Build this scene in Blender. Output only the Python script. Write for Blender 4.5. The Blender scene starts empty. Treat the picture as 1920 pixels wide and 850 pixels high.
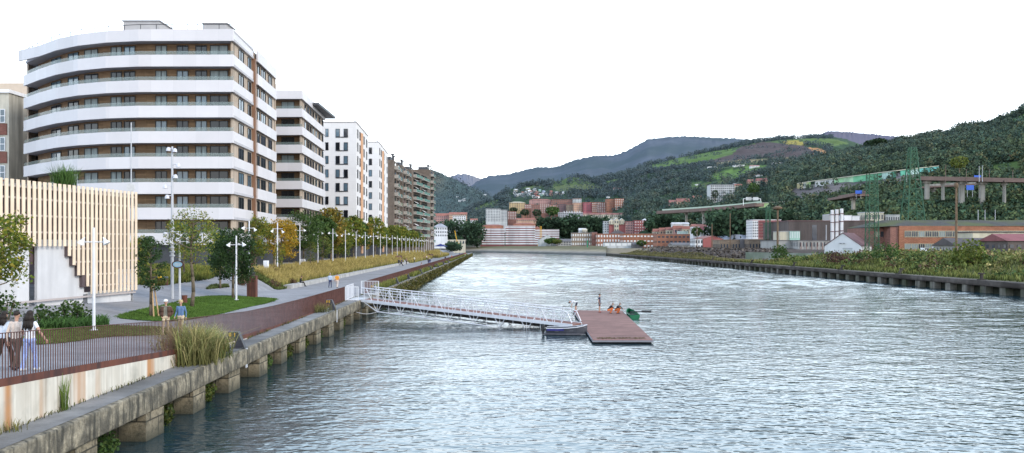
import bpy, bmesh, math, random
import numpy as np
from mathutils import Vector, Matrix, noise
random.seed(7); RS = np.random.RandomState(11)
scn = bpy.context.scene; COL = scn.collection
R = math.radians; PI = math.pi
F, CX, HY, CZ = 1600.0, 960.0, 461.0, 6.8          # focal length in photo pixels, optical centre, eye height above the water
def at(px, py, Y): return Vector(((px-CX)/F*Y, Y, CZ-(py-HY)/F*Y))
def gnd(px, py, z):
    Y = F*(CZ-z)/(py-HY); return Vector(((px-CX)/F*Y, Y, z))
def sm(a, b, x):
    t = min(1, max(0, (x-a)/(b-a))); return t*t*(3-2*t)
def nz(x, y, s=1.0, o=0.0): return noise.noise(Vector((x*s+o, y*s-o, o*1.7)))
ORD = ['first','second','third','fourth','fifth','sixth','seventh','eighth','ninth','tenth','eleventh','twelfth','thirteenth','fourteenth','fifteenth','sixteenth','seventeenth','eighteenth','nineteenth','twentieth','twenty-first','twenty-second','twenty-third','twenty-fourth','twenty-fifth','twenty-sixth','twenty-seventh','twenty-eighth','twenty-ninth','thirtieth']
def ordn(i):
    if i < 30: return ORD[i]
    t = {3:'thirty',4:'forty',5:'fifty',6:'sixty',7:'seventy',8:'eighty',9:'ninety'}[(i+1)//10] if i < 99 else 'hundred'
    return t + ('-' + ORD[i % 10] if (i+1) % 10 else 'th')

# ------------------------------------------------------------------ objects
def link(o): COL.objects.link(o); return o
def tag(o, label=None, cat=None, group=None, kind=None):
    if label: o['label'] = label
    if cat: o['category'] = cat
    if group: o['group'] = group
    if kind: o['kind'] = kind
    return o
ORG = {}
def thing(name, label, cat, loc, group=None, rz=0.0):
    o = link(bpy.data.objects.new(name, None)); o.location = loc; o.rotation_euler = (0, 0, rz); o.empty_display_size = .2
    ORG[o.name] = Vector(loc); return tag(o, label, cat, group)
def inst(name, me, parent, loc=(0,0,0), rz=0.0, sc=None):
    o = link(bpy.data.objects.new(name, me)); o.location = loc; o.rotation_euler = (0, 0, rz)
    if sc: o.scale = sc
    o.parent = parent; return o
KIDS = {}
def kids(o): return [c for c in COL.objects if c.parent == o]
def copy_tree(o, loc=None, rz=None, label=None, parent=None, ch=None, sc=None):
    c = link(o.copy()); c.parent = parent
    if loc is not None: c.location = loc
    if rz is not None: c.rotation_euler = (0, 0, rz)
    if sc is not None: c.scale = (sc, sc, sc)
    if label: c['label'] = label
    for k in (ch if ch is not None else kids(o)): copy_tree(k, parent=c, ch=kids(k))
    return c

class MB:
    """collects shapes; build() links them as one mesh object"""
    def __init__(s): s.v = []; s.f = []; s.m = []
    def add(s, vs, fs, mi=0):
        b = len(s.v); s.v += [tuple(v) for v in vs]
        for f in fs: s.f.append(tuple(b+i for i in f)); s.m.append(mi)
        return s
    def box(s, x0, x1, y0, y1, z0, z1, mi=0):
        return s.add([(x0,y0,z0),(x1,y0,z0),(x1,y1,z0),(x0,y1,z0),(x0,y0,z1),(x1,y0,z1),(x1,y1,z1),(x0,y1,z1)],
                     [(3,2,1,0),(4,5,6,7),(0,1,5,4),(1,2,6,5),(2,3,7,6),(3,0,4,7)], mi)
    def cbox(s, c, d, rz=0, mi=0):
        x, y, z = d[0]/2, d[1]/2, d[2]/2; ca, sa = math.cos(rz), math.sin(rz)
        vs = [(c[0]+a*x*ca-b*y*sa, c[1]+a*x*sa+b*y*ca, c[2]+e*z) for e in (-1,1) for a, b in ((-1,-1),(1,-1),(1,1),(-1,1))]
        return s.add(vs, [(3,2,1,0),(4,5,6,7),(0,1,5,4),(1,2,6,5),(2,3,7,6),(3,0,4,7)], mi)
    def tube(s, p, q, r0, r1=None, n=8, mi=0, cap=True):
        p, q = Vector(p), Vector(q); r1 = r0 if r1 is None else r1
        d = (q-p)
        if d.length < 1e-6: return s
        d.normalize(); u = d.orthogonal().normalized(); w = d.cross(u); vs = []
        for c, r in ((p, r0), (q, r1)):
            for i in range(n):
                a = 2*PI*i/n; vs.append(c+(u*math.cos(a)+w*math.sin(a))*r)
        fs = [(i, (i+1) % n, n+(i+1) % n, n+i) for i in range(n)]
        if cap: fs += [tuple(range(n))[::-1], tuple(range(n, 2*n))]
        return s.add(vs, fs, mi)
    def path(s, pts, rs, n=8, mi=0):
        for i in range(len(pts)-1):
            a = rs[i] if hasattr(rs, '__len__') else rs; b = rs[i+1] if hasattr(rs, '__len__') else rs
            s.tube(pts[i], pts[i+1], a, b, n, mi)
        return s
    def ball(s, c, r, n=10, m=6, mi=0, d=(1,1,1)):
        vs = [(c[0], c[1], c[2]-r*d[2])]
        for j in range(1, m):
            t = PI*j/m
            for i in range(n):
                a = 2*PI*i/n; vs.append((c[0]+r*d[0]*math.sin(t)*math.cos(a), c[1]+r*d[1]*math.sin(t)*math.sin(a), c[2]-r*d[2]*math.cos(t)))
        vs.append((c[0], c[1], c[2]+r*d[2])); L = len(vs)-1; fs = [(0, 1+(i+1) % n, 1+i) for i in range(n)]
        for j in range(m-2):
            for i in range(n): fs.append((1+j*n+i, 1+j*n+(i+1) % n, 1+(j+1)*n+(i+1) % n, 1+(j+1)*n+i))
        fs += [(L, 1+(m-2)*n+i, 1+(m-2)*n+(i+1) % n) for i in range(n)]
        return s.add(vs, fs, mi)
    def lathe(s, c, prof, n=16, mi=0):
        vs = []; m = len(prof)
        for r, z in prof:
            for i in range(n):
                a = 2*PI*i/n; vs.append((c[0]+r*math.cos(a), c[1]+r*math.sin(a), c[2]+z))
        fs = [(j*n+i, j*n+(i+1) % n, (j+1)*n+(i+1) % n, (j+1)*n+i) for j in range(m-1) for i in range(n)]
        fs += [tuple(range(n))[::-1], tuple(range((m-1)*n, m*n))]
        return s.add(vs, fs, mi)
    def prism(s, poly, z0, z1, mi=0):
        n = len(poly)
        if sum(poly[i][0]*poly[(i+1)%n][1]-poly[(i+1)%n][0]*poly[i][1] for i in range(n)) < 0: poly = poly[::-1]
        vs = [(x, y, z0) for x, y in poly]+[(x, y, z1) for x, y in poly]
        fs = [tuple(range(n))[::-1], tuple(range(n, 2*n))]+[(i, (i+1) % n, n+(i+1) % n, n+i) for i in range(n)]
        return s.add(vs, fs, mi)
    def quad(s, a, b, c, d, mi=0): return s.add([a, b, c, d], [(0,1,2,3)], mi)
    def beam(s, p, q, w, h, mi=0):           # rectangular bar between two points, h along z
        p, q = Vector(p), Vector(q); d = (q-p).normalized(); u = d.cross(Vector((0,0,1)))
        u = Vector((1,0,0)) if u.length < 1e-4 else u.normalized(); k = u.cross(d).normalized()
        vs = [c+u*a*w/2+k*b*h/2 for c in (p, q) for a, b in ((-1,-1),(1,-1),(1,1),(-1,1))]
        return s.add(vs, [(0,1,2,3)[::-1],(4,5,6,7),(0,1,5,4),(1,2,6,5),(2,3,7,6),(3,0,4,7)], mi)
    def strip(s, path, z0, z1, th, mi=0):     # thin wall along a plan polyline; th to the left of the direction
        off = offset(path, th)
        for i in range(len(path)-1):
            a, b, c, d = path[i], path[i+1], off[i+1], off[i]
            vs = [(x, y, z) for z in (z0, z1) for x, y in (a, b, c, d)]
            fs = [(0,1,5,4), (2,3,7,6), (4,5,6,7), (3,2,1,0)]
            if i == 0: fs.append((3,0,4,7))
            if i == len(path)-2: fs.append((1,2,6,5))
            s.add(vs, fs, mi)
        return s
    def mesh(s, name, mats, org=(0,0,0), smooth=False):
        me = bpy.data.meshes.new(name); ox, oy, oz = org
        me.from_pydata([(x-ox, y-oy, z-oz) for x, y, z in s.v], [], s.f)
        for m in (mats if isinstance(mats, (list, tuple)) else [mats]): me.materials.append(m)
        if any(s.m): me.polygons.foreach_set('material_index', s.m)
        if smooth: me.polygons.foreach_set('use_smooth', [True]*len(s.f))
        me.update(); return me
    def build(s, name, mats, parent=None, smooth=False, org=None, bev=0):
        """shapes are given in world coordinates unless the parent was built at the origin"""
        o = org if org is not None else (tuple(ORG.get(parent.name, (0,0,0))) if parent else (0,0,0))
        ob = link(bpy.data.objects.new(name, s.mesh(name, mats, o, smooth)))
        if parent: ob.parent = parent
        elif org is not None: ob.location = org
        if bev:
            b = ob.modifiers.new('bevel', 'BEVEL'); b.width = bev; b.segments = 1; b.limit_method = 'ANGLE'
        return ob
def offset(path, d):
    out = []
    for i in range(len(path)):
        a = Vector(path[max(0, i-1)]+(0,))[0:2]; b = path[min(len(path)-1, i+1)]
        dirs = []
        for j, k in ((i-1, i), (i, i+1)):
            if j >= 0 and k < len(path):
                v = Vector((path[k][0]-path[j][0], path[k][1]-path[j][1])); v.normalize(); dirs.append(v)
        n = sum((Vector((-v.y, v.x)) for v in dirs), Vector((0,0))); n.normalize()
        c = max(.4, n.dot(Vector((-dirs[0].y, dirs[0].x))))
        out.append((path[i][0]+n.x*d/c, path[i][1]+n.y*d/c))
    return out
def bulk(name, V, Q, mats, parent=None, mi=None, smooth=False, attr=None):
    """numpy mesh of quads (N,4) or triangles (N,3)"""
    V = np.asarray(V, dtype=np.float32); Q = np.asarray(Q, dtype=np.int32); k = Q.shape[1]
    me = bpy.data.meshes.new(name); me.vertices.add(len(V)); me.vertices.foreach_set('co', V.ravel())
    me.loops.add(Q.size); me.loops.foreach_set('vertex_index', Q.ravel()); me.polygons.add(len(Q))
    me.polygons.foreach_set('loop_start', np.arange(0, Q.size, k, dtype=np.int32))
    for m in (mats if isinstance(mats, (list, tuple)) else [mats]): me.materials.append(m)
    if mi is not None: me.polygons.foreach_set('material_index', np.asarray(mi, dtype=np.int32))
    if smooth: me.polygons.foreach_set('use_smooth', np.ones(len(Q), dtype=bool))
    if attr is not None:
        a = me.attributes.new('shade', 'FLOAT_COLOR', 'POINT'); c = np.ones((len(V), 4), dtype=np.float32); c[:, :3] = attr; a.data.foreach_set('color', c.ravel())
    me.update(calc_edges=True); me.validate()
    o = link(bpy.data.objects.new(name, me))
    if parent: o.parent = parent
    return o
def rnd_dirs(n):
    d = RS.normal(size=(n, 3)); return d/np.linalg.norm(d, axis=1)[:, None]
def cards(C, size, flat=0.0, asp=1.0):
    """leaf cards (quads) at centres C with random orientation"""
    n = len(C); a = rnd_dirs(n); a[:, 2] *= (1-flat); a /= np.linalg.norm(a, axis=1)[:, None]
    b = np.cross(a, rnd_dirs(n)); b /= np.linalg.norm(b, axis=1)[:, None]+1e-9
    s = np.asarray(size).reshape(-1, 1)*np.ones((n, 1))
    a = a*s*.5*asp; b = b*s*.5
    V = np.stack([C-a, C-b*.8+a*.1, C+a, C+b*.8-a*.1], 1).reshape(-1, 3)
    return V, np.arange(4*n).reshape(n, 4)
def blades(P, H, W, lean=.35):
    """grass blades: two-quad bent strips rooted at P; returns quads and a root-to-tip value"""
    n = len(P); ang = RS.uniform(0, 2*PI, n); fa = RS.uniform(0, 2*PI, n)
    side = np.stack([np.cos(fa), np.sin(fa), 0*fa], 1)*np.asarray(W).reshape(-1, 1)*.5
    ld = np.stack([np.cos(ang), np.sin(ang), 0*ang], 1); L = (RS.uniform(.1, 1, n)*lean)[:, None]; H = np.asarray(H).reshape(-1, 1)*np.ones((n, 1))
    up = np.array([[0, 0, 1.0]])
    m = P+up*H*.55+ld*H*L*.3; t = P+up*H*(1-.35*L)+ld*H*L
    V = np.stack([P-side, P+side, m+side*.8, m-side*.8, t+side*.15, t-side*.15], 1).reshape(-1, 3)
    i = np.arange(n)[:, None]*6
    Q = np.concatenate([i+np.array([[0,1,2,3]]), i+np.array([[3,2,4,5]])], 0)
    h = np.tile(np.array([0, 0, .55, .55, 1, 1]), n)
    return V, Q, h

# ------------------------------------------------------------------ materials
MATS = {}
def nodes(name):
    m = bpy.data.materials.new(name); m.use_nodes = True; nt = m.node_tree; b = nt.nodes['Principled BSDF']
    return m, nt, b, (lambda t, **k: _n(nt, t, k))
def _n(nt, t, k):
    n = nt.nodes.new(t)
    for a, v in k.items(): setattr(n, a, v)
    return n
def mixc(N, L, fac, a, b, mode='MIX'):
    x = N('ShaderNodeMix', data_type='RGBA', blend_type=mode)
    for i, v in ((0, fac), (6, a), (7, b)):
        if hasattr(v, 'links') or isinstance(v, bpy.types.NodeSocket): L(v, x.inputs[i])
        elif i == 0: x.inputs[0].default_value = v
        else: x.inputs[i].default_value = (*v, 1) if len(v) == 3 else v
    return x.outputs[2]
def ramp(N, L, src, stops):
    r = N('ShaderNodeValToRGB'); L(src, r.inputs[0]); e = r.color_ramp.elements
    for i, (p, c) in enumerate(stops):
        if i > 1: e.new(p)
        e[i].position = p
    for i, (p, c) in enumerate(sorted(stops, key=lambda q: q[0])):
        e[i].color = (*c, 1) if hasattr(c, '__len__') else (c, c, c, 1)
    return r.outputs[0]
def M(name, col, rough=.8, var=.25, scale=2.0, col2=None, amt=.5, metal=0, bump=0, bscale=None, spec=.3, streak=0, streakcol=None, island=0, aniso=(1,1,1)):
    """procedural: base colour varied by two noises in world space, optional second colour patches, run-off streaks, per-island variation, bump"""
    if name in MATS: return MATS[name]
    m, nt, b, N = nodes(name); L = nt.links.new
    geo = N('ShaderNodeNewGeometry'); mp = N('ShaderNodeMapping'); L(geo.outputs['Position'], mp.inputs[0]); mp.inputs['Scale'].default_value = aniso
    n1 = N('ShaderNodeTexNoise'); n1.inputs['Scale'].default_value = scale; n1.inputs['Detail'].default_value = 6; n1.inputs['Roughness'].default_value = .65; L(mp.outputs[0], n1.inputs['Vector'])
    lo = tuple(c*(1-var) for c in col); hi = tuple(min(1, c*(1+var)) for c in col)
    c = ramp(N, L, n1.outputs['Fac'], [(.3, lo), (.7, hi)])
    if col2:
        n2 = N('ShaderNodeTexNoise'); n2.inputs['Scale'].default_value = scale*.31; n2.inputs['Detail'].default_value = 5; L(mp.outputs[0], n2.inputs['Vector'])
        k = ramp(N, L, n2.outputs['Fac'], [(.5-.12+(.5-amt)*.3, 0.0), (.5+.12+(.5-amt)*.3, 1.0)]); c = mixc(N, L, k, c, col2)
    if streak:
        mp2 = N('ShaderNodeMapping'); L(geo.outputs['Position'], mp2.inputs[0]); mp2.inputs['Scale'].default_value = (1, 1, .08)
        n3 = N('ShaderNodeTexNoise'); n3.inputs['Scale'].default_value = streak; n3.inputs['Detail'].default_value = 4; L(mp2.outputs[0], n3.inputs['Vector'])
        k = ramp(N, L, n3.outputs['Fac'], [(.48, 0.0), (.68, 1.0)]); c = mixc(N, L, k, c, streakcol or tuple(x*.45 for x in col))
    if island:
        r = N('ShaderNodeMath', operation='MULTIPLY_ADD'); L(geo.outputs['Random Per Island'], r.inputs[0]); r.inputs[1].default_value = island*2; r.inputs[2].default_value = 1-island
        cc = N('ShaderNodeCombineColor'); [L(r.outputs[0], cc.inputs[i]) for i in range(3)]; c = mixc(N, L, 1.0, c, cc.outputs[0], 'MULTIPLY')
    L(c, b.inputs['Base Color']); b.inputs['Roughness'].default_value = rough; b.inputs['Metallic'].default_value = metal; b.inputs['Specular IOR Level'].default_value = spec
    if bump:
        n4 = N('ShaderNodeTexNoise'); n4.inputs['Scale'].default_value = bscale or scale*4; n4.inputs['Detail'].default_value = 4; L(mp.outputs[0], n4.inputs['Vector'])
        bp = N('ShaderNodeBump'); bp.inputs['Strength'].default_value = bump; bp.inputs['Distance'].default_value = .05; L(n4.outputs['Fac'], bp.inputs['Height']); L(bp.outputs[0], b.inputs['Normal'])
    MATS[name] = m; return m
def leafmat(name, c1, c2, c3, rough=.6, trans=.25):
    """foliage: every leaf (mesh island) gets its own tone between three colours"""
    if name in MATS: return MATS[name]
    m, nt, b, N = nodes(name); L = nt.links.new; geo = N('ShaderNodeNewGeometry')
    c = ramp(N, L, geo.outputs['Random Per Island'], [(0, c1), (.55, c2), (1, c3)])
    n1 = N('ShaderNodeTexNoise'); n1.inputs['Scale'].default_value = .9; L(geo.outputs['Position'], n1.inputs['Vector'])
    c = mixc(N, L, 1.0, c, ramp(N, L, n1.outputs['Fac'], [(.3, .65), (.7, 1.25)]), 'MULTIPLY')
    L(c, b.inputs['Base Color']); b.inputs['Roughness'].default_value = rough; b.inputs['Specular IOR Level'].default_value = .15
    if trans:
        tr = N('ShaderNodeBsdfTranslucent'); L(c, tr.inputs[0]); ms = N('ShaderNodeMixShader'); ms.inputs[0].default_value = trans
        L(b.outputs[0], ms.inputs[1]); L(tr.outputs[0], ms.inputs[2]); L(ms.outputs[0], nt.nodes['Material Output'].inputs[0])
    MATS[name] = m; return m
def attrmat(name, var=.3, scale=.5, rough=.9, detail=6):
    """colour stored on the mesh points (ground cover types, painted haze and warm light, blade root to tip), broken up by noise and island variation"""
    m, nt, b, N = nodes(name); L = nt.links.new; a = N('ShaderNodeAttribute', attribute_name='shade'); geo = N('ShaderNodeNewGeometry')
    n1 = N('ShaderNodeTexNoise'); n1.inputs['Scale'].default_value = scale; n1.inputs['Detail'].default_value = detail; n1.inputs['Roughness'].default_value = .7; L(geo.outputs['Position'], n1.inputs['Vector'])
    c = mixc(N, L, 1.0, a.outputs['Color'], ramp(N, L, n1.outputs['Fac'], [(.3, 1-var), (.7, 1+var)]), 'MULTIPLY')
    L(c, b.inputs['Base Color']); b.inputs['Roughness'].default_value = rough; b.inputs['Specular IOR Level'].default_value = .1
    MATS[name] = m; return m
def glassmat(name, tint, alpha, rough=.03):
    m, nt, b, N = nodes(name); L = nt.links.new
    b.inputs['Base Color'].default_value = (*tint, 1); b.inputs['Roughness'].default_value = rough; b.inputs['Specular IOR Level'].default_value = .8
    n1 = N('ShaderNodeTexNoise'); n1.inputs['Scale'].default_value = .15; geo = N('ShaderNodeNewGeometry'); L(geo.outputs['Position'], n1.inputs['Vector'])
    L(mixc(N, L, n1.outputs['Fac'], tuple(c*.8 for c in tint), tuple(c*1.2 for c in tint)), b.inputs['Base Color'])
    tr = N('ShaderNodeBsdfTransparent'); ms = N('ShaderNodeMixShader'); ms.inputs[0].default_value = alpha
    L(tr.outputs[0], ms.inputs[1]); L(b.outputs[0], ms.inputs[2]); L(ms.outputs[0], nt.nodes['Material Output'].inputs[0]); MATS[name] = m; return m
def tilemat(name, col, joint, bw, bh, var=.12, rough=.85, offset=.5, size=.012, blot=1.0):
    """brick / paving pattern in world space, on horizontal or vertical faces alike"""
    m, nt, b, N = nodes(name); L = nt.links.new; geo = N('ShaderNodeNewGeometry'); sx = N('ShaderNodeSeparateXYZ'); L(geo.outputs['Position'], sx.inputs[0])
    sn = N('ShaderNodeSeparateXYZ'); L(geo.outputs['Normal'], sn.inputs[0]); ab = N('ShaderNodeMath', operation='ABSOLUTE'); L(sn.outputs[2], ab.inputs[0])
    gt = N('ShaderNodeMath', operation='GREATER_THAN'); L(ab.outputs[0], gt.inputs[0]); gt.inputs[1].default_value = .7
    axn = N('ShaderNodeMath', operation='ABSOLUTE'); L(sn.outputs[0], axn.inputs[0]); gx = N('ShaderNodeMath', operation='GREATER_THAN'); L(axn.outputs[0], gx.inputs[0]); gx.inputs[1].default_value = .7
    u = N('ShaderNodeMix', data_type='FLOAT'); L(gx.outputs[0], u.inputs[0]); L(sx.outputs[0], u.inputs[2]); L(sx.outputs[1], u.inputs[3])
    v = N('ShaderNodeMix', data_type='FLOAT'); L(gt.outputs[0], v.inputs[0]); L(sx.outputs[2], v.inputs[2]); L(sx.outputs[1], v.inputs[3])
    cx = N('ShaderNodeCombineXYZ'); L(u.outputs[0], cx.inputs[0]); L(v.outputs[0], cx.inputs[1])
    br = N('ShaderNodeTexBrick', offset=offset); L(cx.outputs[0], br.inputs['Vector']); br.inputs['Scale'].default_value = 1
    br.inputs['Brick Width'].default_value = bw; br.inputs['Row Height'].default_value = bh; br.inputs['Mortar Size'].default_value = size; br.inputs['Mortar Smooth'].default_value = .3
    br.inputs['Color1'].default_value = (*[c*(1-var) for c in col], 1); br.inputs['Color2'].default_value = (*[c*(1+var) for c in col], 1); br.inputs['Mortar'].default_value = (*joint, 1)
    n1 = N('ShaderNodeTexNoise'); n1.inputs['Scale'].default_value = .35; n1.inputs['Detail'].default_value = 8; n1.inputs['Roughness'].default_value = .7; L(geo.outputs['Position'], n1.inputs['Vector'])
    c = mixc(N, L, 1.0, br.outputs['Color'], ramp(N, L, n1.outputs['Fac'], [(.3, 1-.28*blot), (.7, 1+.22*blot)]), 'MULTIPLY')
    L(c, b.inputs['Base Color']); b.inputs['Roughness'].default_value = rough; b.inputs['Specular IOR Level'].default_value = .25; MATS[name] = m; return m

WHITE = tilemat('white_cladding', (.585,.56,.575), (.50,.48,.50), 2.7, 3.05, .05, .45, offset=0, size=.012, blot=.14)
WHITEP = M('white_paint', (.74,.74,.76), .4, .08, 3)
WHITEW = M('white_render', (.78,.75,.74), .7, .07, .4)
CREAM = M('cream_slat', (.74,.595,.455), .65, .1, .8)
WOODC = tilemat('wood_cladding', (.21,.13,.072), (.08,.05,.03), 2.4, .16, .22, .7, size=.02)
WOODP = M('beige_panel', (.40,.32,.25), .7, .15, .6, streak=1.2)
BROWNP = M('brown_panel', (.22,.12,.075), .6, .15, .8)
DARKM = M('dark_metal', (.028,.028,.032), .5, .3, 2)
GREYM = M('grey_metal', (.42,.43,.46), .4, .1, 3)
DARKG = M('dark_cladding', (.05,.052,.06), .5, .25, .5)
CONC = M('concrete', (.40,.39,.38), .9, .2, .7, bump=.3, streak=1.5, streakcol=(.27,.26,.25))
CONCL = M('pale_concrete', (.55,.55,.57), .85, .1, .5, streak=.9, streakcol=(.44,.44,.46))
STONE = M('old_stone', (.29,.255,.19), .95, .5, 5.5, col2=(.11,.10,.08), amt=.5, bump=1.0, bscale=9, streak=5.5, streakcol=(.05,.048,.04))
def piermat():
    m = tilemat('pier_block', (.24,.205,.145), (.055,.05,.04), 1.3, .7, .3, .95, size=.03); nt = m.node_tree; L = nt.links.new; N = lambda t, **k: _n(nt, t, k); b = nt.nodes['Principled BSDF']
    c = b.inputs['Base Color'].links[0].from_socket; geo = N('ShaderNodeNewGeometry'); n = N('ShaderNodeTexNoise'); n.inputs['Scale'].default_value = 2.6; n.inputs['Detail'].default_value = 8; n.inputs['Roughness'].default_value = .75; L(geo.outputs['Position'], n.inputs['Vector'])
    c = mixc(N, L, ramp(N, L, n.outputs['Fac'], [(.44, 0), (.60, .85)]), c, (.055,.052,.04)); s = N('ShaderNodeSeparateXYZ'); L(geo.outputs['Position'], s.inputs[0])
    a = N('ShaderNodeMath', operation='MULTIPLY_ADD'); L(n.outputs['Fac'], a.inputs[0]); a.inputs[1].default_value = .9; L(s.outputs[2], a.inputs[2])
    c = mixc(N, L, ramp(N, L, a.outputs[0], [(.45, .85), (1.05, 0)]), c, (.035,.038,.028)); L(c, b.inputs['Base Color'])
    bp = N('ShaderNodeBump'); bp.inputs['Strength'].default_value = .9; bp.inputs['Distance'].default_value = .08; L(n.outputs['Fac'], bp.inputs['Height']); L(bp.outputs[0], b.inputs['Normal']); return m
STONEP = piermat()
STONET = M('quay_top', (.235,.23,.225), .95, .3, .9, col2=(.12,.118,.115), amt=.5, bump=.5, bscale=7)
CORTEN = M('rusted_steel', (.105,.040,.030), .75, .3, 1.5, col2=(.15,.052,.03), amt=.35, streak=2.5, streakcol=(.055,.028,.026))
CORTEND = M('rusted_bar', (.10,.045,.038), .8, .3, 2)
GLASSD = M('dark_glass', (.012,.014,.018), .05, .5, .15, spec=.5)
GLASSB = M('sky_glass', (.09,.14,.18), .04, .5, .2, spec=.8)
CURT = M('pale_curtain', (.22,.255,.26), .6, .35, 1.6, aniso=(3,3,.2))
GLASSR = glassmat('balustrade_glass', (.22,.28,.27), .28)
PAVE = tilemat('paving', (.265,.26,.27), (.19,.185,.19), 1.2, .6, .06, .9, size=.02)
ASPH = M('walkway', (.27,.265,.28), .9, .12, .35, col2=(.22,.215,.225), amt=.5, bump=.1)
BARK = M('bark', (.13,.105,.075), .95, .4, 5, bump=.6)
STAKE = M('wooden_stake', (.42,.28,.15), .9, .25, 3)
# ------------------------------------------------------------------ camera, sky, sun
cam = bpy.data.cameras.new('camera'); cam.lens = 30; cam.sensor_width = 36; cam.shift_y = (HY-425)/1920; cam.clip_end = 20000; cam.clip_start = .1
co = link(bpy.data.objects.new('camera', cam)); co.location = (0, 0, CZ); co.rotation_euler = (PI/2, 0, 0); scn.camera = co
w = bpy.data.worlds.new('World'); scn.world = w; w.use_nodes = True; nt = w.node_tree; L = nt.links.new; N = lambda t, **k: _n(nt, t, k)
bg = nt.nodes['Background']; sky = N('ShaderNodeTexSky', sky_type='NISHITA', sun_disc=False); SUN = Vector((.70, -.50, .50)).normalized()
sky.sun_elevation = math.asin(SUN.z); sky.sun_rotation = math.atan2(SUN.x, SUN.y); sky.air_density = 1.0; sky.dust_density = 2.0
tc = N('ShaderNodeTexCoord'); sx = N('ShaderNodeSeparateXYZ'); L(tc.outputs['Generated'], sx.inputs[0])
cl = ramp(N, L, sx.outputs[2], [(0, (2.25,2.17,2.1)), (.28, (2.0,2.5,2.9)), (.55, (.95,1.2,1.55)), (1, (.50,.70,1.05))])
cn = N('ShaderNodeTexNoise'); cn.inputs['Scale'].default_value = 2.2; cn.inputs['Detail'].default_value = 5; L(tc.outputs['Generated'], cn.inputs['Vector'])
cl = mixc(N, L, 1.0, cl, ramp(N, L, cn.outputs['Fac'], [(.35, .94), (.65, 1.06)]), 'MULTIPLY')
sk = mixc(N, L, 1.0, sky.outputs[0], (.05,.05,.05), 'MULTIPLY'); L(mixc(N, L, 1.0, cl, sk, 'ADD'), bg.inputs[0]); bg.inputs[1].default_value = 1.0
sun = bpy.data.lights.new('sun', 'SUN'); sun.energy = 2.0; sun.angle = R(12); sun.color = (1, .87, .70)
so = link(bpy.data.objects.new('sun', sun)); so.rotation_euler = (-SUN).to_track_quat('-Z', 'Y').to_euler(); so.location = SUN*60
scn.view_settings.view_transform = 'Standard'; scn.view_settings.look = 'None'; scn.view_settings.exposure = 0
scn.render.engine = 'CYCLES'; scn.cycles.use_denoising = True; scn.cycles.max_bounces = 6; scn.cycles.transparent_max_bounces = 16

# ------------------------------------------------------------------ terrain functions (z = 0 is the water)
def lerpt(tab, x):
    if x <= tab[0][0]: return tab[0][1]
    for (a, b), (c, d) in zip(tab, tab[1:]):
        if x <= c: return b+(d-b)*(x-a)/(c-a)
    return tab[-1][1]
def edge(Y): return -11.85-.026*Y                     # left quay edge
def redge(Y): return 68.7-.0095*Y                     # right quay edge
ZP = [(0,4.3),(23.1,3.15),(34.8,2.45),(45.7,1.97),(52,1.86),(60,1.81),(75,1.80),(900,1.80)]
NEAR = [(0,0),(7,.05),(10,.25),(15,.8),(18,1.3),(24,2.2),(200,2.6)]
FARP = [(0,0),(11.9,0),(12.4,.45),(14.2,1.6),(15.4,1.95),(21,2.15),(200,2.4)]
def zl(X, Y):
    d = max(0, edge(Y)-X); k = sm(80, 99, Y); z = lerpt(ZP, Y)
    return z+lerpt(NEAR, d)*(1-k)+lerpt(FARP, d)*k
def gl(px, py):                                        # where the eye ray through a photo point meets the left-bank ground
    Y = 14.0
    while Y < 700:
        p = at(px, py, Y)
        if p.z <= zl(p.x, Y): return Vector((p.x, Y, zl(p.x, Y)))
        Y += .05 if Y < 120 else .4
    return p
def zr(X, Y):                                          # right bank: quay strip, scrub mound, rubble heaps, works yard
    e = X-redge(Y); z = 1.8
    b = sm(60, 90, Y)*(1-sm(215, 265, Y)); z += b*(2.6*sm(4, 20, e)*(1-.5*sm(60, 90, e))+.5*nz(X, Y, .08, 3)*sm(3, 8, e))
    r = sm(290, 345, Y)*(1-sm(490, 580, Y)); z += r*(3.4*sm(3, 16, e)*(1-sm(70, 100, e))+1.1*nz(X, Y, .06, 9)*sm(3, 9, e))
    return z+sm(560, 640, Y)*3.0*sm(0, 10, e)+sm(120, 300, e)*1.0
FB = [(1500,400),(63.2,574),(20,735),(-41,907),(-140,985),(-420,1060)]
def gridmesh(name, rows, mat, attr=None, smooth=True, kind='structure', parent=None):
    A = np.array(rows, dtype=np.float32); n, m = A.shape[:2]
    i = np.arange(n*m).reshape(n, m); Q = np.stack([i[:-1, :-1], i[:-1, 1:], i[1:, 1:], i[1:, :-1]], -1).reshape(-1, 4)
    o = bulk(name, A.reshape(-1, 3), Q, mat, smooth=smooth, attr=None if attr is None else np.array(attr, dtype=np.float32).reshape(-1, 3), parent=parent)
    return tag(o, kind=kind) if kind else o

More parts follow.
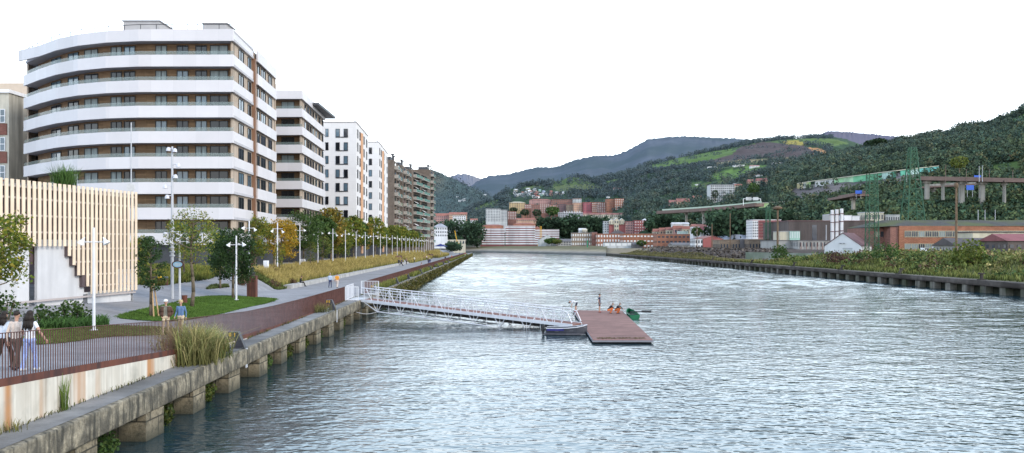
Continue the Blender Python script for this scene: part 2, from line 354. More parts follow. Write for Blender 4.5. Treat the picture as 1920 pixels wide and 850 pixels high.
# ------------------------------------------------------------------ water
def water_mat():
    m, nt, b, N = nodes('river_water'); L = nt.links.new; geo = N('ShaderNodeNewGeometry')
    b.inputs['Roughness'].default_value = .09; b.inputs['IOR'].default_value = 1.33; b.inputs['Specular IOR Level'].default_value = 1.0
    nb = N('ShaderNodeTexNoise'); nb.inputs['Scale'].default_value = .04; L(geo.outputs['Position'], nb.inputs['Vector'])
    L(ramp(N, L, nb.outputs['Fac'], [(.3, (.013,.034,.042)), (.7, (.022,.048,.060))]), b.inputs['Base Color'])
    hs = None
    for sc, rot, asp, amp, det in ((.22, .3, (1,1.4,1), .55, 1), (.85, -.2, (1,1.5,1), .55, 2), (2.1, .15, (1,1.4,1), .28, 1)):
        mp = N('ShaderNodeMapping'); L(geo.outputs['Position'], mp.inputs[0]); mp.inputs['Rotation'].default_value = (0, 0, rot); mp.inputs['Scale'].default_value = asp
        n = N('ShaderNodeTexNoise'); n.inputs['Scale'].default_value = sc; n.inputs['Detail'].default_value = det; n.inputs['Roughness'].default_value = .55; n.inputs['Distortion'].default_value = .4; L(mp.outputs[0], n.inputs['Vector'])
        k = N('ShaderNodeMath', operation='MULTIPLY'); L(n.outputs['Fac'], k.inputs[0]); k.inputs[1].default_value = amp
        if hs is None: hs = k.outputs[0]
        else:
            a = N('ShaderNodeMath', operation='ADD'); L(hs, a.inputs[0]); L(k.outputs[0], a.inputs[1]); hs = a.outputs[0]
    mp = N('ShaderNodeMapping'); L(geo.outputs['Position'], mp.inputs[0]); mp.inputs['Scale'].default_value = (.35,1,1)
    nc = N('ShaderNodeTexNoise'); nc.inputs['Scale'].default_value = .045; nc.inputs['Detail'].default_value = 3; L(mp.outputs[0], nc.inputs['Vector'])
    st = ramp(N, L, nc.outputs['Fac'], [(.35, .45), (.62, 1.0)])
    bp = N('ShaderNodeBump'); bp.inputs['Distance'].default_value = .145; L(hs, bp.inputs['Height']); L(st, bp.inputs['Strength']); L(bp.outputs[0], b.inputs['Normal'])
    return m
WATER = water_mat()
wb = MB(); wb.quad((-1500,-200,-.5), (2500,-200,-.5), (2500,1400,-.5), (-1500,1400,-.5)); tag(wb.build('water', WATER), kind='structure')
Yw = [6.0]
while Yw[-1] < 1000: Yw.append(Yw[-1]+max(.3, .0022*Yw[-1]))
Yw = np.array(Yw); Xw = np.arange(-46, 84, .6); GX, GY = np.meshgrid(Xw, Yw); RW = np.random.RandomState(17); Zw = np.zeros_like(GX)
amp = np.clip((GY-45)/110, 0.12, 1)*(.55+.45*np.clip(.5+1.2*np.sin(GX*.045+GY*.021+1.3)*np.sin(GX*.021-GY*.043), 0, 1))
for i in range(34):                                    # real wind waves of two to five metres
    lam = RW.uniform(1.7, 4.6); th = PI/2+RW.normal(0, .85); kx, ky = 2*PI/lam*math.cos(th), 2*PI/lam*math.sin(th)
    fade = np.clip(lam/(np.maximum(.3, .0022*GY)*3.0), 0, 1)**2
    Zw += fade*.0028*lam*np.sin(kx*GX+ky*GY+RW.uniform(0, 6.28)+.8*np.sin(GX*.05+i)+.6*np.sin(GY*.03+2*i))
gridmesh('water', np.stack([GX, GY, Zw*amp], -1)[:, ::-1].tolist(), WATER)

# ------------------------------------------------------------------ left bank ground
ys = list(np.arange(6, 60, 1.0))+list(np.arange(60, 130, 2.0))+list(np.arange(130, 300, 5.0))+list(np.arange(300, 581, 10.0))
ds = list(np.arange(1.25, 30, .6))+[30,33,36,40,45,50,60,80,110,150,220]
gridmesh('promenade', [[(edge(y)-d, y, zl(edge(y)-d, y)) for d in ds] for y in ys], PAVE)
def drape(name, poly, mat, lift, kind='structure', step=1.5):
    """flat patch cut to an outline and laid on the left bank a few millimetres above what it covers"""
    bm = bmesh.new(); f = bm.faces.new([bm.verts.new((x, y, 0)) for x, y in poly])
    xs = [p[0] for p in poly]; yy = [p[1] for p in poly]
    for no, a, b in (((1,0,0), min(xs), max(xs)), ((0,1,0), min(yy), max(yy))):
        t = a+step
        while t < b:
            bmesh.ops.bisect_plane(bm, geom=bm.verts[:]+bm.edges[:]+bm.faces[:], plane_co=(t*no[0], t*no[1], 0), plane_no=no); t += step
    bmesh.ops.triangulate(bm, faces=bm.faces[:])
    for v in bm.verts: v.co.z = zl(v.co.x, v.co.y)+lift
    for f in bm.faces:
        if f.normal.z < 0: f.normal_flip()
    me = bpy.data.meshes.new(name); bm.to_mesh(me); bm.free(); me.materials.append(mat)
    return tag(link(bpy.data.objects.new(name, me)), kind=kind)
def inpoly(x, y, P):
    r = False; j = len(P)-1
    for i in range(len(P)):
        if (P[i][1] > y) != (P[j][1] > y) and x < (P[j][0]-P[i][0])*(y-P[i][1])/(P[j][1]-P[i][1])+P[i][0]: r = not r
        j = i
    return r
def scatter(poly, n, zf):
    xs = [p[0] for p in poly]; yy = [p[1] for p in poly]; out = []
    while len(out) < n:
        x, y = random.uniform(min(xs), max(xs)), random.uniform(min(yy), max(yy))
        if inpoly(x, y, poly): out.append((x, y, zf(x, y)))
    return np.array(out)
def smooth_poly(P, k=2):
    for _ in range(k):
        q = []
        for i in range(len(P)):
            a, b = P[i], P[(i+1) % len(P)]; q += [(a[0]*.75+b[0]*.25, a[1]*.75+b[1]*.25), (a[0]*.25+b[0]*.75, a[1]*.25+b[1]*.75)]
        P = q
    return P
GRASS = attrmat('grass_blade', .35, .6)
SOIL = M('lawn_soil', (.055,.095,.022), .95, .35, .7, bump=.3)
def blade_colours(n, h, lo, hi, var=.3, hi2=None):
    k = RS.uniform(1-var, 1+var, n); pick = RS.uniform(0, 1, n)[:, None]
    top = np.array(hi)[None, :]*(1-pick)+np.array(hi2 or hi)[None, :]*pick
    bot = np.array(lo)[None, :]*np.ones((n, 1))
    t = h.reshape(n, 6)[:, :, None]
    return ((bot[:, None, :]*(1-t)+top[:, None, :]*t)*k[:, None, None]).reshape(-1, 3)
def tuft_patch(name, P, H, W, lo, hi, lean=.4, hi2=None, kind='stuff', parent=None, jit=.3, mat=None):
    n = len(P); hh = H*RS.uniform(.55, 1.25, n); V, Q, h = blades(P, hh, W*RS.uniform(.7, 1.3, n), lean)
    o = bulk(name, V, Q, mat or GRASS, attr=blade_colours(n, h, lo, hi, jit, hi2), parent=parent)
    return tag(o, kind=kind) if kind else o
LAWN1 = smooth_poly([tuple(gl(*p)[:2]) for p in [(214,597),(232,589),(268,580),(318,571),(356,559),(400,555),(455,556),(516,560),(519,563),(500,570),(462,577),(420,588),(380,596),(330,604),(270,602)]], 1)
LAWN2 = smooth_poly([tuple(gl(*p)[:2]) for p in [(60,648),(130,643),(200,632),(262,630),(318,629),(330,622),(320,615),(262,613),(200,611),(120,610),(70,612),(30,620),(30,650)]], 1)
drape('lawn', LAWN1, SOIL, .02); drape('lawn', LAWN2, SOIL, .02)
def thin(P):                                           # nearer grass is sown denser than far grass
    return P
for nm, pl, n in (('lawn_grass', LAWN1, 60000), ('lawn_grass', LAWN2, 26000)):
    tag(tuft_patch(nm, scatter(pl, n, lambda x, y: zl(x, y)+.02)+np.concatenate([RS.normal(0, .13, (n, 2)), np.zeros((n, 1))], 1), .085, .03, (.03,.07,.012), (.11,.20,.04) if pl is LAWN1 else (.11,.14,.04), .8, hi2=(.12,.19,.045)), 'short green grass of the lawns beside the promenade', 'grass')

# ------------------------------------------------------------------ left quay: slab on piers, retaining wall, fences
def worn_slab(name, Y0, Y1, fe, sgn, w, z0, z1, mats, parent, amp):
    rows = []; Y = Y0
    while Y < Y1:
        x = fe(Y); a = amp*nz(Y, 3, .9); b = amp*nz(Y, 9, 1.3); c = amp*nz(Y, 17, 1.1)
        b2 = .5*amp*nz(Y, 5, 2.7); prof = [(-w, z1), (-w*.55, z1+a*.2), (-.08, z1+a*.2), (b*.4+b2, z1-.03+b2), (b+b2, z1-.10), (c-b2, (z0+z1)/2), (a, z0+.05), (-.05+a, z0+b2), (-w, z0)]
        rows.append([(x+sgn*p, Y, z) for p, z in prof]); Y += .35 if Y < 90 else (2 if Y < 200 else 6)
    return gridmesh(name, rows, mats, smooth=False, kind=None, parent=parent)
qw = thing('quay_wall', 'long weathered concrete quay of a thick slab on stone piers along the left bank', 'quay wall', (0, 0, 0))
worn_slab('deck_slab', 6, 578, edge, 1, 1.6, .98, 1.8, STONE, qw, .04)
m = MB()
for Y0 in np.arange(6, 570, 40): m.quad((edge(Y0)-1.7, Y0, 1.806), (edge(Y0)-.14, Y0, 1.806+.008), (edge(Y0+40)-.14, Y0+40, 1.814), (edge(Y0+40)-1.7, Y0+40, 1.806))
m.build('deck_surface', STONET, qw)
pm = MB(); pm.box(-1.5, 0, 0, 1.45, -1.5, .98); pm.box(-1.5, .05, -.04, 1.49, -1.5, -.02)
pme = pm.mesh('pier', STONEP)
for k in range(100): inst('pier', pme, qw, (edge(15+4.85*k)-.06-.05*(k % 3), 15+4.85*k, .0), .02*((k*7) % 5-2))
m = MB(); m.box(-.3, 0, 0, 1, -2, 1.0); m = MB()
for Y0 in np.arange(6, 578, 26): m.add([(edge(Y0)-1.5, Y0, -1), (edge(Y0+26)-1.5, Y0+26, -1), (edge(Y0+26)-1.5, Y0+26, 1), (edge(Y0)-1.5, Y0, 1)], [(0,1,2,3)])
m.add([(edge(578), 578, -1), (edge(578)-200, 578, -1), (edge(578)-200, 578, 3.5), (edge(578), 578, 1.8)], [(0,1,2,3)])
m.build('back_wall', M('dark_back_stone', (.05,.048,.035), .95, .5, 1.2, col2=(.02,.026,.014), amt=.6, bump=.6), qw)  # near-black stone with greenish patches behind the piers
def fx(Y): return edge(Y)-1.22
wl = thing('retaining_wall', 'pale board-marked concrete retaining wall with rust streaks under the near fence', 'wall', (0, 0, 0))
m = MB(); yy = list(np.arange(8, 46.1, 1.0))
for a, b in zip(yy, yy[1:]):
    z0, z1 = lerpt(ZP, a)-.13, lerpt(ZP, b)-.13
    m.add([(fx(a)+.04, a, 1.7), (fx(b)+.04, b, 1.7), (fx(b)+.04, b, z1), (fx(a)+.04, a, z0), (fx(a)-.25, a, z0), (fx(b)-.25, b, z1)], [(0,1,2,3), (3,2,5,4)])
def wallmat():
    m, nt, b, N = nodes('rust_streaked_concrete'); L = nt.links.new; geo = N('ShaderNodeNewGeometry')
    def nse(sc, asp, det=4):
        mp = N('ShaderNodeMapping'); L(geo.outputs['Position'], mp.inputs[0]); mp.inputs['Scale'].default_value = asp
        n = N('ShaderNodeTexNoise'); n.inputs['Scale'].default_value = sc; n.inputs['Detail'].default_value = det; L(mp.outputs[0], n.inputs['Vector']); return n.outputs['Fac']
    c = ramp(N, L, nse(1.2, (1,1,.6)), [(.3, (.50,.46,.39)), (.7, (.66,.63,.57))])
    c = mixc(N, L, ramp(N, L, nse(9, (0,1,.02), 1), [(.42, 0), (.5, .35)]), c, (.40,.37,.32))
    c = mixc(N, L, ramp(N, L, nse(.75, (0,1,.04), 2), [(.54, 0), (.64, .85)]), c, (.40,.17,.045))
    c = mixc(N, L, ramp(N, L, nse(1.6, (0,1,.05), 2), [(.62, 0), (.70, .6)]), c, (.16,.10,.06))
    c = mixc(N, L, ramp(N, L, nse(1.1, (1,1,1)), [(.55, 0), (.75, .5)]), c, (.22,.22,.19))
    L(c, b.inputs['Base Color']); b.inputs['Roughness'].default_value = .9; b.inputs['Specular IOR Level'].default_value = .2; return m
m.build('wall', wallmat(), wl)
def fence(name, label, Y0, Y1, H, step, parent_loc, bar):
    t = thing(name, label, 'fence', (0, 0, 0)); m = MB(); Y = Y0
    while Y < Y1:
        z = lerpt(ZP, Y)-.12; x = fx(Y); m.cbox((x, Y, z+H/2+.05), (.026, bar, H-.1)); Y += step
    m.build('infill_bars', CORTEND, t)
    k, r = MB(), MB(); ys = [y for y in np.arange(Y0, Y1, 3.0)]+[Y1]
    for a, b in zip(ys, ys[1:]):
        za, zb = lerpt(ZP, a)-.12, lerpt(ZP, b)-.12
        k.beam((fx(a)+.035, a, za+.10), (fx(b)+.035, b+.001, zb+.10), .012, .22); r.beam((fx(a), a, za+H), (fx(b), b+.001, zb+H), .06, .02)
    k.build('kick_plate', CORTEN, t); r.build('top_rail', CORTEND, t)
    return t
fence('steel_fence', 'rusty brown vertical-bar fence running from the foreground to the white gangway', 10, 77.0, 1.42, .14, None, .012)
fence('steel_fence', 'rusty brown fence beyond the gangway running far down the promenade', 88.8, 470, 1.4, .22, None, .03)

# mooring bollards: leaning dark steel fins with yellow numbers
BOLL = M('bollard_paint', (.045,.045,.055), .45, .3, 3); YEL = M('yellow_paint', (.75,.42,.02), .5, .1, 5)
def seg_digit(m, ch, x, y, z, s):
    segs = {'0':'abcdef', '1':'bc', '2':'abged', '3':'abgcd', '4':'fgbc', '5':'afgcd', '6':'afgedc', '7':'abc', '8':'abcdefg', '9':'abcfgd'}[ch]
    P = {'a':(0,.9,.55,1.1), 'g':(0,.5,.55,.65), 'd':(0,0,.55,.2), 'f':(0,.55,.2,1.1), 'b':(.4,.55,.6,1.1), 'e':(0,0,.2,.6), 'c':(.4,0,.6,.6)}
    for k in segs:
        a, b, c, d = P[k]; m.box(x+a*s, x+c*s, y-.006, y, z+b*s, z+d*s)
def bollard(name, Y, label, num, s=1.0, group='mooring bollards on the left quay'):
    t = thing('mooring_bollard', label, 'bollard', (edge(Y)-.42, Y, 1.81), group)
    m = MB(); prof = [(-.55, 0), (.36, 0), (.36, .05), (.05, .80), (-.42, .80), (-.46, .74), (-.44, .55), (-.12, .50), (-.10, .30), (-.20, .05), (-.55, .05)]
    vs = [(x*s, y, z*s) for y in (-.17, .17) for x, z in prof]; n = len(prof)
    m.add(vs, [tuple(range(n)), tuple(range(n, 2*n))[::-1]]+[(i, n+i, n+(i+1) % n, (i+1) % n) for i in range(n)])
    m.box(-.6*s, .41*s, -.27, .27, 0, .035)
    b = m.build('body', BOLL, t, org=(0,0,0)); b.parent = t; b.location = (0,0,0)
    bv = b.modifiers.new('bevel', 'BEVEL'); bv.width = .012; bv.limit_method = 'ANGLE'
    if num:
        for q in (0, 1):
            d = MB(); seg_digit(d, num[q], (-.385, -.20)[q]*s, -.172, .575*s, .17*s); o = d.build('digit', YEL, t, org=(0,0,0)); o.location = (0,0,0)
    p = MB(); p.box(.395*s, .425*s, -.14, .14, -.95, .0); o = p.build('edge_plate', GREYM, t, org=(0,0,0)); o.location = (0,0,0)
    return t
bollard('b', 18.6, 'dark bollard cut by the lower left corner of the photo', None)
bollard('b', 41.6, 'dark bollard with yellow number beside the big grass clump', '01')
bollard('b', 66.2, 'dark bollard with yellow number on the quay near the gangway', '00')
for Y, l in ((91, 'dark bollard just behind the gangway entrance'), (112, 'first bollard past the gangway with orange top'), (128, 'second bollard past the gangway'), (152, 'third bollard past the gangway'), (176, 'fourth bollard past the gangway among weeds'), (200, 'fifth bollard past the gangway'), (225, 'sixth bollard past the gangway'), (250, 'farthest visible bollard on the left quay')):
    bollard('b', Y, l, '00' if Y < 140 else None)
# ------------------------------------------------------------------ right bank, far bank
EARTH = attrmat('bank_ground', .35, .25, .95, 8)
def rcol(X, Y):
    e = X-redge(Y); g = (.16,.145,.095)
    if Y < 290 and e > 2: g = (.10,.105,.035)
    if 300 < Y < 470: g = (.075,.058,.05) if e > 4 else (.17,.15,.10)
    if 470 <= Y < 640 and e > 3: g = (.20,.165,.115)
    return g
ys = list(np.arange(20, 260, 5.0))+list(np.arange(260, 600, 6.0))+[600,620,650,700,800,1000]
es = [1.5,3,5,7,9,12,15,18,22,27,33,40,50,60,75,90,110,140,180,240,320,450,700]
gridmesh('yard_ground', [[(redge(y)+e, y, zr(redge(y)+e, y)) for e in es][::-1] for y in ys], EARTH, [[rcol(redge(y)+e, y) for e in es][::-1] for y in ys])
rq = thing('quay_wall', 'dark timber and concrete quay on short piles along the right bank', 'quay wall', (0, 0, 0))
DARKST = M('dark_stone', (.085,.072,.062), .95, .5, .9, col2=(.035,.03,.028), amt=.5, streak=1.0, streakcol=(.03,.035,.025))
worn_slab('deck_slab', 20, 574, redge, -1, 2.2, 1.05, 1.8, M('weathered_slab', (.105,.088,.078), .95, .4, .8, col2=(.05,.04,.035), amt=.5), rq, .12)
pm = MB(); pm.box(0, 1.3, 0, 1.5, -1.5, 1.06); pme = pm.mesh('pile', M('pale_pile', (.20,.185,.16), .95, .4, .8, col2=(.06,.065,.04), amt=.5, streak=1.5))
for k in range(100): inst('pile', pme, rq, (redge(88+4.85*k)+.15, 88+4.85*k, 0))
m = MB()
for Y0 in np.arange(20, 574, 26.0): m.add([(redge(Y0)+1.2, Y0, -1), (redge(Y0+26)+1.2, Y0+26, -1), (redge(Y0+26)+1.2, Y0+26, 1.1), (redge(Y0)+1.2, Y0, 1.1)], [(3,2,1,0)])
m.build('back_wall', M('dark_back_face', (.03,.032,.022), .95, .5, .7), rq)  # near-black face behind the piles
for k, (Y, l) in enumerate(((124,'stub post on the right quay nearest the camera'),(150,'dark mooring stub on the right quay below the tallest bush'),(176,'leaning dark mooring stub on the right quay'),(205,'leaning dark mooring stub on the right quay below the white gabled shed'),(240,'leaning dark mooring stub on the right quay left of the scrub mound'),(285,'leaning dark mooring stub on the right quay before the rubble heap'))):
    t = MB(); x = redge(Y)+.7; t.tube((x, Y, 1.7), (x+(.5 if k else 0), Y, 2.7), .28, .22, 8); t.cbox((x+(.55 if k else 0), Y, 2.75), (.7,.6,.22)); t.cbox((x, Y, 1.87), (.9, .9, .14))
    tag(t.build('mooring_stub', DARKST, org=(x, Y, 1.8)), l, 'bollard', 'mooring stubs on the right quay')
SAND = attrmat('sand_bank', .3, .12, .95, 8)
pts = []
for (a, b), (c, d) in zip(FB[1:], FB[2:]):
    for i in range(12): pts.append((a+(c-a)*i/12, b+(d-b)*i/12))
pts.append(FB[-1]); off = [0,3,8,16,28,45,70,100,160,300,700]
prof = [(0,-.4),(3,1.0),(8,1.9),(16,2.2),(28,3.2),(45,4.6),(70,5.4),(100,6.0),(160,6.6),(700,8)]
gridmesh('far_shore', [[(x+o*.12, y+o, lerpt(prof, o)+.4*nz(x, y+o, .05)*sm(5, 20, o)) for o in off][::-1] for x, y in pts], SAND,
         [[((.10,.10,.095) if o < 6 else (.22,.20,.17) if o < 20 else (.25,.215,.15) if o < 40 else (.12,.11,.06)) for o in off][::-1] for x, y in pts])

# ------------------------------------------------------------------ hills: each is a ridge with a real distance, a foot line and ground in between
class Hill:
    def __init__(s, sky, Db, Dr, zb, p=1.0, amp=0): s.sky, s.Db, s.Dr, s.zb, s.p, s.amp = sky, Db, Dr, zb, p, amp
    def pt(s, px, t):
        D0, D1 = lerpt(s.Db, px), lerpt(s.Dr, px); D = D0+(D1-D0)*t; zt = CZ+(HY-lerpt(s.sky, px))*D1/F
        z = s.zb+(zt-s.zb)*min(1, t)**s.p if t <= 1 else zt-(t-1)*(zt-s.zb)*1.3
        x = (px-CX)/F*D; z += D*.0016*nz(px, D*.01, .35, 7)*max(0, t-.8)*5*(t <= 1); z += s.amp*(nz(x, D, .006, 5)+.5*nz(x, D, .02, 2))*4*min(t, 1)*max(0, 1-t)
        return x, D, z
    def hit(s, px, py):
        t = 0.0
        while t < 1:
            x, D, z = s.pt(px, t)
            if HY-(z-CZ)*F/D <= py: break
            t += .004
        return Vector((x, D, z)), t
    def build(s, name, mat, colf=None, n=200, k=30):
        x0, x1 = s.sky[0][0], s.sky[-1][0]; rows, cols = [], []
        for i in range(n+1):
            px = x0+(x1-x0)*i/n; T = [j/k*1.0 for j in range(k+1)]+[1.1, 1.4]; r = [s.pt(px, t) for t in T]; rows.append(r[::-1])
            if colf: cols.append([colf(px, HY-(z-CZ)*F/y, x, y) for x, y, z in r][::-1])
        return gridmesh(name, rows, mat, cols if colf else None)
def hazemat(name, c1, c2, sc, c3=None):  # bluish distance haze painted into the base colours
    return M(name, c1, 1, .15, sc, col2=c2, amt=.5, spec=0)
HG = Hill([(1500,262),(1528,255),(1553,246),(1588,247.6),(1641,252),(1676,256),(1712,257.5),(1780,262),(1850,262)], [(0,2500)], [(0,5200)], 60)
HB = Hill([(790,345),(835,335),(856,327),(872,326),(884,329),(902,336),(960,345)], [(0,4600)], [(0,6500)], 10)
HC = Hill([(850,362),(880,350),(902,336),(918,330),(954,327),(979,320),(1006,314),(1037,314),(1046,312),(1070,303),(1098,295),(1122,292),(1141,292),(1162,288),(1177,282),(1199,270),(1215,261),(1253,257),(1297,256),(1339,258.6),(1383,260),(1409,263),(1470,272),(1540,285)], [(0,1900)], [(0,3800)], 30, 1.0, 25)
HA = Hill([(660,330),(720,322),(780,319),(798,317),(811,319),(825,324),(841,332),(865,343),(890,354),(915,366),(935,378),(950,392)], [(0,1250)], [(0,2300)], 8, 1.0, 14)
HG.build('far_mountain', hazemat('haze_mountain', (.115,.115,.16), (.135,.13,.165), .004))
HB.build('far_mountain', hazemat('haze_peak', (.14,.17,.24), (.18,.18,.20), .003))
HC.build('mountain', hazemat('haze_blue_mountain', (.105,.125,.155), (.08,.105,.122), .012))
HILLM = attrmat('hillside', .35, .06, .95, 8)
def colA(px, py, x, y):
    k = sm(375, 330, py)*sm(850, 800, px); a, b = (.055,.085,.085), (.155,.125,.075); n = .5+.5*nz(x, y, .004); return tuple(p+(q-p)*k*n*1.3 for p, q in zip(a, b))  # warm light on the upper ridge painted into the slope colour
HA.build('valley_hill', HILLM, colA, 60, 24)
HF = Hill([(868,402),(881,391),(902,383),(930,371),(951,357),(970,350),(994,345),(1025,343),(1049,339),(1064,333),(1095,333),(1113,338),(1156,328),(1200,312),(1240,303),(1290,292),(1340,281),(1380,271),(1415,264),(1434,263),(1466,260),(1498,259),(1526,257),(1570,257.5),(1595,264),(1616,272),(1650,285),(1700,300)],
          [(868,1080),(1100,1050),(1200,760),(1350,640),(1500,560),(1700,560)], [(868,1500),(1100,1650),(1200,1850),(1420,2100),(1700,2100)], 3, .95, 14)
PATCH = [((.085,.14,.045), [(1200,318),(1240,305),(1292,293),(1345,283),(1390,276),(1372,288),(1333,302),(1290,308),(1240,318)]),
         ((.10,.17,.05), [(1323,333),(1340,325),(1377,316),(1440,309),(1436,318),(1421,324),(1380,333),(1339,337)]),
         ((.09,.14,.05), [(1290,345),(1320,338),(1312,347),(1296,350)]),
         ((.075,.060,.062), [(1325,308),(1345,290),(1395,274),(1432,266),(1470,270),(1512,274),(1530,288),(1500,297),(1440,296),(1380,300)]),
         ((.36,.19,.085), [(1490,287),(1508,277),(1530,277),(1552,283),(1548,290),(1515,291)]),  # orange sunset glow painted onto the slope
         ((.27,.22,.055), [(1465,266),(1490,263),(1515,268),(1508,273),(1478,272)]),  # yellow part of the painted glow on the hilltop
         ((.09,.135,.045), [(1450,264),(1500,260),(1560,260),(1590,268),(1560,275),(1520,270)]),
         ((.20,.17,.10), [(1330,305),(1370,300),(1440,298),(1500,297),(1495,302),(1420,304),(1340,311)]),
         ((.095,.12,.055), [(1035,352),(1060,347),(1110,345),(1135,352),(1100,358),(1050,360)]),
         ((.09,.065,.05), [(1085,350),(1105,347),(1118,356),(1095,362)]),
         ((.10,.15,.055), [(1131,343),(1150,337),(1170,334),(1165,341),(1140,346)]),
         ((.10,.145,.055), [(884,394),(905,384),(930,374),(940,380),(915,393),(892,402)]),
         ((.10,.13,.06), [(980,352),(1005,348),(1018,350),(1000,354)])]
PE = [((.085,.145,.04), [(1872,236),(1895,226),(1920,214),(1945,206),(1945,222),(1900,233)]),
      ((.07,.11,.035), [(1853,315),(1862,308),(1905,304),(1925,306),(1905,330),(1865,332)]),
      ((.13,.115,.115), [(1485,352),(1560,340),(1640,330),(1700,322),(1765,314),(1770,330),(1720,338),(1640,352),(1560,372),(1480,380)]),
      ((.075,.09,.04), [(1640,292),(1720,285),(1800,280),(1850,275),(1840,285),(1740,296),(1650,302)])]
def patchcol(P, base):
    def f(px, py, x, y):
        for c, pl in P:
            if inpoly(px+5*nz(x, y, .02), py+2*nz(x, y, .03), pl): return c
        if py < 400 and px < 1500 and nz(x, y, .0075, 8) > .24: return (.075,.115,.045)
        k = .5+.5*nz(x, y, .01, 4); return tuple(b*(.75+.5*k) for b in base)
    return f
HF.build('town_hill', HILLM, patchcol(PATCH, (.035,.065,.036)), 300, 110)
HE = Hill([(1440,330),(1480,312),(1520,302),(1560,292),(1600,284),(1616,281),(1655,278),(1690,265),(1712,262),(1733,257),(1761,253),(1782,251),(1800,241),(1835,237),(1864,232),(1888,223),(1920,207),(1990,185),(2150,150),(2500,120)],
          [(1440,560),(1560,470),(1700,430),(2500,430)], [(1440,1000),(1600,1050),(1920,900),(2500,800)], 1.2, .92, 8)
HE.build('wooded_hill', HILLM, patchcol(PE, (.026,.052,.026)), 200, 70)

# woodland on the hills, one mass per hill
def wood(name, label, hill, n, size, mat, skip, pxr, trange=(0, 1.0), cards_per=22, seed=1, keep=None):
    random.seed(seed); C, S = [], []
    nn = 0
    while nn < n:
        px = random.uniform(*pxr); t = random.uniform(*trange)**.8; x, D, z = hill.pt(px, t); py = HY-(z-CZ)*F/D
        if any(inpoly(px, py, pl) for _, pl in skip) and random.random() > .04: nn += 1 if random.random() < .3 else 0; continue
        if keep and not keep(px, py, x, D, t): nn += .25; continue
        C.append((x, D, z)); S.append(size*random.uniform(.55, 1.35)); nn += 1
    C = np.array(C); S = np.array(S); k = cards_per; n = len(C)
    d = rnd_dirs(n*k)*(RS.uniform(.45, 1.0, (n*k, 1))); d[:, 2] = d[:, 2]*.9+.62
    P = np.repeat(C, k, 0)+d*np.repeat(S, k)[:, None]*np.array([[.5,.5,.6]])
    V, Q = cards(P, np.repeat(S, k)*RS.uniform(.15, .29, n*k))
    tone = RS.uniform(.65, 1.35, n); hue = RS.uniform(0, 1, n)
    base = np.array([.030,.062,.030])[None]*(1-hue[:, None])+np.array([.075,.092,.030])[None]*hue[:, None]
    rare = RS.uniform(0, 1, n) > .94; base[rare] = (.10,.095,.03)
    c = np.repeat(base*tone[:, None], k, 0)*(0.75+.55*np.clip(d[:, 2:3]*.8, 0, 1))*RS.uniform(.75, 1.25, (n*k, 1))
    hz = np.clip((np.repeat(C[:, 1], k)-250)/1650, 0, .75)[:, None]; c = c*1.0*(1-hz)+np.array([[.075,.10,.13]])*hz  # blue-grey distance haze mixed into the leaf colours
    o = bulk(name, V, Q, mat, attr=np.repeat(c, 4, 0)); return tag(o, label, 'woodland', kind='stuff')
WOODM = attrmat('wood_leaves', .15, .08)
def clearF(px, py, x, y, t):
    if 955 < px < 1172 and 372 < py < 420: return random.random() < .12
    if 955 < px < 1065 and 352 < py < 374: return random.random() < .10
    if px < 1240 and py > 420: return False
    if py > 428 or (py < 400 and px < 1500 and nz(x, y, .0075, 8) > .24 and random.random() < .85): return False
    return True
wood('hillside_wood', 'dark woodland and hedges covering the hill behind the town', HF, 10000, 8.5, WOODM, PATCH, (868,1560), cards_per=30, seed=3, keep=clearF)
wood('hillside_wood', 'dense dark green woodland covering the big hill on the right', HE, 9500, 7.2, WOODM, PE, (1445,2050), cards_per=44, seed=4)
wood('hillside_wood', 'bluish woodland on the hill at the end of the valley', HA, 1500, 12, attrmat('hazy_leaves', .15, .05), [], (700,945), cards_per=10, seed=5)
# crest trees one can tell apart
def crown_cards(C, r, h, n, size):
    d = rnd_dirs(n)*RS.uniform(.35, 1, (n, 1))**.5; P = np.array(C)+d*np.array([r, r, h/2]); return cards(P, size*RS.uniform(.6, 1.3, n))
CRESTM = leafmat('crest_leaf', (.02,.04,.022), (.03,.055,.025), (.045,.07,.03), trans=.1)
def hill_tree(px, py, Y, r, h, label, group, mat=None, n=220, name='broadleaf_tree', size=None, z=None):
    p = at(px, py, Y); t = thing(name, label, 'tree', p, group)
    m = MB(); m.path([(0,0,-1), (0,0,h*.35), (r*.1,0,h*.7)], [h*.035, h*.025, h*.01], 6); b = m.build('trunk', BARK, t, org=(0,0,0)); b.location = (0,0,0)
    V, Q = crown_cards((0, 0, h*.62), r, h*.8, n, size or r*.55); bulk('crown', V, Q, mat or CRESTM, parent=t); return t
for i, (px, r) in enumerate(((1627,8),(1638,9),(1646,9.5),(1655,8.5),(1664,5))):
    x, D, z = HE.pt(px, .98); hill_tree(px, HY-(z-CZ)*F/D, D, r*.62, r*1.35, '%s from the left of five round trees in a row on the crest' % ORD[i], 'round trees on the crest')

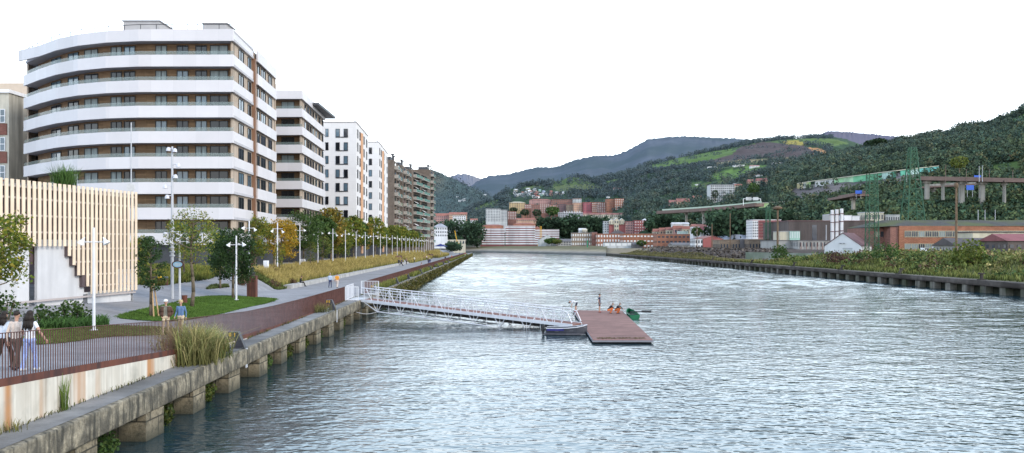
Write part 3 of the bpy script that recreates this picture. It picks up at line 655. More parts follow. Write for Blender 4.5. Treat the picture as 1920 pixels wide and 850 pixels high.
# scrub on the right bank, rubble, reeds
def zone(n, Y0, Y1, e0, e1, f=None):
    out = []
    while len(out) < n:
        Y = Y0+(Y1-Y0)*random.random()**1.3; e = random.uniform(e0, e1); X = redge(Y)+e
        if f is None or f(X, Y, e): out.append((X, Y, zr(X, Y)))
    return np.array(out)
random.seed(21)
tag(tuft_patch('scrub', zone(30000, 70, 262, 2.2, 45, lambda X, Y, e: nz(X, Y, .09, 3)+.25 > random.uniform(-.5, .4)), .85, .15, (.045,.06,.02), (.28,.26,.09), .55, hi2=(.16,.20,.05), jit=.5), 'tall wild grass and scrub covering the right bank behind the quay', 'scrub')
P = zone(850, 74, 258, 3.5, 40, lambda X, Y, e: nz(X, Y, .05, 6) > random.uniform(-.35, .35)); k = 70; S = RS.uniform(.7, 2.4, len(P))
d = rnd_dirs(len(P)*k)*RS.uniform(.3, 1, (len(P)*k, 1)); d[:, 2] = np.abs(d[:, 2]); C = np.repeat(P, k, 0)+d*np.repeat(S, k)[:, None]*np.array([[1.0,1.0,.8]])
V, Q = cards(C, np.repeat(S, k)*RS.uniform(.14, .3, len(C)))
hue = RS.uniform(0, 1, len(P)); base = np.array([.055,.085,.03])[None]*np.ones((len(P), 1)); base[hue > .35] = (.11,.135,.04); base[hue > .62] = (.15,.15,.055); base[hue > .80] = (.12,.075,.05); base[hue > .9] = (.22,.19,.08)
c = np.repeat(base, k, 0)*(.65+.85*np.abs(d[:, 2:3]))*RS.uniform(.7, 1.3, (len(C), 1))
tag(bulk('scrub_bushes', V, Q, WOODM, attr=np.repeat(c, 4, 0)), 'mixed green and reddish bushes among the scrub on the right bank', 'scrub', kind='stuff')
tag(tuft_patch('dry_grass', zone(9000, 255, 520, 1.6, 9), .8, .22, (.06,.06,.03), (.24,.20,.09), .6, hi2=(.12,.13,.05)), 'pale dry grass along the far part of the right quay', 'scrub')
P = zone(2600, 305, 500, 5, 40); V, Q = cards(P+np.array([[0,0,.2]]), RS.uniform(.5, 1.6, len(P)))
tag(bulk('rubble', V, Q, leafmat('rubble_tone', (.05,.042,.038), (.085,.068,.058), (.15,.125,.105), trans=0)), 'dark rubble and broken spoil heaped on the right bank', 'rubble', kind='stuff')
def bush(px, py, Y, r, h, label, mat, n=500, name='bush', group=None, size=.3):
    p = at(px, py, Y); t = thing(name, label, 'bush', p, group); d = rnd_dirs(n)*RS.uniform(.2, 1, (n, 1))**.5; d[:, 2] = np.abs(d[:, 2])
    d[:, :2] += .25*np.sin(d[:, 1::-1]*7+RS.uniform(0, 6)); V, Q = cards(d*np.array([r, r, h]), size*RS.uniform(.6, 1.4, n)); bulk('leaves', V, Q, mat, parent=t)
    m = MB(); [m.tube((0,0,-.3), (r*.5*math.cos(a), r*.5*math.sin(a), h*.6), .06, .02, 5) for a in (0, 2, 4)]; b = m.build('stem', BARK, t, org=(0,0,0)); b.location = (0,0,0); return t
GREENL = leafmat('green_leaf', (.03,.065,.018), (.06,.11,.028), (.10,.15,.04))
YGREEN = leafmat('yellow_green_leaf', (.07,.10,.02), (.12,.15,.03), (.20,.20,.05))
bush(1815, 497, 150, 3.2, 4.6, 'tallest light green bush in the scrub below the brown pole', YGREEN, 900, size=.5)
bush(1570, 492, 190, 2.6, 2.6, 'reddish brown low bush at the left end of the scrub mound', leafmat('red_leaf', (.07,.035,.03), (.10,.05,.04), (.13,.08,.05)), 500, size=.4)
bush(1663, 484, 180, 3.2, 3.4, 'bright green bush in front of the brick factory corner', GREENL, 600, size=.4)
bush(1462, 484, 240, 2.6, 4, 'dark bush at the foot of the brown pole by the painted wall', GREENL, 500, size=.5)
# ------------------------------------------------------------------ the apartment blocks of the left bank
def rayhit(path, px):
    k = (px-CX)/F
    for (a, b), (c, d) in zip(path, path[1:]):
        # point a+(c-a)t with x = k*y
        den = (c-a)-k*(d-b)
        if abs(den) < 1e-9: continue
        t = (k*b-a)/den
        if -.001 <= t <= 1.001: return Vector((a+(c-a)*t, b+(d-b)*t)), math.atan2(d-b, c-a)
    return None, 0
WCACHE = {}
def win_mesh(wd, h, leaves, glass, deep=.10):
    """frame and pane meshes; local x along the wall, y = outwards negative"""
    k = (round(wd, 1), round(h, 2), leaves, glass.name)
    if k in WCACHE: return WCACHE[k]
    wd = round(wd, 1); f = MB(); t = .07
    f.box(-wd/2, wd/2, -deep, .0, h-t, h); f.box(-wd/2, wd/2, -deep, .0, 0, t); f.box(-wd/2, -wd/2+t, -deep, 0, t, h-t); f.box(wd/2-t, wd/2, -deep, 0, t, h-t)
    for i in range(1, leaves):
        x = -wd/2+wd*i/leaves; f.box(x-t*.6, x+t*.6, -deep+.01, 0, t, h-t)
    p = MB(); p.quad((-wd/2+t, -.03, t), (wd/2-t, -.03, t), (wd/2-t, -.03, h-t), (-wd/2+t, -.03, h-t))
    WCACHE[k] = (f.mesh('window', DARKM), p.mesh('pane', glass)); return WCACHE[k]
def put_window(t, xy, ang, z, wd, h, leaves, glass, name='window'):
    fm, pm = win_mesh(wd, h, leaves, glass); o = ORG[t.name]
    w_ = inst(name, fm, t, (xy[0]-o.x, xy[1]-o.y, z-o.z), ang); inst('pane', pm, w_); return w_
random.seed(5)
def pick_glass():
    return random.choices([GLASSD, GLASSB, CURT], [.5, .28, .22])[0]
PIT = 3.05
def banded(t, outer, inner, side_out, side_in, zt, zbase, roofout, front_win, side_win, foot, thin_top=1.4):
    """white parapet bands along an outer line, recessed timber walls behind, floor slabs, glass balustrades, windows"""
    nb = int((zt-zbase-2.5)/PIT)
    bands, slabs, gl_ = MB(), MB(), MB()
    for k in range(nb+1):
        z = zt-PIT*k; line = roofout if k == 0 else outer
        bands.strip(line, z-1.4, z, .22)
        for sp in side_out: bands.strip(sp, z-1.4, z, .22)
        slabs.prism(foot, z-1.38, z-1.10)
        if k: gl_.strip(offset(line, .08), z+.002, z+.46, .025)
    slabs.prism(foot, zt-.35, zt-.12)
    bands.build('parapet_band', WHITE, t); slabs.build('floor_slab', M('slab_soffit', (.42,.41,.43), .8, .1, 1), t)
    gl_.build('glass_balustrade', GLASSR, t)
    zbase = zt-PIT*nb-1.05; m = MB(); m.strip(inner, zbase, zt-.3, .2); m.build('timber_wall', WOODC, t)
    m = MB()
    for sp in side_in: m.strip(sp, zbase, zt-.3, .2)
    m.build('side_wall', WOODP, t)
    for k in range(nb):
        z = zt-PIT*(k+1)-1.09
        for p0, p1 in front_win:
            xy, a = rayhit(inner, (p0+p1)/2)
            if xy is None: continue
            A, _ = rayhit(inner, p0); B, _ = rayhit(inner, p1); wd = (A-B).length if A and B else (p1-p0)/F*xy.y
            put_window(t, xy, a+PI if math.cos(a) < 0 else a, z, wd, 2.55, 2 if wd > 1.3 else 1, pick_glass(), 'balcony_door')
        for j, (p0, p1) in enumerate(side_win):
            for sp in side_in:
                xy, a = rayhit(sp, (p0+p1)/2)
                if xy is None: continue
                A, _ = rayhit(sp, p0); B, _ = rayhit(sp, p1); wd = (A-B).length if A and B else 1.2
                put_window(t, xy, a if math.sin(a) > 0 else a+PI, z, wd, 2.55, 2 if wd > 1.6 else 1, GLASSD if random.random() < .7 else GLASSB); break
# block 1: curved front
c1 = (-33.3, 102.0)
front = [c1, (-44.7,102.1), (-49.0,102.9), (-53.2,104.5), (-57.2,107.0), (-61.2,110.4), (-65.6,114.6)][::-1]
back1 = [(-68.5,128), (-50,134), (-35.2,126.0)]
s1 = [c1, (-33.95,112.0)]; s2 = [(-33.75,113.4), (-34.6,125.4)]
roof1 = front[:]; roof1[0] = (-65.55,113.3)
inner1 = offset(front, 1.55); inner1[-1] = (-33.75, inner1[-1][1]); inner1[0] = (-64.2, 115.6)
si1 = [(-33.62,102.6), (-34.15,112.0)]; si2 = [(-34.25,113.4), (-34.85,125.2)]
b1 = thing('apartment_building', 'nearest big white-banded apartment block with curved front and timber recesses', 'building', (-45, 108, 4.0))
foot1 = [(x, y) for x, y in offset(front, .23)]+[(-33.9,112), (-34.3,113.4), (-34.9,125)]+[(-50,133), (-64,126)]
banded(b1, front, inner1, [s1, s2], [si1, si2], 32.7, 3.7, roof1, [(57,75),(97,115),(128,148),(160,183),(209,228),(233,254),(292,313),(332,353),(367,388),(394,428)], [(447,456),(464,470),(482,486),(489,497),(503,509)], foot1)
m = MB(); m.prism([(-33.7,112.05), (-34.4,112.05), (-34.6,113.35), (-33.95,113.35)], 3.7, 31.4); m.build('recess_strip', BROWNP, b1)
m = MB(); m.prism([(-33.75,102.5), (-44.5,102.7), (-49,103.8), (-53,105.4), (-57,107.9), (-64,114.6), (-66,128), (-35.0,125)], 3.2, 7.3); m.build('ground_floor', DARKG, b1)
m = MB(); m.strip([(-65.4,115.4), (-66.2,128), (-50,133.4), (-34.9,125.6)], 3.7, 32.2, .2); m.build('rear_wall', WOODP, b1)
for c_, d_ in (((-47.8,112,34.0), (4.6,4,3.6)), ((-42.3,114,33.5), (2.6,3,2.6)), ((-36.4,106,33.1), (2.8,3,1.9))):
    m = MB(); m.cbox(c_, d_); m.cbox((c_[0], c_[1], c_[2]+d_[2]/2), (d_[0]+.35, d_[1]+.35, .12)); m.build('roof_box', M('roof_plant_grey', (.36,.345,.345), .7, .08, 1), b1)
m = MB(); rl = offset(front, .5)
for a, b in zip(rl, rl[1:]):
    n = max(1, int(math.hypot(b[0]-a[0], b[1]-a[1])/1.8))
    for i in range(n):
        x, y = a[0]+(b[0]-a[0])*i/n, a[1]+(b[1]-a[1])*i/n; m.cbox((x, y, 33.05), (.06,.06,.7))
    m.beam((*a, 33.4), (*b, 33.4), .06, .06)
m.build('roof_rail', DARKM, b1)
m = MB(); m.tube((-42,114,34.6), (-42,114,39), .06, .03, 6); m.tube((-42.6,114,38.2), (-41.4,114,38.2), .03, n=5); m.build('aerial', GREYM, b1)
for x, y, zz in ((-56.4,107.6,20.5),):
    pass
# block 2: rectangular, same language
Y2 = 144.0; c2 = ((567-CX)/F*Y2, Y2); far2 = ((610-CX)/F*168.7, 168.7)
fr2 = [(c2[0]-22, Y2+.5), c2]; sd2 = [c2, far2]
in2 = [(c2[0]-22, Y2+2.0), (c2[0]-.45, Y2+1.6)]; sdi2 = [(c2[0]-.42, Y2+.6), (far2[0]-.4, far2[1]-.2)]
b2 = thing('apartment_building', 'second white-banded apartment block behind the curved one', 'building', (c2[0]-8, Y2+8, 4.0))
banded(b2, fr2, in2, [sd2], [sdi2], 33.0, 3.7, fr2, [(528,552)], [(570.5,573.5),(575.5,578.5),(580.5,583.5),(585.5,588),(591,593.5),(597,600),(603,605.5)], [(c2[0]-22, Y2+.8), (c2[0]-.3, Y2+.3), (far2[0]-.3, far2[1]), (far2[0]-20, far2[1])])
m = MB(); m.prism([(c2[0]-21, Y2+1.0), (c2[0]-.5, Y2+.7), (far2[0]-.5, far2[1]), (far2[0]-20, far2[1])], 3.2, 7.6); m.build('ground_floor', DARKG, b2)
for c_, d_ in (((c2[0]-6,Y2+7,33.9), (5,5,2)), ((c2[0]-10,Y2+14,34.4), (6,6,2.6))): m = MB(); m.cbox(c_, d_); m.build('roof_box', WHITEP, b2)
m = MB(); m.prism([(c2[0]+.5, Y2+10), (far2[0]+1.6, far2[1]+2), (far2[0]-6, far2[1]+2), (c2[0]-6, Y2+10)], 32.2, 32.6); m.build('roof_canopy', DARKG, b2)
# white rendered blocks with orange strips
ORANGE = M('orange_panel', (.56,.33,.20), .7, .15, .7)
def white_block(label, pf0, pf1, Yf, ps1, Ys, ytop, pit_px, n, cols, sides, orange):
    x0, x1 = (pf0-CX)/F*Yf, (pf1-CX)/F*Yf; xs = (ps1-CX)/F*Ys; z1 = CZ+(HY-ytop)/F*Yf
    t = thing('apartment_building', label, 'building', ((x0+x1)/2, Yf+5, 4)); m = MB(); m.prism([(x0-8, Yf), (x1, Yf), (xs, Ys), (x0-10, Ys)], 3, z1); m.build('wall', tilemat('white_panel_wall', (.66,.635,.63), (.56,.54,.53), 3.2, 1.5, .02, .7, size=.02, blot=.15), t)
    m = MB(); m.prism([(x0-8.1, Yf-.1), (x1+.1, Yf-.1), (xs+.1, Ys+.1), (x0-10, Ys+.1)], z1, z1+.25); m.build('roof_edge', M('roof_edge', (.35,.33,.33), .8, .1, 1), t)
    m = MB(); m.prism([(x0-7, Yf-.06), (x1+.05, Yf-.06), (xs+.05, Ys), (x0-7, Ys)], 3, 7.6); m.build('ground_floor', DARKG, t)
    fp = [(x0-8, Yf), (x1, Yf)]; sp = [(x1, Yf), (xs, Ys)]; pit = pit_px/F*Yf
    a = math.atan2(Ys-Yf, xs-x1); L_ = math.hypot(xs-x1, Ys-Yf)
    for k in range(n):
        z = z1-2.05-k*pit-1.1
        for p0, p1 in cols:
            xy, _ = rayhit(fp, (p0+p1)/2)
            if xy: put_window(t, xy, 0, z, (p1-p0)/F*Yf, 1.75, 1, GLASSD if random.random() < .6 else GLASSB)
        for s_ in sides: put_window(t, (x1+(xs-x1)*s_, Yf+(Ys-Yf)*s_), a, z, 1.5, 1.9, 1, GLASSD)
        if len(cols) > 2:
            m = MB(); m.box((cols[-2][0]-CX)/F*Yf, (cols[-1][1]-CX)/F*Yf, Yf-.12, Yf-.01, z-.18, z+.0); m.build('sill', DARKM, t)
    for s0, s1_ in orange[:1]:
        m = MB(); m.prism([(x1+(xs-x1)*s+off, Yf+(Ys-Yf)*s) for s, off in ((s0, .0), (s0, .35), (s1_, .35), (s1_, .0))], 5, z1-1.2); m.build('orange_strip', ORANGE, t)
    m = MB(); m.tube((x1-1, Yf+4, z1), (x1-1, Yf+4, z1+1.6), .15, .15, 6); m.build('vent_pipe', GREYM, t)
    return t
white_block('white rendered block with paired dark windows and orange side strips', 608, 668, 189, 690, 213, 230, 25.4, 7, [(610,616),(629.5,637),(644.5,652.5)], [.1,.28,.62,.86], [(.36,.44),(.7,.78)])
white_block('narrower white rendered block just before the brown balcony block', 690, 710, 229, 727, 258, 267, 21, 8, [(692,697.5)], [.1,.25,.55,.9], [(.36,.44),(.68,.76)])
# brown block with green glass balconies, in three steps
BRN = tilemat('brown_brick_wall', (.135,.105,.085), (.10,.08,.065), .6, .25, .12, .85)
BALC = M('balcony_front', (.36,.33,.30), .8, .1, 1); BALG = glassmat('green_balcony_glass', (.20,.36,.32), .75)
SHADE = M('white_awning', (.74,.73,.72), .7, .05, 2)
b3 = thing('apartment_building', 'long brown apartment block with green glass balconies and white awnings', 'building', (-42, 320, 4))
prev = None
for j, (pf0, Yf, pf1, Ys, yt) in enumerate(((727,286,750,309,300),(749,312,768,338,310),(766,342,806,380,318),(800,384,814,402,318))):
    x0 = (pf0-CX)/F*Yf; xa = (pf0+(11 if j == 0 else 6)-CX)/F*Yf; xb = (pf1-CX)/F*Ys; z1 = CZ+(HY-yt)/F*Yf
    m = MB(); m.prism([(x0-12, Yf), (xa, Yf), (xb, Ys), (x0-14, Ys+1)], 3, z1); m.build('wall', BRN, b3)
    m = MB(); m.cbox((xa-4, Yf+9, z1+.9), (4,4,1.8)); m.build('roof_box', DARKG, b3)
    for xo, yo in ((2, 12), (2.5, 18)): m = MB(); m.tube((xa-xo,Yf+yo,z1), (xa-xo,Yf+yo,z1+3), .3, n=6); m.cbox((xa-xo,Yf+yo,z1+3.1), (1.2,1.2,.35)); m.build('chimney', DARKG, b3)
    d = Vector((xb-xa, Ys-Yf)); Ld = d.length; d.normalize(); nx = Vector((d.y, -d.x)); o = ORG[b3.name]; ang = math.atan2(d.y, d.x)
    bays = {0:[(3,8),(12,18)], 1:[(3,9),(13,20)], 2:[(3,16),(19,32)], 3:[(3,12)]}[j]
    for k in range(int((z1-8)/3.0)):
        z = z1-2.7-3.0*k
        for (u0, u1) in bays:
            key = (round(u1-u0), 'b')
            if key not in WCACHE:
                Lb = u1-u0; q = MB(); q.box(0, Lb, -1.35, 0, -.2, 0); q.box(0, .12, -1.35, 0, 0, 1.0); q.box(Lb-.12, Lb, -1.35, 0, 0, 1.0)
                g = MB(); g.box(.13, Lb-.13, -1.35, -1.30, .02, 1.05); dr = MB(); dr.box(.5, Lb-.5, -.06, 0, .02, 2.1)
                WCACHE[key] = (q.mesh('balcony', BALC), g.mesh('glass_front', BALG), dr.mesh('balcony_door', GLASSD))
            q, g, dr = WCACHE[key]; p = Vector((xa, Yf))+d*u0
            b_ = inst('balcony', q, b3, (p.x-o.x, p.y-o.y, z-o.z), ang); inst('glass_front', g, b_); inst('balcony_door', dr, b_)
            if random.random() < .38:
                key = ('aw', round(u1-u0))
                if key not in WCACHE:
                    aw = MB(); Lb = min(4, u1-u0); aw.add([(.3,-.05,2.2),(Lb-.3,-.05,2.2),(Lb-.3,-1.7,1.3),(.3,-1.7,1.3)], [(0,1,2,3)]); WCACHE[key] = aw.mesh('awning', SHADE)
                inst('awning', WCACHE[key], b_)
# buildings at the far left, behind the curved block
OLD = M('old_render', (.50,.47,.40), .85, .12, .5, streak=.7); RBR = tilemat('red_brick', (.20,.055,.04), (.22,.16,.13), .25, .075, .2)
t = thing('office_building', 'old cream building with red brick panels and white windows at the left edge', 'building', (-84, 132, 4))
m = MB(); m.box(-98, -73.1, 124, 140, 3, 29.0); m.build('wall', OLD, t); m = MB(); m.box(-98, -72.9, 123.7, 140, 29.0, 29.5); m.build('cornice', WHITEP, t)
for k in range(5):
    z = 24.6-4.1*k; m = MB(); m.box(-80, -73.35, 123.85, 123.99, z-1.7, z-.05); m.build('brick_panel', RBR, t)
    for x in (-77.0, -74.35):
        f = MB(); f.box(-.75, .75, -.12, 0, 0, 2.0); fm = f.mesh('window', WHITEP); p = MB()
        for i in (-1, 1):
            for q in (0, 1): p.box(i*.36-.28, i*.36+.28, -.14, -.11, .12+q*.95, .95+q*.95)
        w_ = inst('window', fm, t, (x+84, 123.99-132, z+.05-4)); inst('pane', p.mesh('pane', GLASSB), w_)
t = thing('office_building', 'tan stone office block with dark glass curtain wall beside the curved block', 'building', (-68, 138, 4))
TAN = M('tan_stone', (.47,.38,.30), .8, .1, .6)
m = MB(); m.box(-76.9, -62, 130, 148, 3, 29.5); m.box(-90, -60, 140, 156, 3, 33.5); m.box(-73.5, -61, 141, 150, 33.5, 36); m.build('wall', TAN, t)
m = MB(); m.box(-75.7, -65, 129.8, 129.99, 4, 21.0); m.build('curtain_glass', GLASSD, t); m = MB(); m.box(-76.2, -73.0, 129.8, 129.99, 22.5, 26.3); m.build('loggia_glass', GLASSB, t)
m = MB()
for i in range(6): m.box(-75.7+i*.8-.05, -75.7+i*.8+.05, 129.68, 129.79, 4, 21)
for i in range(6): m.box(-75.7, -65, 129.72, 129.78, 5+i*3.1, 5.12+i*3.1)
m.build('mullions', M('mullion', (.16,.15,.15), .5, .1, 2), t)

# ------------------------------------------------------------------ slatted pavilion
A, B = Vector((-30.55, 49.6)), Vector((-28.4, 64.6)); dv = (B-A).normalized(); nv = Vector((dv.y, -dv.x))      # nv points to the river
ZT, ZB = 10.85, 2.3; LP = (B-A).length
pv = thing('pavilion', 'low pavilion clad in cream vertical slats over grey concrete, left of the lawns', 'building', (A.x, A.y, ZB))
def pt(u, o, z): p = A+dv*u+nv*o; return (p.x, p.y, z)
def pbox(m, u0, u1, o0, o1, z0, z1, mi=0):
    vs = [pt(u, o, z) for z in (z0, z1) for u, o in ((u0, o0), (u1, o0), (u1, o1), (u0, o1))]
    return m.add(vs, [(0,1,2,3), (7,6,5,4), (4,5,1,0), (5,6,2,1), (6,7,3,2), (7,4,0,3)], mi)
def ufrom(px):
    k = (px-CX)/F; return (k*A.y-A.x)/(dv.x-k*dv.y)
def zat(px, py): u = ufrom(px); return CZ-(py-HY)/F*(A.y+dv.y*u)
ustep = [ufrom(p) for p in (66, 128, 137, 147, 156, 165, 262)]
m = MB(); pbox(m, -14, ufrom(64), -.55, -.35, ZB-2, 6.9); pbox(m, ufrom(78), ufrom(165), -.5, -.3, ZB-1, 7.2); pbox(m, ufrom(164.9), LP-.02, -.5, -.3, ZB-1, zat(210, 545)); pbox(m, LP-.3, LP+.0, -9, -.3, ZB-1, zat(210,545)); m.build('concrete_wall', CONCL, pv)
m = MB(); pbox(m, ufrom(64), ufrom(78), -1.2, -.9, ZB-1, 7.0); pbox(m, ufrom(163.5), ufrom(171), -.31, -.28, ZB-.5, zat(168, 552)); m.build('recess_panel', M('slate_panel', (.12,.125,.14), .7, .2, 1), pv)
m = MB(); pbox(m, -14, LP-.1, -1.6, -.62, 5.6, ZT-.12); pbox(m, LP-.6, LP-.1, -9, -1.6, ZB, ZT-.12); m.build('inner_wall', M('plum_panel', (.085,.06,.065), .6, .3, 1), pv)
nS = 34; du = .48
us = [LP-.12-i*du for i in range(60) if LP-.12-i*du > -13]
def zbot(u):
    if u < ustep[1]: return zat(128, 462)
    for i, y in ((2, 480), (3, 497), (4, 516), (5, 537)):
        if u < ustep[i]: return zat((128,137,147,156,165)[i-1], y)
    return zat(200, 549)
sme = {}
for i, u in enumerate(us):
    zb = zbot(u); s = MB(); pbox(s, u-.135, u+.135, -.02, .03, zb, ZT); s.build('slat', CREAM, pv)
m = MB()
for z in (3.3, 4.0, 4.8, 5.7, 6.6, 7.65, 8.7, 9.75, 10.45):
    pbox(m, next((u for u in sorted(us) if zbot(u) < z-.1), 0), LP-.05, -.2, -.06, z-.06, z+.06)
m.build('rail', M('slat_rail', (.42,.37,.36), .6, .1, 2), pv)
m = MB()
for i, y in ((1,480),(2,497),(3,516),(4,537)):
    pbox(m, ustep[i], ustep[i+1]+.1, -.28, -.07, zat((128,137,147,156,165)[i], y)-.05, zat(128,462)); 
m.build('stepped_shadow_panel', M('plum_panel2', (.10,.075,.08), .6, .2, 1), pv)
m = MB(); q = [pt(-14, -.3, 0)[:2], pt(LP, -.3, 0)[:2], pt(LP, -9, 0)[:2], pt(-14, -9, 0)[:2]]; m.prism(q, ZT-.35, ZT-.2); m.build('roof', M('flat_roof', (.25,.25,.25), .9, .2, 1), pv)
# things on the pavilion roof
def grass_plant(loc, H, W, n, lo, hi, label, name='grass_clump', hi2=None, lean=.7, cat='plant', rad=.3, group=None):
    t = thing(name, label, cat, loc, group); P = RS.normal(size=(n, 3))*np.array([[rad, rad, 0]]); tuft_patch('leaves', P, H, W, lo, hi, lean, hi2, None, t); return t
p = at(122, 347, 62); grass_plant((p.x, p.y, ZT-.2), 1.9, .05, 500, (.03,.06,.015), (.08,.15,.04), 'spiky green palm-like plant on the pavilion roof', 'roof_plant')
t = thing('pole_with_disc', 'slender grey pole with a round disc rising behind the pavilion roof', 'pole', (*at(246, 350, 66)[:2], ZT-3))
m = MB(); o = Vector(ORG[t.name]); m.tube(o, (o.x, o.y, at(246,230,66).z), .055, .04, 8); m.build('pole', GREYM, t)
m = MB(); z = at(246,352,66).z; m.tube((o.x, o.y-.12, z), (o.x, o.y-.06, z), .33, .33, 18); m.build('disc', M('pale_mesh', (.55,.54,.54), .6, .1, 6), t)
# ------------------------------------------------------------------ planting and furniture of the promenade
random.seed(33)
def strip_poly(Y0, Y1, d0, d1): return [(edge(Y0)-d0, Y0), (edge(Y1)-d0, Y1), (edge(Y1)-d1, Y1), (edge(Y0)-d1, Y0)]
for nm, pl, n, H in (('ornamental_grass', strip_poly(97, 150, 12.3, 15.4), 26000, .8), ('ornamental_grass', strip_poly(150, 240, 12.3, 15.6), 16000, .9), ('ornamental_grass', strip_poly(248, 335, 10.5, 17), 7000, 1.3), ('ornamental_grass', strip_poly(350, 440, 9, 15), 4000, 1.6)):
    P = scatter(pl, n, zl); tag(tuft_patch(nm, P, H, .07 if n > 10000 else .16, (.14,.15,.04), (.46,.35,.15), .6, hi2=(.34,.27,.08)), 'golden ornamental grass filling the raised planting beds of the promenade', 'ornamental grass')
SHRUBR = leafmat('russet_leaf', (.09,.05,.035), (.14,.085,.05), (.20,.13,.07))
for i, (px, py, r) in enumerate(((512,538,.8),(546,533,.7),(508,512,.9),(455,535,.6))):
    g = gl(px, py); bush(px, HY+(CZ-g.z)*F/g.y, g.y, r, r*1.1, ('russet shrub at the front end of the golden grass bed', 'paler russet shrub just left of the bench end', 'purplish shrub below the white box in the grass bed', 'small russet shrub left of the rusty pedestal')[i], SHRUBR, 260, 'shrub', None, .16)
tag(tuft_patch('ground_cover', scatter(strip_poly(94.5, 99, 11.6, 16.5), 5000, zl), .35, .07, (.04,.06,.02), (.10,.15,.04), .8, hi2=(.15,.15,.05)), 'low green planting along the front end of the golden grass bed', 'ground cover')
def gpoly(*pp): return [tuple(gl(*p)[:2]) for p in pp]
for k, (pl, n, H, hi, hi2, lb) in enumerate(((gpoly((257,535),(300,537),(335,532),(395,524),(425,512),(380,507),(300,503),(257,503)), 12000, .75, (.26,.22,.05), (.10,.15,.035), 'yellow-green ground cover bed behind the three bins'),
                             (gpoly((440,532),(478,530),(482,520),(455,520)), 1500, .4, (.15,.14,.06), (.10,.13,.04), 'small patch of low planting left of the rusty pedestal'),
                             (gpoly((386,543),(430,539),(428,535),(396,536)), 900, .25, (.11,.13,.05), (.09,.12,.04), 'sliver of low planting at the foot of the dark tree'),
                             (gpoly((505,496),(560,489),(600,484),(560,483),(510,491)), 1500, .25, (.11,.19,.05), (.09,.15,.04), 'bright grass strip before the dark ground floor'))):
    tag(tuft_patch('ground_cover', scatter(pl, n, zl), H, .09, (.04,.055,.018), hi, .7, hi2=hi2), lb, 'ground cover')
tag(tuft_patch('agapanthus_bed', scatter(gpoly((72,618),(140,618),(205,612),(196,602),(150,604),(80,608)), 2200, zl), .5, .06, (.02,.045,.012), (.055,.12,.03), .9, hi2=(.08,.15,.05)), 'strap-leaved dark green border plants before the pavilion wall', 'border plants')
def gbush(px, py, r, h, *a, **k): g = gl(px, py); return bush(px, HY+(CZ-g.z)*F/g.y, g.y, r, h, *a, **k)
gbush(134, 606, 1.0, 1.35, 'leafy green shrub standing above the border plants by the pavilion', GREENL, 700, 'shrub', None, .17)
gbush(82, 612, .7, 1.2, 'small leafy shrub behind the woman in blue trousers', GREENL, 350, 'shrub', None, .17)
gbush(12, 600, .9, 1.7, 'leafy shrub at the left edge behind the trio', GREENL, 350, 'shrub', None, .17)
# plants on the left quay
def on_quay(Y, o): return (edge(Y)-o, Y, 1.8)
grass_plant(on_quay(36.3, .95), 1.7, .03, 1700, (.10,.10,.035), (.46,.37,.18), 'big tan and green grass clump at the end of the retaining wall', hi2=(.20,.25,.08), lean=1.05, rad=.5)
grass_plant(on_quay(38.3, .95), 1.3, .03, 1200, (.07,.095,.03), (.18,.25,.08), 'greener grass clump just behind the big tan one', hi2=(.38,.32,.14), lean=1.0, rad=.45)
grass_plant(on_quay(40.2, 1.1), .6, .03, 400, (.07,.06,.02), (.30,.20,.08), 'low dry grass tuft beside the numbered bollard', lean=.9, rad=.3)
grass_plant(on_quay(25.9, 1.12), .95, .025, 60, (.06,.10,.02), (.16,.22,.05), 'single weed growing at the foot of the retaining wall', 'weed', lean=.25, rad=.10, cat='weed')
grass_plant(on_quay(22.9, 1.1), .4, .02, 60, (.08,.09,.03), (.24,.21,.08), 'small dry weed at the wall foot in the lower left', 'weed', lean=.5, rad=.2, cat='weed')
grass_plant(on_quay(64, 1.05), .75, .03, 260, (.06,.07,.025), (.22,.19,.08), 'dry grass tuft before the second numbered bollard', lean=.6, rad=.5)
P = np.array([(edge(Y)-random.uniform(1.0, 1.2), Y, 1.81) for Y in np.random.RandomState(3).uniform(20, 88, 900) if nz(Y, 0, .3) > -.1])
tag(tuft_patch('wall_foot_weeds', P, .16, .03, (.06,.06,.025), (.20,.17,.07), .7, hi2=(.10,.13,.04)), 'thin weeds in the joint at the foot of wall and fence', 'weeds')
P = np.array([on_quay(Y, random.uniform(.35, 1.15)) for Y in 93+np.abs(np.random.RandomState(4).uniform(0, 1, 9000))**1.4*380 if nz(Y, 4, .12) > -.25])
tag(tuft_patch('quay_grass', P, .75, .07, (.06,.08,.02), (.26,.23,.07), .6, hi2=(.13,.17,.045)), 'yellowish grass growing on the far quay deck before the fence', 'grass')
Yv = 92+np.abs(RS.uniform(0, 1, 16000))**1.5*480; keep = np.array([nz(y, 8, .16) > -.28 for y in Yv]); Yv = Yv[keep]
P = np.stack([edge(Yv)+RS.uniform(-.5, .42, len(Yv)), Yv, 1.75-RS.uniform(0, 1, len(Yv))**1.0*1.65], 1); V, Q = cards(P, RS.uniform(.12, .3, len(P))*(1+Yv/400))
tag(bulk('quay_creeper', V, Q, leafmat('creeper_leaf', (.045,.05,.012), (.085,.085,.02), (.15,.12,.04), trans=.1)), 'creeper and weeds hanging over the face of the far left quay', 'creeper', kind='stuff')
WPL = leafmat('wall_plant_leaf', (.03,.05,.01), (.06,.09,.018), (.12,.12,.03))
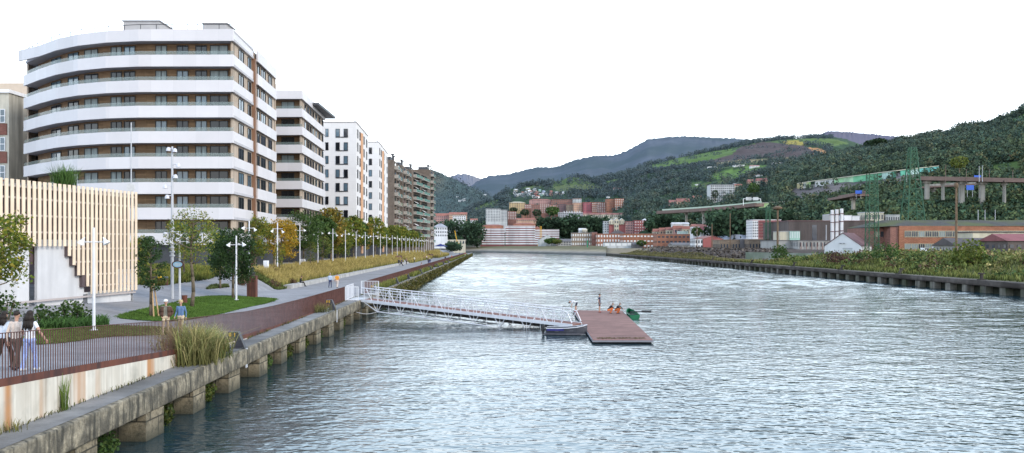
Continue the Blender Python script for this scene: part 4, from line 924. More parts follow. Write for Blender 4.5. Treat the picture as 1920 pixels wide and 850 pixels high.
for i, Y in enumerate((27.2, 32.3, 37.2, 47.0, 51.9, 56.6, 61.5, 71.0)):
    t = thing('wall_plant', 'bushy green plant growing from the quay wall between the %s and %s visible piers' % (ORD[i if i < 3 else i+1], ORD[i+1 if i < 3 else i+2]), 'plant', (edge(Y)-.75, Y, .45), 'plants between the quay piers')
    n = 700; d = rnd_dirs(n)*RS.uniform(.2, 1, (n, 1))**.5; r = .75+.2*nz(Y, 1, 3)
    V, Q = cards(d*np.array([r*.8, r*1.25, r*.75])+np.array([[0,0,-.05]]), .13*RS.uniform(.6, 1.4, n)); bulk('leaves', V, Q, WPL if i % 3 else GREENL, parent=t)

# trees
AUT = leafmat('golden_leaf', (.22,.18,.025), (.42,.28,.03), (.55,.30,.04)); AUTG = leafmat('turning_leaf', (.075,.125,.025), (.15,.19,.03), (.32,.26,.04))
DKG = leafmat('dark_leaf', (.02,.045,.016), (.035,.07,.022), (.06,.10,.03)); ORL = leafmat('orange_leaf', (.13,.14,.03), (.22,.18,.035), (.40,.24,.05))
def tree_mesh(h, cb, r, n, leaf, mat, seed, dens=1.0, lean=0, nl=9):
    """trunk with limbs, and a crown of leaf clusters carried by the limb ends"""
    rs = random.Random(seed); m = MB(); top = h*.93; pts = [Vector((lean*h*.06*math.sin(i*1.3), lean*h*.05*i/6, h*.9*i/6)) for i in range(7)]
    m.path(pts, [max(.012, .021*h*(1-i/7.5)) for i in range(7)], 7); C = []
    for i in range(nl*2):
        z = cb+(h*.9-cb)*(i+.5)/(nl*2); a = i*2.4+rs.uniform(-.4, .4); k = (z-cb)/(h-cb); rr = r*(math.sin(PI*min(1, .18+.8*k))**.7)*rs.uniform(.6, 1.0)
        p = Vector((0, lean*h*.05*z/h, z-.25*rr)); q = Vector((rr*math.cos(a), rr*math.sin(a), z+.25*rr)); mid = (p+q)/2+Vector((0,0,-.06*rr))
        m.path([p, mid, q], [.007*h, .005*h, .002*h], 5); C += [(q, .42), (mid*.4+q*.6, .38)]
    for i in range(nl*3):
        d = Vector((rs.gauss(0,1), rs.gauss(0,1), rs.gauss(0,1))); d.normalize(); z = (cb+h)/2; C.append((Vector((d.x*r*.8, d.y*r*.8, z+d.z*(h-cb)*.42)), .35))
    k = max(6, int(n*1.7/len(C))); P = []
    for q, s in C:
        P.append(np.array(q)+rnd_dirs(k)*RS.uniform(.1, 1, (k, 1))**.6*r*s*dens*np.array([[1,1,.75]]))
    V, Q = cards(np.concatenate(P), leaf*RS.uniform(.6, 1.4, k*len(C))); return m.mesh('trunk', BARK, smooth=True), V, Q
def tree(loc, h, cb, r, n, leaf, mat, label, seed=1, group=None, name='broadleaf_tree', **kw):
    t = thing(name, label, 'tree', loc, group); tm, V, Q = tree_mesh(h, cb, r, n, leaf, mat, seed, **kw); inst('trunk', tm, t); bulk('crown', V, Q, mat, parent=t); return t
def gtree(px, py, ytop, ybot, rpx, n, leaf, mat, label, seed, **k):
    g = gl(px, py); s = g.y/F; return tree(g, (py-ytop)*s, (py-ybot)*s, rpx*s, n, leaf, mat, label, seed, **k)
p = at(-12, 520, 45); tree((p.x, p.y, zl(p.x, 45)), 6.0, 2.1, 1.75, 2600, .16, AUTG, 'tree with turning leaves cut by the left edge of the photo', 2)
t = gtree(283, 594, 438, 545, 25, 1500, .12, DKG, 'young dark-leaved tree held by wooden stakes on the lawn', 3)
for dx, dy in ((.28, -.2), (-.18, .25), (.42, .3)):
    m = MB(); m.tube((dx, dy, -.2), (dx*.25, dy*.25, 2.5), .05, .045, 7); b = m.build('stake', STAKE, t, org=(0,0,0)); b.location = (0,0,0)
gtree(360, 576, 388, 492, 46, 1500, .13, AUTG, 'tall airy tree with thin yellowing crown on the lawn', 4, lean=.25)
gtree(345, 522, 415, 478, 30, 1200, .18, GREENL, 'green tree standing behind the lamp with the oval sign', 14)
gtree(437, 560, 426, 528, 42, 4200, .16, DKG, 'dense dark green round tree behind the lawn lamp', 5)
gtree(413, 541, 432, 505, 24, 1500, .16, DKG, 'smaller dark tree left of the dense dark one', 6)
gtree(478, 503, 402, 480, 33, 2600, .2, AUTG, 'yellow-green tree left of the golden one', 7)
gtree(528, 503, 408, 484, 31, 2600, .2, AUT, 'golden yellow autumn tree beyond the rusty pedestal', 8)
gtree(524, 511, 452, 497, 11, 500, .12, AUTG, 'thin young tree with stakes in the golden grass bed', 9)
gtree(569, 499, 396, 468, 37, 3000, .22, GREENL, 'full dark green tree right of the golden one', 10)
gtree(582, 503, 450, 492, 12, 500, .14, YGREEN, 'thin young green tree in front of the full dark green tree', 11)
gtree(606, 497, 440, 484, 16, 700, .18, YGREEN, 'narrow green tree between the full green tree and the yellow one', 15)
gtree(634, 489, 408, 478, 27, 2400, .24, AUTG, 'broad yellow-green tree before the white rendered block', 12)
gtree(262, 530, 440, 500, 20, 900, .18, AUTG, 'tree with thin crown just right of the pavilion corner', 13)
protos = []
for k, (mat, h, r, n) in enumerate(((AUTG,7.6,2.2,1500), (GREENL,7.2,2.0,1500), (ORL,8.2,2.1,1400), (YGREEN,7.0,1.8,1300), (AUTG,8.4,1.9,1300))):
    tm, V, Q = tree_mesh(h, 2.2, r, n, .36, mat, 40+k); o = bulk('crown', V, Q, mat); protos.append((tm, o.data)); bpy.data.objects.remove(o)
kinds = ('yellow-green', 'green', 'orange-tinged', 'pale green', 'thinly leaved yellow-green')
seq = [1,2,3,0,1,2,4,1,0,3,1,4,0,1,3,0,2,1,0,3]
for i in range(20):
    Y = 150+11.5*i; X = edge(Y)-17.6-.6*(i % 3); k = seq[i]
    t = thing('street_tree', '%s tree, %s from the near end of the far promenade row' % (kinds[k], ordn(i)), 'tree', (X, Y, zl(X, Y)-.05), 'trees of the far promenade row', i*1.1); t.scale = (1.18+.12*math.sin(i*2.3),)*3; inst('trunk', protos[k][0], t); inst('crown', protos[k][1], t)
for i in range(9):
    Y = 186+23*i; X = edge(Y)-21.5; k = (i*2+1) % 5
    t = thing('street_tree', '%s tree close to the facades, %s of the rear row' % (kinds[k], ordn(i)), 'tree', (X, Y, zl(X, Y)-.05), 'trees of the rear promenade row', i*1.7); inst('trunk', protos[k][0], t); inst('crown', protos[k][1], t)

# lamps
LAMPW = M('lamp_white', (.62,.62,.66), .4, .06, 3); LHEAD = M('lamp_head', (.78,.78,.79), .35, .05, 3)
def lamp_meshes(H):
    p = MB(); p.tube((0,0,0), (0,0,H), .085 if H < 6 else .075, .065, 12); p.cbox((0,0,.05), (.34,.34,.1)); p.tube((-.62,0,H-.78), (.62,0,H-.78), .03, n=6)
    h = MB(); h.lathe((0,0,0), [(.04,.13),(.08,.11),(.10,.02),(.19,-.13),(.19,-.16)], 12); h.tube((0,0,.12), (0,0,.25), .03, n=6)
    return p.mesh('post', LAMPW, smooth=False), h.mesh('lamp_head', LHEAD)
LM = {h: lamp_meshes(h) for h in (5.6, 6.2)}
def lamp(loc, H, label, group, rz=0.0, hz=(0, 0)):
    t = thing('street_lamp', label, 'street lamp', loc, group, rz); inst('post', LM[H][0], t)
    for s in (-1, 1): h = inst('lamp_head', LM[H][1], t, (s*.62, 0, H-.74-(hz[0] if s < 0 else hz[1]))); h.rotation_euler = (0, -s*.55, 0)
    return t
lamp(gl(176, 622), 5.6, 'white twin-headed lamp post standing nearest, in front of the pavilion', None)
lamp(gl(443, 564), 5.6, 'white twin-headed lamp post on the lawn before the dark tree', None)
g = gl(337, 570); L3 = lamp(g, 5.6, 'white lamp post carrying the blue oval sign', None)
t = thing('oval_sign', 'blue oval sign with rusty rim fixed to a lamp post', 'sign', (g.x-.1, g.y-.16, at(334, 496, g.y).z))
m = MB(); n = 24; m.add([(.46*math.cos(2*PI*i/n), y, .30*math.sin(2*PI*i/n)) for y in (0, .06) for i in range(n)], [tuple(range(n)), tuple(range(n, 2*n))[::-1]]+[(i, n+i, n+(i+1) % n, (i+1) % n) for i in range(n)]); o = m.build('rim', CORTEN, t, org=(0,0,0)); o.location = (0,0,0)
m = MB(); m.add([(.37*math.cos(2*PI*i/n), -.006, .225*math.sin(2*PI*i/n)) for i in range(n)], [tuple(range(n))]); o = m.build('face', M('sign_blue', (.30,.52,.68), .5, .05, 4), t, org=(0,0,0)); o.location = (0,0,0)
m = MB()
for i, w_ in enumerate((.20,.24,.19)): m.box(-w_, w_, -.012, -.007, .06-.075*i, .095-.075*i)
o = m.build('white_lines', WHITEP, t, org=(0,0,0)); o.location = (0,0,0)
for k in range(25):
    Y = 93.8+12.5*k; X = edge(Y)-14.6; lamp((X, Y, zl(X, Y)-.03), 6.2, 'tall white lamp post, %s from the near end of the promenade row' % ordn(k), 'lamp posts of the promenade row', .1*(k % 3), (.3*(k % 2), .2*((k+1) % 3)))
g = gl(323, 561); ms = thing('floodlight_mast', 'tall grey mast with several floodlights rising before the curved block', 'mast', g); s = g.y/F; H = (561-275)*s
m = MB(); m.path([(0,0,0), (0,0,H*.5), (0,0,H)], [.13, .11, .07], 12)
for i in range(9): m.lathe((0,0,H*.28+i*.32), [(.20,.0),(.20,.12)], 12)
o = m.build('mast_pole', GREYM, ms, org=(0,0,0)); o.location = (0,0,0)
for i, (y, sx_) in enumerate(((279,-.5),(281,.5),(309,1),(330,.6),(349,-1),(368,-.7),(436,1),(438,-1),(450,-.8),(449,.9))):
    z = (561-y)*s; h = MB(); h.tube((0,0,z), (sx_*.45,-.1,z+.05), .035, n=6); h.lathe((sx_*.52,-.12,z-.12), [(.07,.22),(.16,.12),(.19,-.08),(.17,-.1)], 10); o = h.build('floodlight', M('floodlight_grey', (.55,.55,.6), .35, .1, 3), ms, org=(0,0,0)); o.location = (0,0,0)

# street furniture
for i, (px, c, l) in enumerate(((290, DARKM, 'black'), (300, YEL, 'yellow'), (311, M('grey_lid', (.10,.11,.14), .5, .1, 3), 'grey'))):
    g = gl(px, 535); t = thing('litter_bin', 'rusty cylindrical bin with %s lid, %s of three' % (l, ('leftmost', 'middle', 'rightmost')[i]), 'bin', g, 'three bins in a row'); s = g.y/F
    m = MB(); m.lathe((0,0,0), [(3.9*s,0),(3.9*s,13*s)], 16); o = m.build('drum', CORTEN, t, org=(0,0,0)); o.location = (0,0,0)
    m = MB(); m.lathe((0,0,13*s), [(4.1*s,0),(4.1*s,2.2*s),(3.2*s,3.4*s)], 16); o = m.build('lid', c, t, org=(0,0,0)); o.location = (0,0,0)
g = gl(346, 569); t = thing('litter_bin', 'lone rusty litter bin standing on the lawn edge behind the lamp', 'bin', g); s = g.y/F; m = MB(); m.lathe((0,0,0), [(5*s,0),(5*s,15*s),(4.6*s,15*s),(4.6*s,13.5*s)], 18); o = m.build('drum', CORTEN, t, org=(0,0,0)); o.location = (0,0,0)
g = gl(473, 558); s = g.y/F; t = thing('pedestal', 'tall rusty steel pedestal block on the lawn edge', 'pedestal', g); m = MB(); m.cbox((0,0,19.5*s), (17*s,.6,40*s)); o = m.build('block', CORTEN, t, org=(0,0,0), bev=.02); o.location = (0,0,0)
m = MB(); m.cbox((0,0,40*s), (18*s,.66,.06)); o = m.build('cap', CORTEND, t, org=(0,0,0)); o.location = (0,0,0)
t = thing('bust', 'small dark sculpted bust on top of the rusty pedestal', 'statue', (g.x+.03, g.y, g.z+40*s+.03))
m = MB(); m.ball((0,0,.62), .17, 12, 8, d=(.85,1,1.15)); m.tube((0,0,.28), (0,0,.55), .10, .085, 10); m.ball((0,0,.22), .2, 12, 6, d=(1.45,.8,.85)); m.cbox((0,0,.04), (.3,.3,.1)); m.ball((.0,-.17,.60), .035, 6, 4); o = m.build('figure', M('dark_bronze', (.06,.055,.06), .5, .3, 5), t, org=(0,0,0), smooth=True); o.location = (0,0,0)
for px, y0, y1, l in ((499,489,511,'tall white utility cabinet left of the grass bed'), (568,486,499,'smaller white utility cabinet before the dark facade')):
    g = gl(px, y1); s = g.y/F; t = thing('utility_cabinet', l, 'cabinet', g); m = MB(); m.cbox((0,0,(y1-y0)*s/2), (8.5*s,.5,(y1-y0)*s)); o = m.build('cabinet', WHITEP, t, org=(0,0,0), bev=.02); o.location = (0,0,0)
    m = MB(); m.box(-3.6*s, 3.6*s, -.275, -.255, .15, (y1-y0)*s-.12); o = m.build('door', LAMPW, t, org=(0,0,0)); o.location = (0,0,0)
t = thing('bench', 'long low concrete bench edging the golden grass bed', 'bench', (edge(98.8)-11.6, 98.8, 1.8)); m = MB()
for a in np.arange(98.8, 236, 6.2): m.prism([(edge(a)-11.1, a), (edge(a+6.16)-11.1, a+6.16), (edge(a+6.16)-12.0, a+6.16), (edge(a)-12.0, a)], 1.75, 2.26)
m.build('seat_slab', CONC, t)
for Y0, Y1, d, h, l in ((232, 247, 13.5, 1.0, 'rusty steel planter wall between the first and second grass beds'), (338, 352, 11.5, 1.6, 'rusty steel planter wall below the blue parasol')):
    t = thing('planter_wall', l, 'planter', (edge(Y0)-d, Y0, 2)); m = MB(); m.prism([(edge(Y0)-d, Y0), (edge(Y0)-d-5, Y0), (edge(Y1)-d-5, Y1), (edge(Y1)-d, Y1)], 1.7, zl(edge(Y0)-d, Y0)+h); m.build('steel_box', CORTEN, t)
p = at(826, 466, 345); t = thing('parasol', 'wide dark blue parasol over the far terrace', 'parasol', (p.x, p.y, 4.2)); m = MB(); m.add([(0,0,3.4)]+[(2.9*math.cos(i*PI/4),2.9*math.sin(i*PI/4),2.3) for i in range(8)], [(0,1+i,1+(i+1) % 8) for i in range(8)]); o = m.build('canopy', M('blue_cloth', (.02,.03,.16), .7, .1, 2), t, org=(0,0,0)); o.location = (0,0,0)
m = MB(); m.tube((0,0,-1), (0,0,3.4), .06, n=6); o = m.build('pole', GREYM, t, org=(0,0,0)); o.location = (0,0,0)

# ------------------------------------------------------------------ gangway, pontoon, boats
GW = M('gangway_white', (.66,.66,.70), .45, .08, 2); DECKR = tilemat('red_deck', (.235,.125,.105), (.13,.08,.07), 3.0, .16, .14, .85, size=.012)
S0, S1 = Vector((-13.5, 79.3, 1.86)), Vector((5.3, 69.6, .42)); gd = S1-S0; GL = gd.length; gu = gd.normalized(); gs = Vector((-gu.y, gu.x, 0)).normalized(); HW = .95
gw = thing('gangway', 'white steel truss gangway sloping from the quay down to the red pontoon', 'gangway', S0)
def gp_(u, s, h): return S0+gu*u+gs*s+Vector((0,0,h))
m = MB(); m.add([gp_(0,-HW,.0), gp_(GL,-HW,.0), gp_(GL,HW,.0), gp_(0,HW,.0), gp_(0,-HW,-.12), gp_(GL,-HW,-.12), gp_(GL,HW,-.12), gp_(0,HW,-.12)], [(0,1,2,3), (7,6,5,4), (0,4,5,1), (1,5,6,2), (2,6,7,3), (3,7,4,0)]); m.build('walkway_deck', DECKR, gw)
for s in (-1, 1):
    m = MB(); m.beam(gp_(0, s*(HW+.05), -.08), gp_(GL, s*(HW+.05), -.08), .08, .26); m.build('side_beam', GW, gw)
    m = MB(); nb = 8; u0 = 1.9; du = (GL-u0-1.6)/(nb-1); bn = [u0+i*du for i in range(nb)]
    for i, u in enumerate(bn):
        b = gp_(u, s*HW, -.95); m.tube(b, gp_(u, s*HW, 1.08), .024, n=6)
        for q in (-.5, .5): m.tube(b, gp_(min(GL-.1, max(.1, u+q*du)), s*HW, 1.08 if 0 < u+q*du < GL else .4), .032, n=6)
        m.tube(gp_(u+du/2, s*HW, 1.08), gp_(u+du/2, s*HW, -.95), .022, n=5) if i < nb-1 else None
    m.tube(gp_(.2, s*HW, -.1), gp_(bn[0], s*HW, -.95), .045, n=6)
    m.build('truss_web', GW, gw)
    m = MB(); m.tube(gp_(bn[0], s*HW, -.95), gp_(bn[-1], s*HW, -.95), .06, n=6); m.build('bottom_chord', GW, gw)
    m = MB(); m.tube(gp_(.1, s*HW, 1.08), gp_(GL-1.0, s*HW, 1.08), .045, n=8); m.path([gp_(GL-1.0, s*HW, 1.08), gp_(GL-.45, s*HW, .95), gp_(GL-.05, s*HW, .15)], .045, 8)
    for h in (.35, .6, .85): m.tube(gp_(.1, s*(HW-.06), h), gp_(GL-.7, s*(HW-.06), h), .018, n=5)
    for i in range(26): u = .4+i*(GL-1.4)/25; m.cbox(gp_(u, s*(HW-.03), .54), (.04,.04,1.06))
    m.build('handrail', GW, gw)
m = MB()
for u in bn: m.tube(gp_(u,-HW,-.95), gp_(u,HW,-.95), .04, n=6); m.tube(gp_(u,-HW,-.95), gp_(u,HW,-.12), .03, n=5)
m.build('cross_braces', GREYM, gw)
m = MB()
for o_ in (-.5, .4): m.tube(gp_(.5, o_, -.5), gp_(GL-1, o_, -.45), .07, n=8)
m.build('service_pipes', M('dark_pipe', (.07,.06,.06), .6, .2, 2), gw)
def railing(name, label, pts, H, n, cat='railing'):
    t = thing(name, label, cat, pts[0]); m = MB()
    for a, b in zip(pts, pts[1:]):
        a, b = Vector(a), Vector(b); k = max(2, int((b-a).length/n))
        for h in (.08, H): m.beam(a+Vector((0,0,h)), b+Vector((0,0,h)), .05, .05)
        for i in range(k+1): p = a+(b-a)*i/k; m.cbox((p.x, p.y, p.z+H/2), (.03,.03,H) if 0 < i < k else (.07,.07,H+.04))
    m.build('bars', GW, t); return t
q = gnd(662, 562, 1.84); r = gnd(688, 560, 1.84); railing('white_railing', 'white barred side panel at the near side of the gangway entrance', [(fx(77.2), 77.2, 1.82), (edge(77.4)-.1, 77.4, 1.82)], 1.25, .14)
railing('white_railing', 'white barred side panel closing the far side of the gangway entrance', [(fx(88.2)-.1, 87.6, 1.82), (edge(88)+.5, 87.2, 1.82)], 1.35, .16)
railing('entrance_gate', 'open white gate leaf standing inside the gangway entrance', [(fx(78)-.1, 78.5, 1.82), (fx(82)-.15, 82.5, 1.82)], 1.3, .4, 'gate')
m = MB(); m.prism([(edge(77.6)-1.1, 77.6), (edge(77.6)-.05, 77.6), (edge(81.5)+.4, 81.5), (edge(81.5)-1.1, 81.5)], 1.815, 1.86); m.build('landing_plate', GREYM, gw)
# pontoon
dk = thing('pontoon', 'red-brown decked floating pontoon in mid river', 'pontoon', (8, 66, .28)); D4 = [(5.62, 59.2), (9.77, 59.2), (11.04, 85.8), (6.2, 86.2)]
m = MB(); m.prism(D4, .19, .28); m.build('deck', DECKR, dk)
m = MB(); e = offset(D4+[D4[0]], -.0); m.prism([(5.58,59.14),(9.82,59.14),(11.1,85.85),(6.15,86.26)], .12, .24); m.build('edge_trim', M('alu_trim', (.20,.20,.23), .4, .1, 3), dk)
m = MB()
for i in range(5):
    y = 59.7+i*5.2; x = 5.75+.025*i*5; m.prism([(x,y),(x+4.0+.1*i,y),(x+4.05+.1*i,y+4.2),(x+.1,y+4.2)], -.4, .115)
m.build('floats', DARKM, dk)
MOSS = attrmat('weed_on_deck', .4, 3)
V, Q, h = blades(np.stack([RS.uniform(6.0, 9.4, 500), 60.1+RS.normal(0, .18, 500), RS.uniform(.28, .29, 500)], 1), RS.uniform(.02, .06, 500), .08, 2.5); bulk('dry_weed', V, Q, MOSS, attr=np.tile([[.12,.09,.05]], (len(V), 1)), parent=dk).location = (-8, -66, -.28)
def hull(t, L_, B_, Hh, mat, name='hull', inner=None, tr=.8):
    st = [(-L_/2, .86*tr/.8, .95), (-L_*.25, 1.0, .95), (0, 1.0, 1.0), (L_*.25, .82, 1.1), (L_*.40, .45, 1.22), (L_*.5, .03, 1.35)]; V_, Fq = [], []
    for x, b, hh in st: V_ += [(x, -B_/2*b, Hh*hh), (x, -B_/2*b*.85, Hh*.35), (x, -B_/2*b*.5, 0 if x < L_*.4 else Hh*.3), (x, B_/2*b*.5, 0 if x < L_*.4 else Hh*.3), (x, B_/2*b*.85, Hh*.35), (x, B_/2*b, Hh*hh)]
    for i in range(len(st)-1):
        for j in range(5): a = i*6+j; Fq.append((a, a+1, a+7, a+6))
    Fq.append((0,1,2,3,4,5)); m = MB(); m.add(V_, Fq); o = m.build(name, mat, t, org=(0,0,0)); o.location = (0,0,0)
    s_ = o.modifiers.new('thick', 'SOLIDIFY'); s_.thickness = .05; s_.offset = 0; return st
bt = thing('motor_boat', 'grey aluminium skiff with black outboard moored at the pontoon', 'boat', (4.2, 65.4, -.08), rz=-.10)
ALU = M('boat_grey', (.055,.058,.072), .4, .15, 2); st = hull(bt, 3.1, 1.35, .62, ALU)
m = MB()
for s in (-1, 1): m.path([(x, s*1.45/2*b, .62*hh) for x, b, hh in st], .035, 6)
o = m.build('gunwale', M('boat_rim', (.55,.56,.6), .35, .1, 3), bt, org=(0,0,0)); o.location = (0,0,0)
m = MB(); m.prism([(-1.7,-.6),(0,-.7),(.9,-.55),(1.4,-.25),(1.4,.25),(.9,.55),(0,.7),(-1.7,.6)], .12, .2); m.box(-.9,-.6,-.66,.66,.35,.42); m.box(.2,.5,-.62,.62,.38,.45); m.prism([(.75,-.5),(1.5,-.18),(1.5,.18),(.75,.5)], .60, .68); o = m.build('thwarts', M('boat_inside', (.10,.10,.12), .6, .2, 3), bt, org=(0,0,0)); o.location = (0,0,0)
m = MB(); m.box(-1.5,-.2,-.722,-.712,.42,.56); o = m.build('blue_stripe', M('dark_blue', (.03,.03,.16), .5, .1, 3), bt, org=(0,0,0)); o.location = (0,0,0)
m = MB(); m.lathe((-1.85,0,.55), [(.12,0),(.17,.06),(.16,.25),(.09,.32)], 12); m.cbox((-1.82,0,.35), (.16,.12,.5)); m.tube((-1.8,0,.7), (-1.1,.08,.74), .03, n=6); m.cbox((-1.8,0,.55), (.2,.4,.3)); o = m.build('outboard_motor', DARKM, bt, org=(0,0,0)); o.location = (0,0,0)
gb = thing('rowing_boat', 'dark green boat lying along the far right edge of the pontoon', 'boat', (11.5, 82.0, -.10), rz=PI/2-.05); hull(gb, 6.2, 1.0, .52, M('boat_green', (.012,.12,.055), .5, .2, 2), tr=.9)
m = MB()
for x in (-1.8, -.4, 1.0): m.box(x, x+.25, -.44, .44, .30, .34)
o = m.build('thwarts', DARKM, gb, org=(0,0,0)); o.location = (0,0,0)
t = thing('oar', 'dark oar sticking out over the water from the green boat', 'oar', (11.2, 80.8, .52)); m = MB(); m.tube((0,0,0), (1.1,.1,.03), .05, n=6); m.cbox((1.55,.12,.04), (.9,.08,.2)); o = m.build('shaft_and_blade', DARKM, t, org=(0,0,0)); o.location = (0,0,0)
t = thing('mooring_line', 'thin white rope running from the quay to the truss gangway', 'rope', (-13.9, 76.0, .9)); m = MB(); m.path([Vector((-13.9,76,.9))+(gp_(1.9,-HW,-.95)-Vector((-13.9,76,.9)))*i/6+Vector((0,0,-.18*math.sin(PI*i/6))) for i in range(7)], .015, 5); m.build('rope', GW, t)
# ------------------------------------------------------------------ the town and works across the river
TC = {'white':(.68,.68,.70),'cream':(.55,.50,.38),'yellow':(.50,.36,.18),'brick':(.27,.115,.085),'red':(.30,.07,.065),'orange':(.36,.14,.075),'pink':(.42,.22,.20),'magenta':(.36,.075,.10),'grey':(.30,.31,.34),'pale':(.50,.52,.53),
      'dark':(.06,.05,.05),'tan':(.26,.19,.13),'maroon':(.22,.05,.055),'slate':(.11,.105,.11),'tile':(.30,.10,.065),'tile2':(.24,.09,.07),'green':(.30,.50,.42),'blue':(.34,.40,.52),'concrete':(.36,.35,.33),'brown':(.07,.05,.042),'rust':(.33,.12,.055),'peach':(.52,.31,.21),'plum':(.13,.06,.065)}
TC = {k: tuple(c*.85+h*.15 for c, h in zip(v, (.30,.27,.28))) for k, v in TC.items()}  # a little pinkish-grey haze blended into every town colour
TM = {k: M('town_'+k, v, .85, .14, .12, streak=.25, streakcol=tuple(c*.72 for c in v)) for k, v in TC.items()}
BRK = {k: tilemat('town_brick_'+k, TC[k], tuple(c*.6 for c in TC[k]), 1.1, .35, .16, .9, size=.06) for k in ('brick','rust','orange','tan')}
WM = {'d': M('far_window', (.05,.055,.07), .2, .4, .3, spec=.7), 'w': M('far_white_window', (.62,.62,.62), .6, .1, .3), 'r': M('far_red_window', (.20,.05,.05), .7, .2, .3)}
def wallm(k): return BRK.get(k, TM[k])
def block(label, px0, px1, yt, yb, Y, wall, dep=14, roof='flat', rc='slate', rh=0, fl=0, co=0, wc='d', name='house', cat='house', group=None, rz=0, ww=.5, wh=.5, sides=True, ext=8, band=None):
    """one building; front towards the river, base sunk a little into the slope"""
    s = Y/F; w = (px1-px0)*s; h = (yb-yt)*s; r = rh*s; p = at((px0+px1)/2, yb, Y)
    t = thing(name, label, cat, p, group, rz); W = w/2; m = MB()
    if roof == 'gablef':
        m.add([(-W,0,-ext),(W,0,-ext),(W,0,h-r),(0,0,h),(-W,0,h-r),(-W,dep,-ext),(W,dep,-ext),(W,dep,h-r),(0,dep,h),(-W,dep,h-r)], [(0,1,2,3,4), (9,8,7,6,5), (0,4,9,5), (1,6,7,2)])
    else: m.box(-W, W, 0, dep, -ext, h-r)
    loc = lambda o: (setattr(o, 'location', (0,0,0)), o)[1]
    loc(m.build('wall', wallm(wall), t, org=(0,0,0))); m = MB(); o_ = min(.5, w*.04)
    if roof == 'flat': m.box(-W-o_*.5, W+o_*.5, -o_*.5, dep+o_, h-r, h-r+max(.35, .5*s)); loc(m.build('roof_edge', TM[rc], t, org=(0,0,0)))
    elif roof == 'gable':
        m.add([(-W-o_,-o_,h-r),(W+o_,-o_,h-r),(W+o_,dep/2,h),(-W-o_,dep/2,h),(W+o_,dep+o_,h-r),(-W-o_,dep+o_,h-r)], [(0,1,2,3), (3,2,4,5), (0,3,5), (1,4,2)]); loc(m.build('roof', TM[rc], t, org=(0,0,0)))
    elif roof == 'hip':
        i = min(W*.8, dep/2); m.add([(-W-o_,-o_,h-r),(W+o_,-o_,h-r),(W+o_,dep+o_,h-r),(-W-o_,dep+o_,h-r),(-W+i,dep/2,h),(W-i,dep/2,h)], [(0,1,5,4), (1,2,5), (2,3,4,5), (3,0,4)]); loc(m.build('roof', TM[rc], t, org=(0,0,0)))
    elif roof == 'gablef':
        for sg in (-1, 1): m.add([(0,-.2,h+.05),(sg*(W+.2),-.2,h-r-.05),(sg*(W+.2),dep+.2,h-r-.05),(0,dep+.2,h+.05),(0,-.2,h+.3),(sg*(W+.2),-.2,h-r+.2),(sg*(W+.2),dep+.2,h-r+.2),(0,dep+.2,h+.3)], [(0,1,2,3), (7,6,5,4), (0,4,5,1), (3,2,6,7), (1,5,6,2)])
        loc(m.build('roof', TM[rc], t, org=(0,0,0)))
    elif roof == 'barrel':
        n = 10; vs = [(W*1.02*math.cos(PI-PI*i/n), y, h-r+r*math.sin(PI*i/n)) for y in (0, dep) for i in range(n+1)]
        m.add(vs, [(i, i+1, n+2+i, n+1+i) for i in range(n)]+[tuple(range(n+1))[::-1], tuple(range(n+1, 2*n+2))]); loc(m.build('roof', TM[rc], t, org=(0,0,0)))
    H = h-r
    if band:
        for k in range(fl):
            b = MB(); z = H*(k+.5)/fl; b.box(-W-.3, W+.3, -.9, .02, z-H/fl*.28, z+H/fl*.28); loc(b.build('balcony_band', TM[band], t, org=(0,0,0)))
    if co and fl:
        a, b = w/co, H/fl; f = MB(); f.box(-a*ww/2, a*ww/2, -.12, .05, -b*wh/2, b*wh/2); me = f.mesh('window', WM[wc])
        for k in range(fl):
            for j in range(co):
                if fl*co > 100: break
                inst('window', me, t, (-W+a*(j+.5), 0, b*(k+.52)))
        if fl*co <= 60 and sides and dep > a:
            ns = max(1, int(dep/a*.8)); side = 1 if (px0+px1)/2 < CX else -1
            f = MB(); f.box(-.05, .12, -a*ww/2, a*ww/2, -b*wh/2, b*wh/2); me = f.mesh('window', WM[wc])
            for k in range(fl):
                for j in range(min(ns, max(1, 30//fl))): inst('window', me, t, (side*W-.035, dep*(j+.5)/min(ns, max(1, 30//fl)), b*(k+.52)))
    return t
A_ = dict(name='apartment_building', cat='apartment building')
# white banded complex on the far bank
for l, a, b, yt, fl in (('left block of the white and red banded complex on the far shore', 900, 946, 429, 7), ('tall middle block of the white and red banded complex', 948, 1003, 424, 8), ('low right wing of the white and red banded complex', 1003.5, 1048, 431, 7)):
    block(l, a, b, yt, 459.5, 1010, 'maroon', 16, fl=fl, band='white', rc='white', **A_)
for l, a, b, y0, y1 in (('stepped red brick top of the left banded block', 904, 944, 421, 429), ('stepped red brick top of the middle banded block', 962, 1004, 418, 424.3), ('red brick upper storey above the low banded wing', 1003, 1012, 425, 431)):
    block(l, a, b, y0, y1, 1016, 'orange', 12, rc='tile', ext=.5, roof='hip', rh=2.5, name='roof_storey', cat='rooftop')
block('white gabled hall before the banded complex', 1010, 1043, 441, 459, 880, 'pale', 30, 'gablef', 'slate', 9, name='warehouse', cat='warehouse')
block('low stone shed right of the white gabled hall', 1046, 1071, 448, 461, 860, 'concrete', 18, 'gable', 'slate', 5, 2, 5, name='warehouse', cat='warehouse')
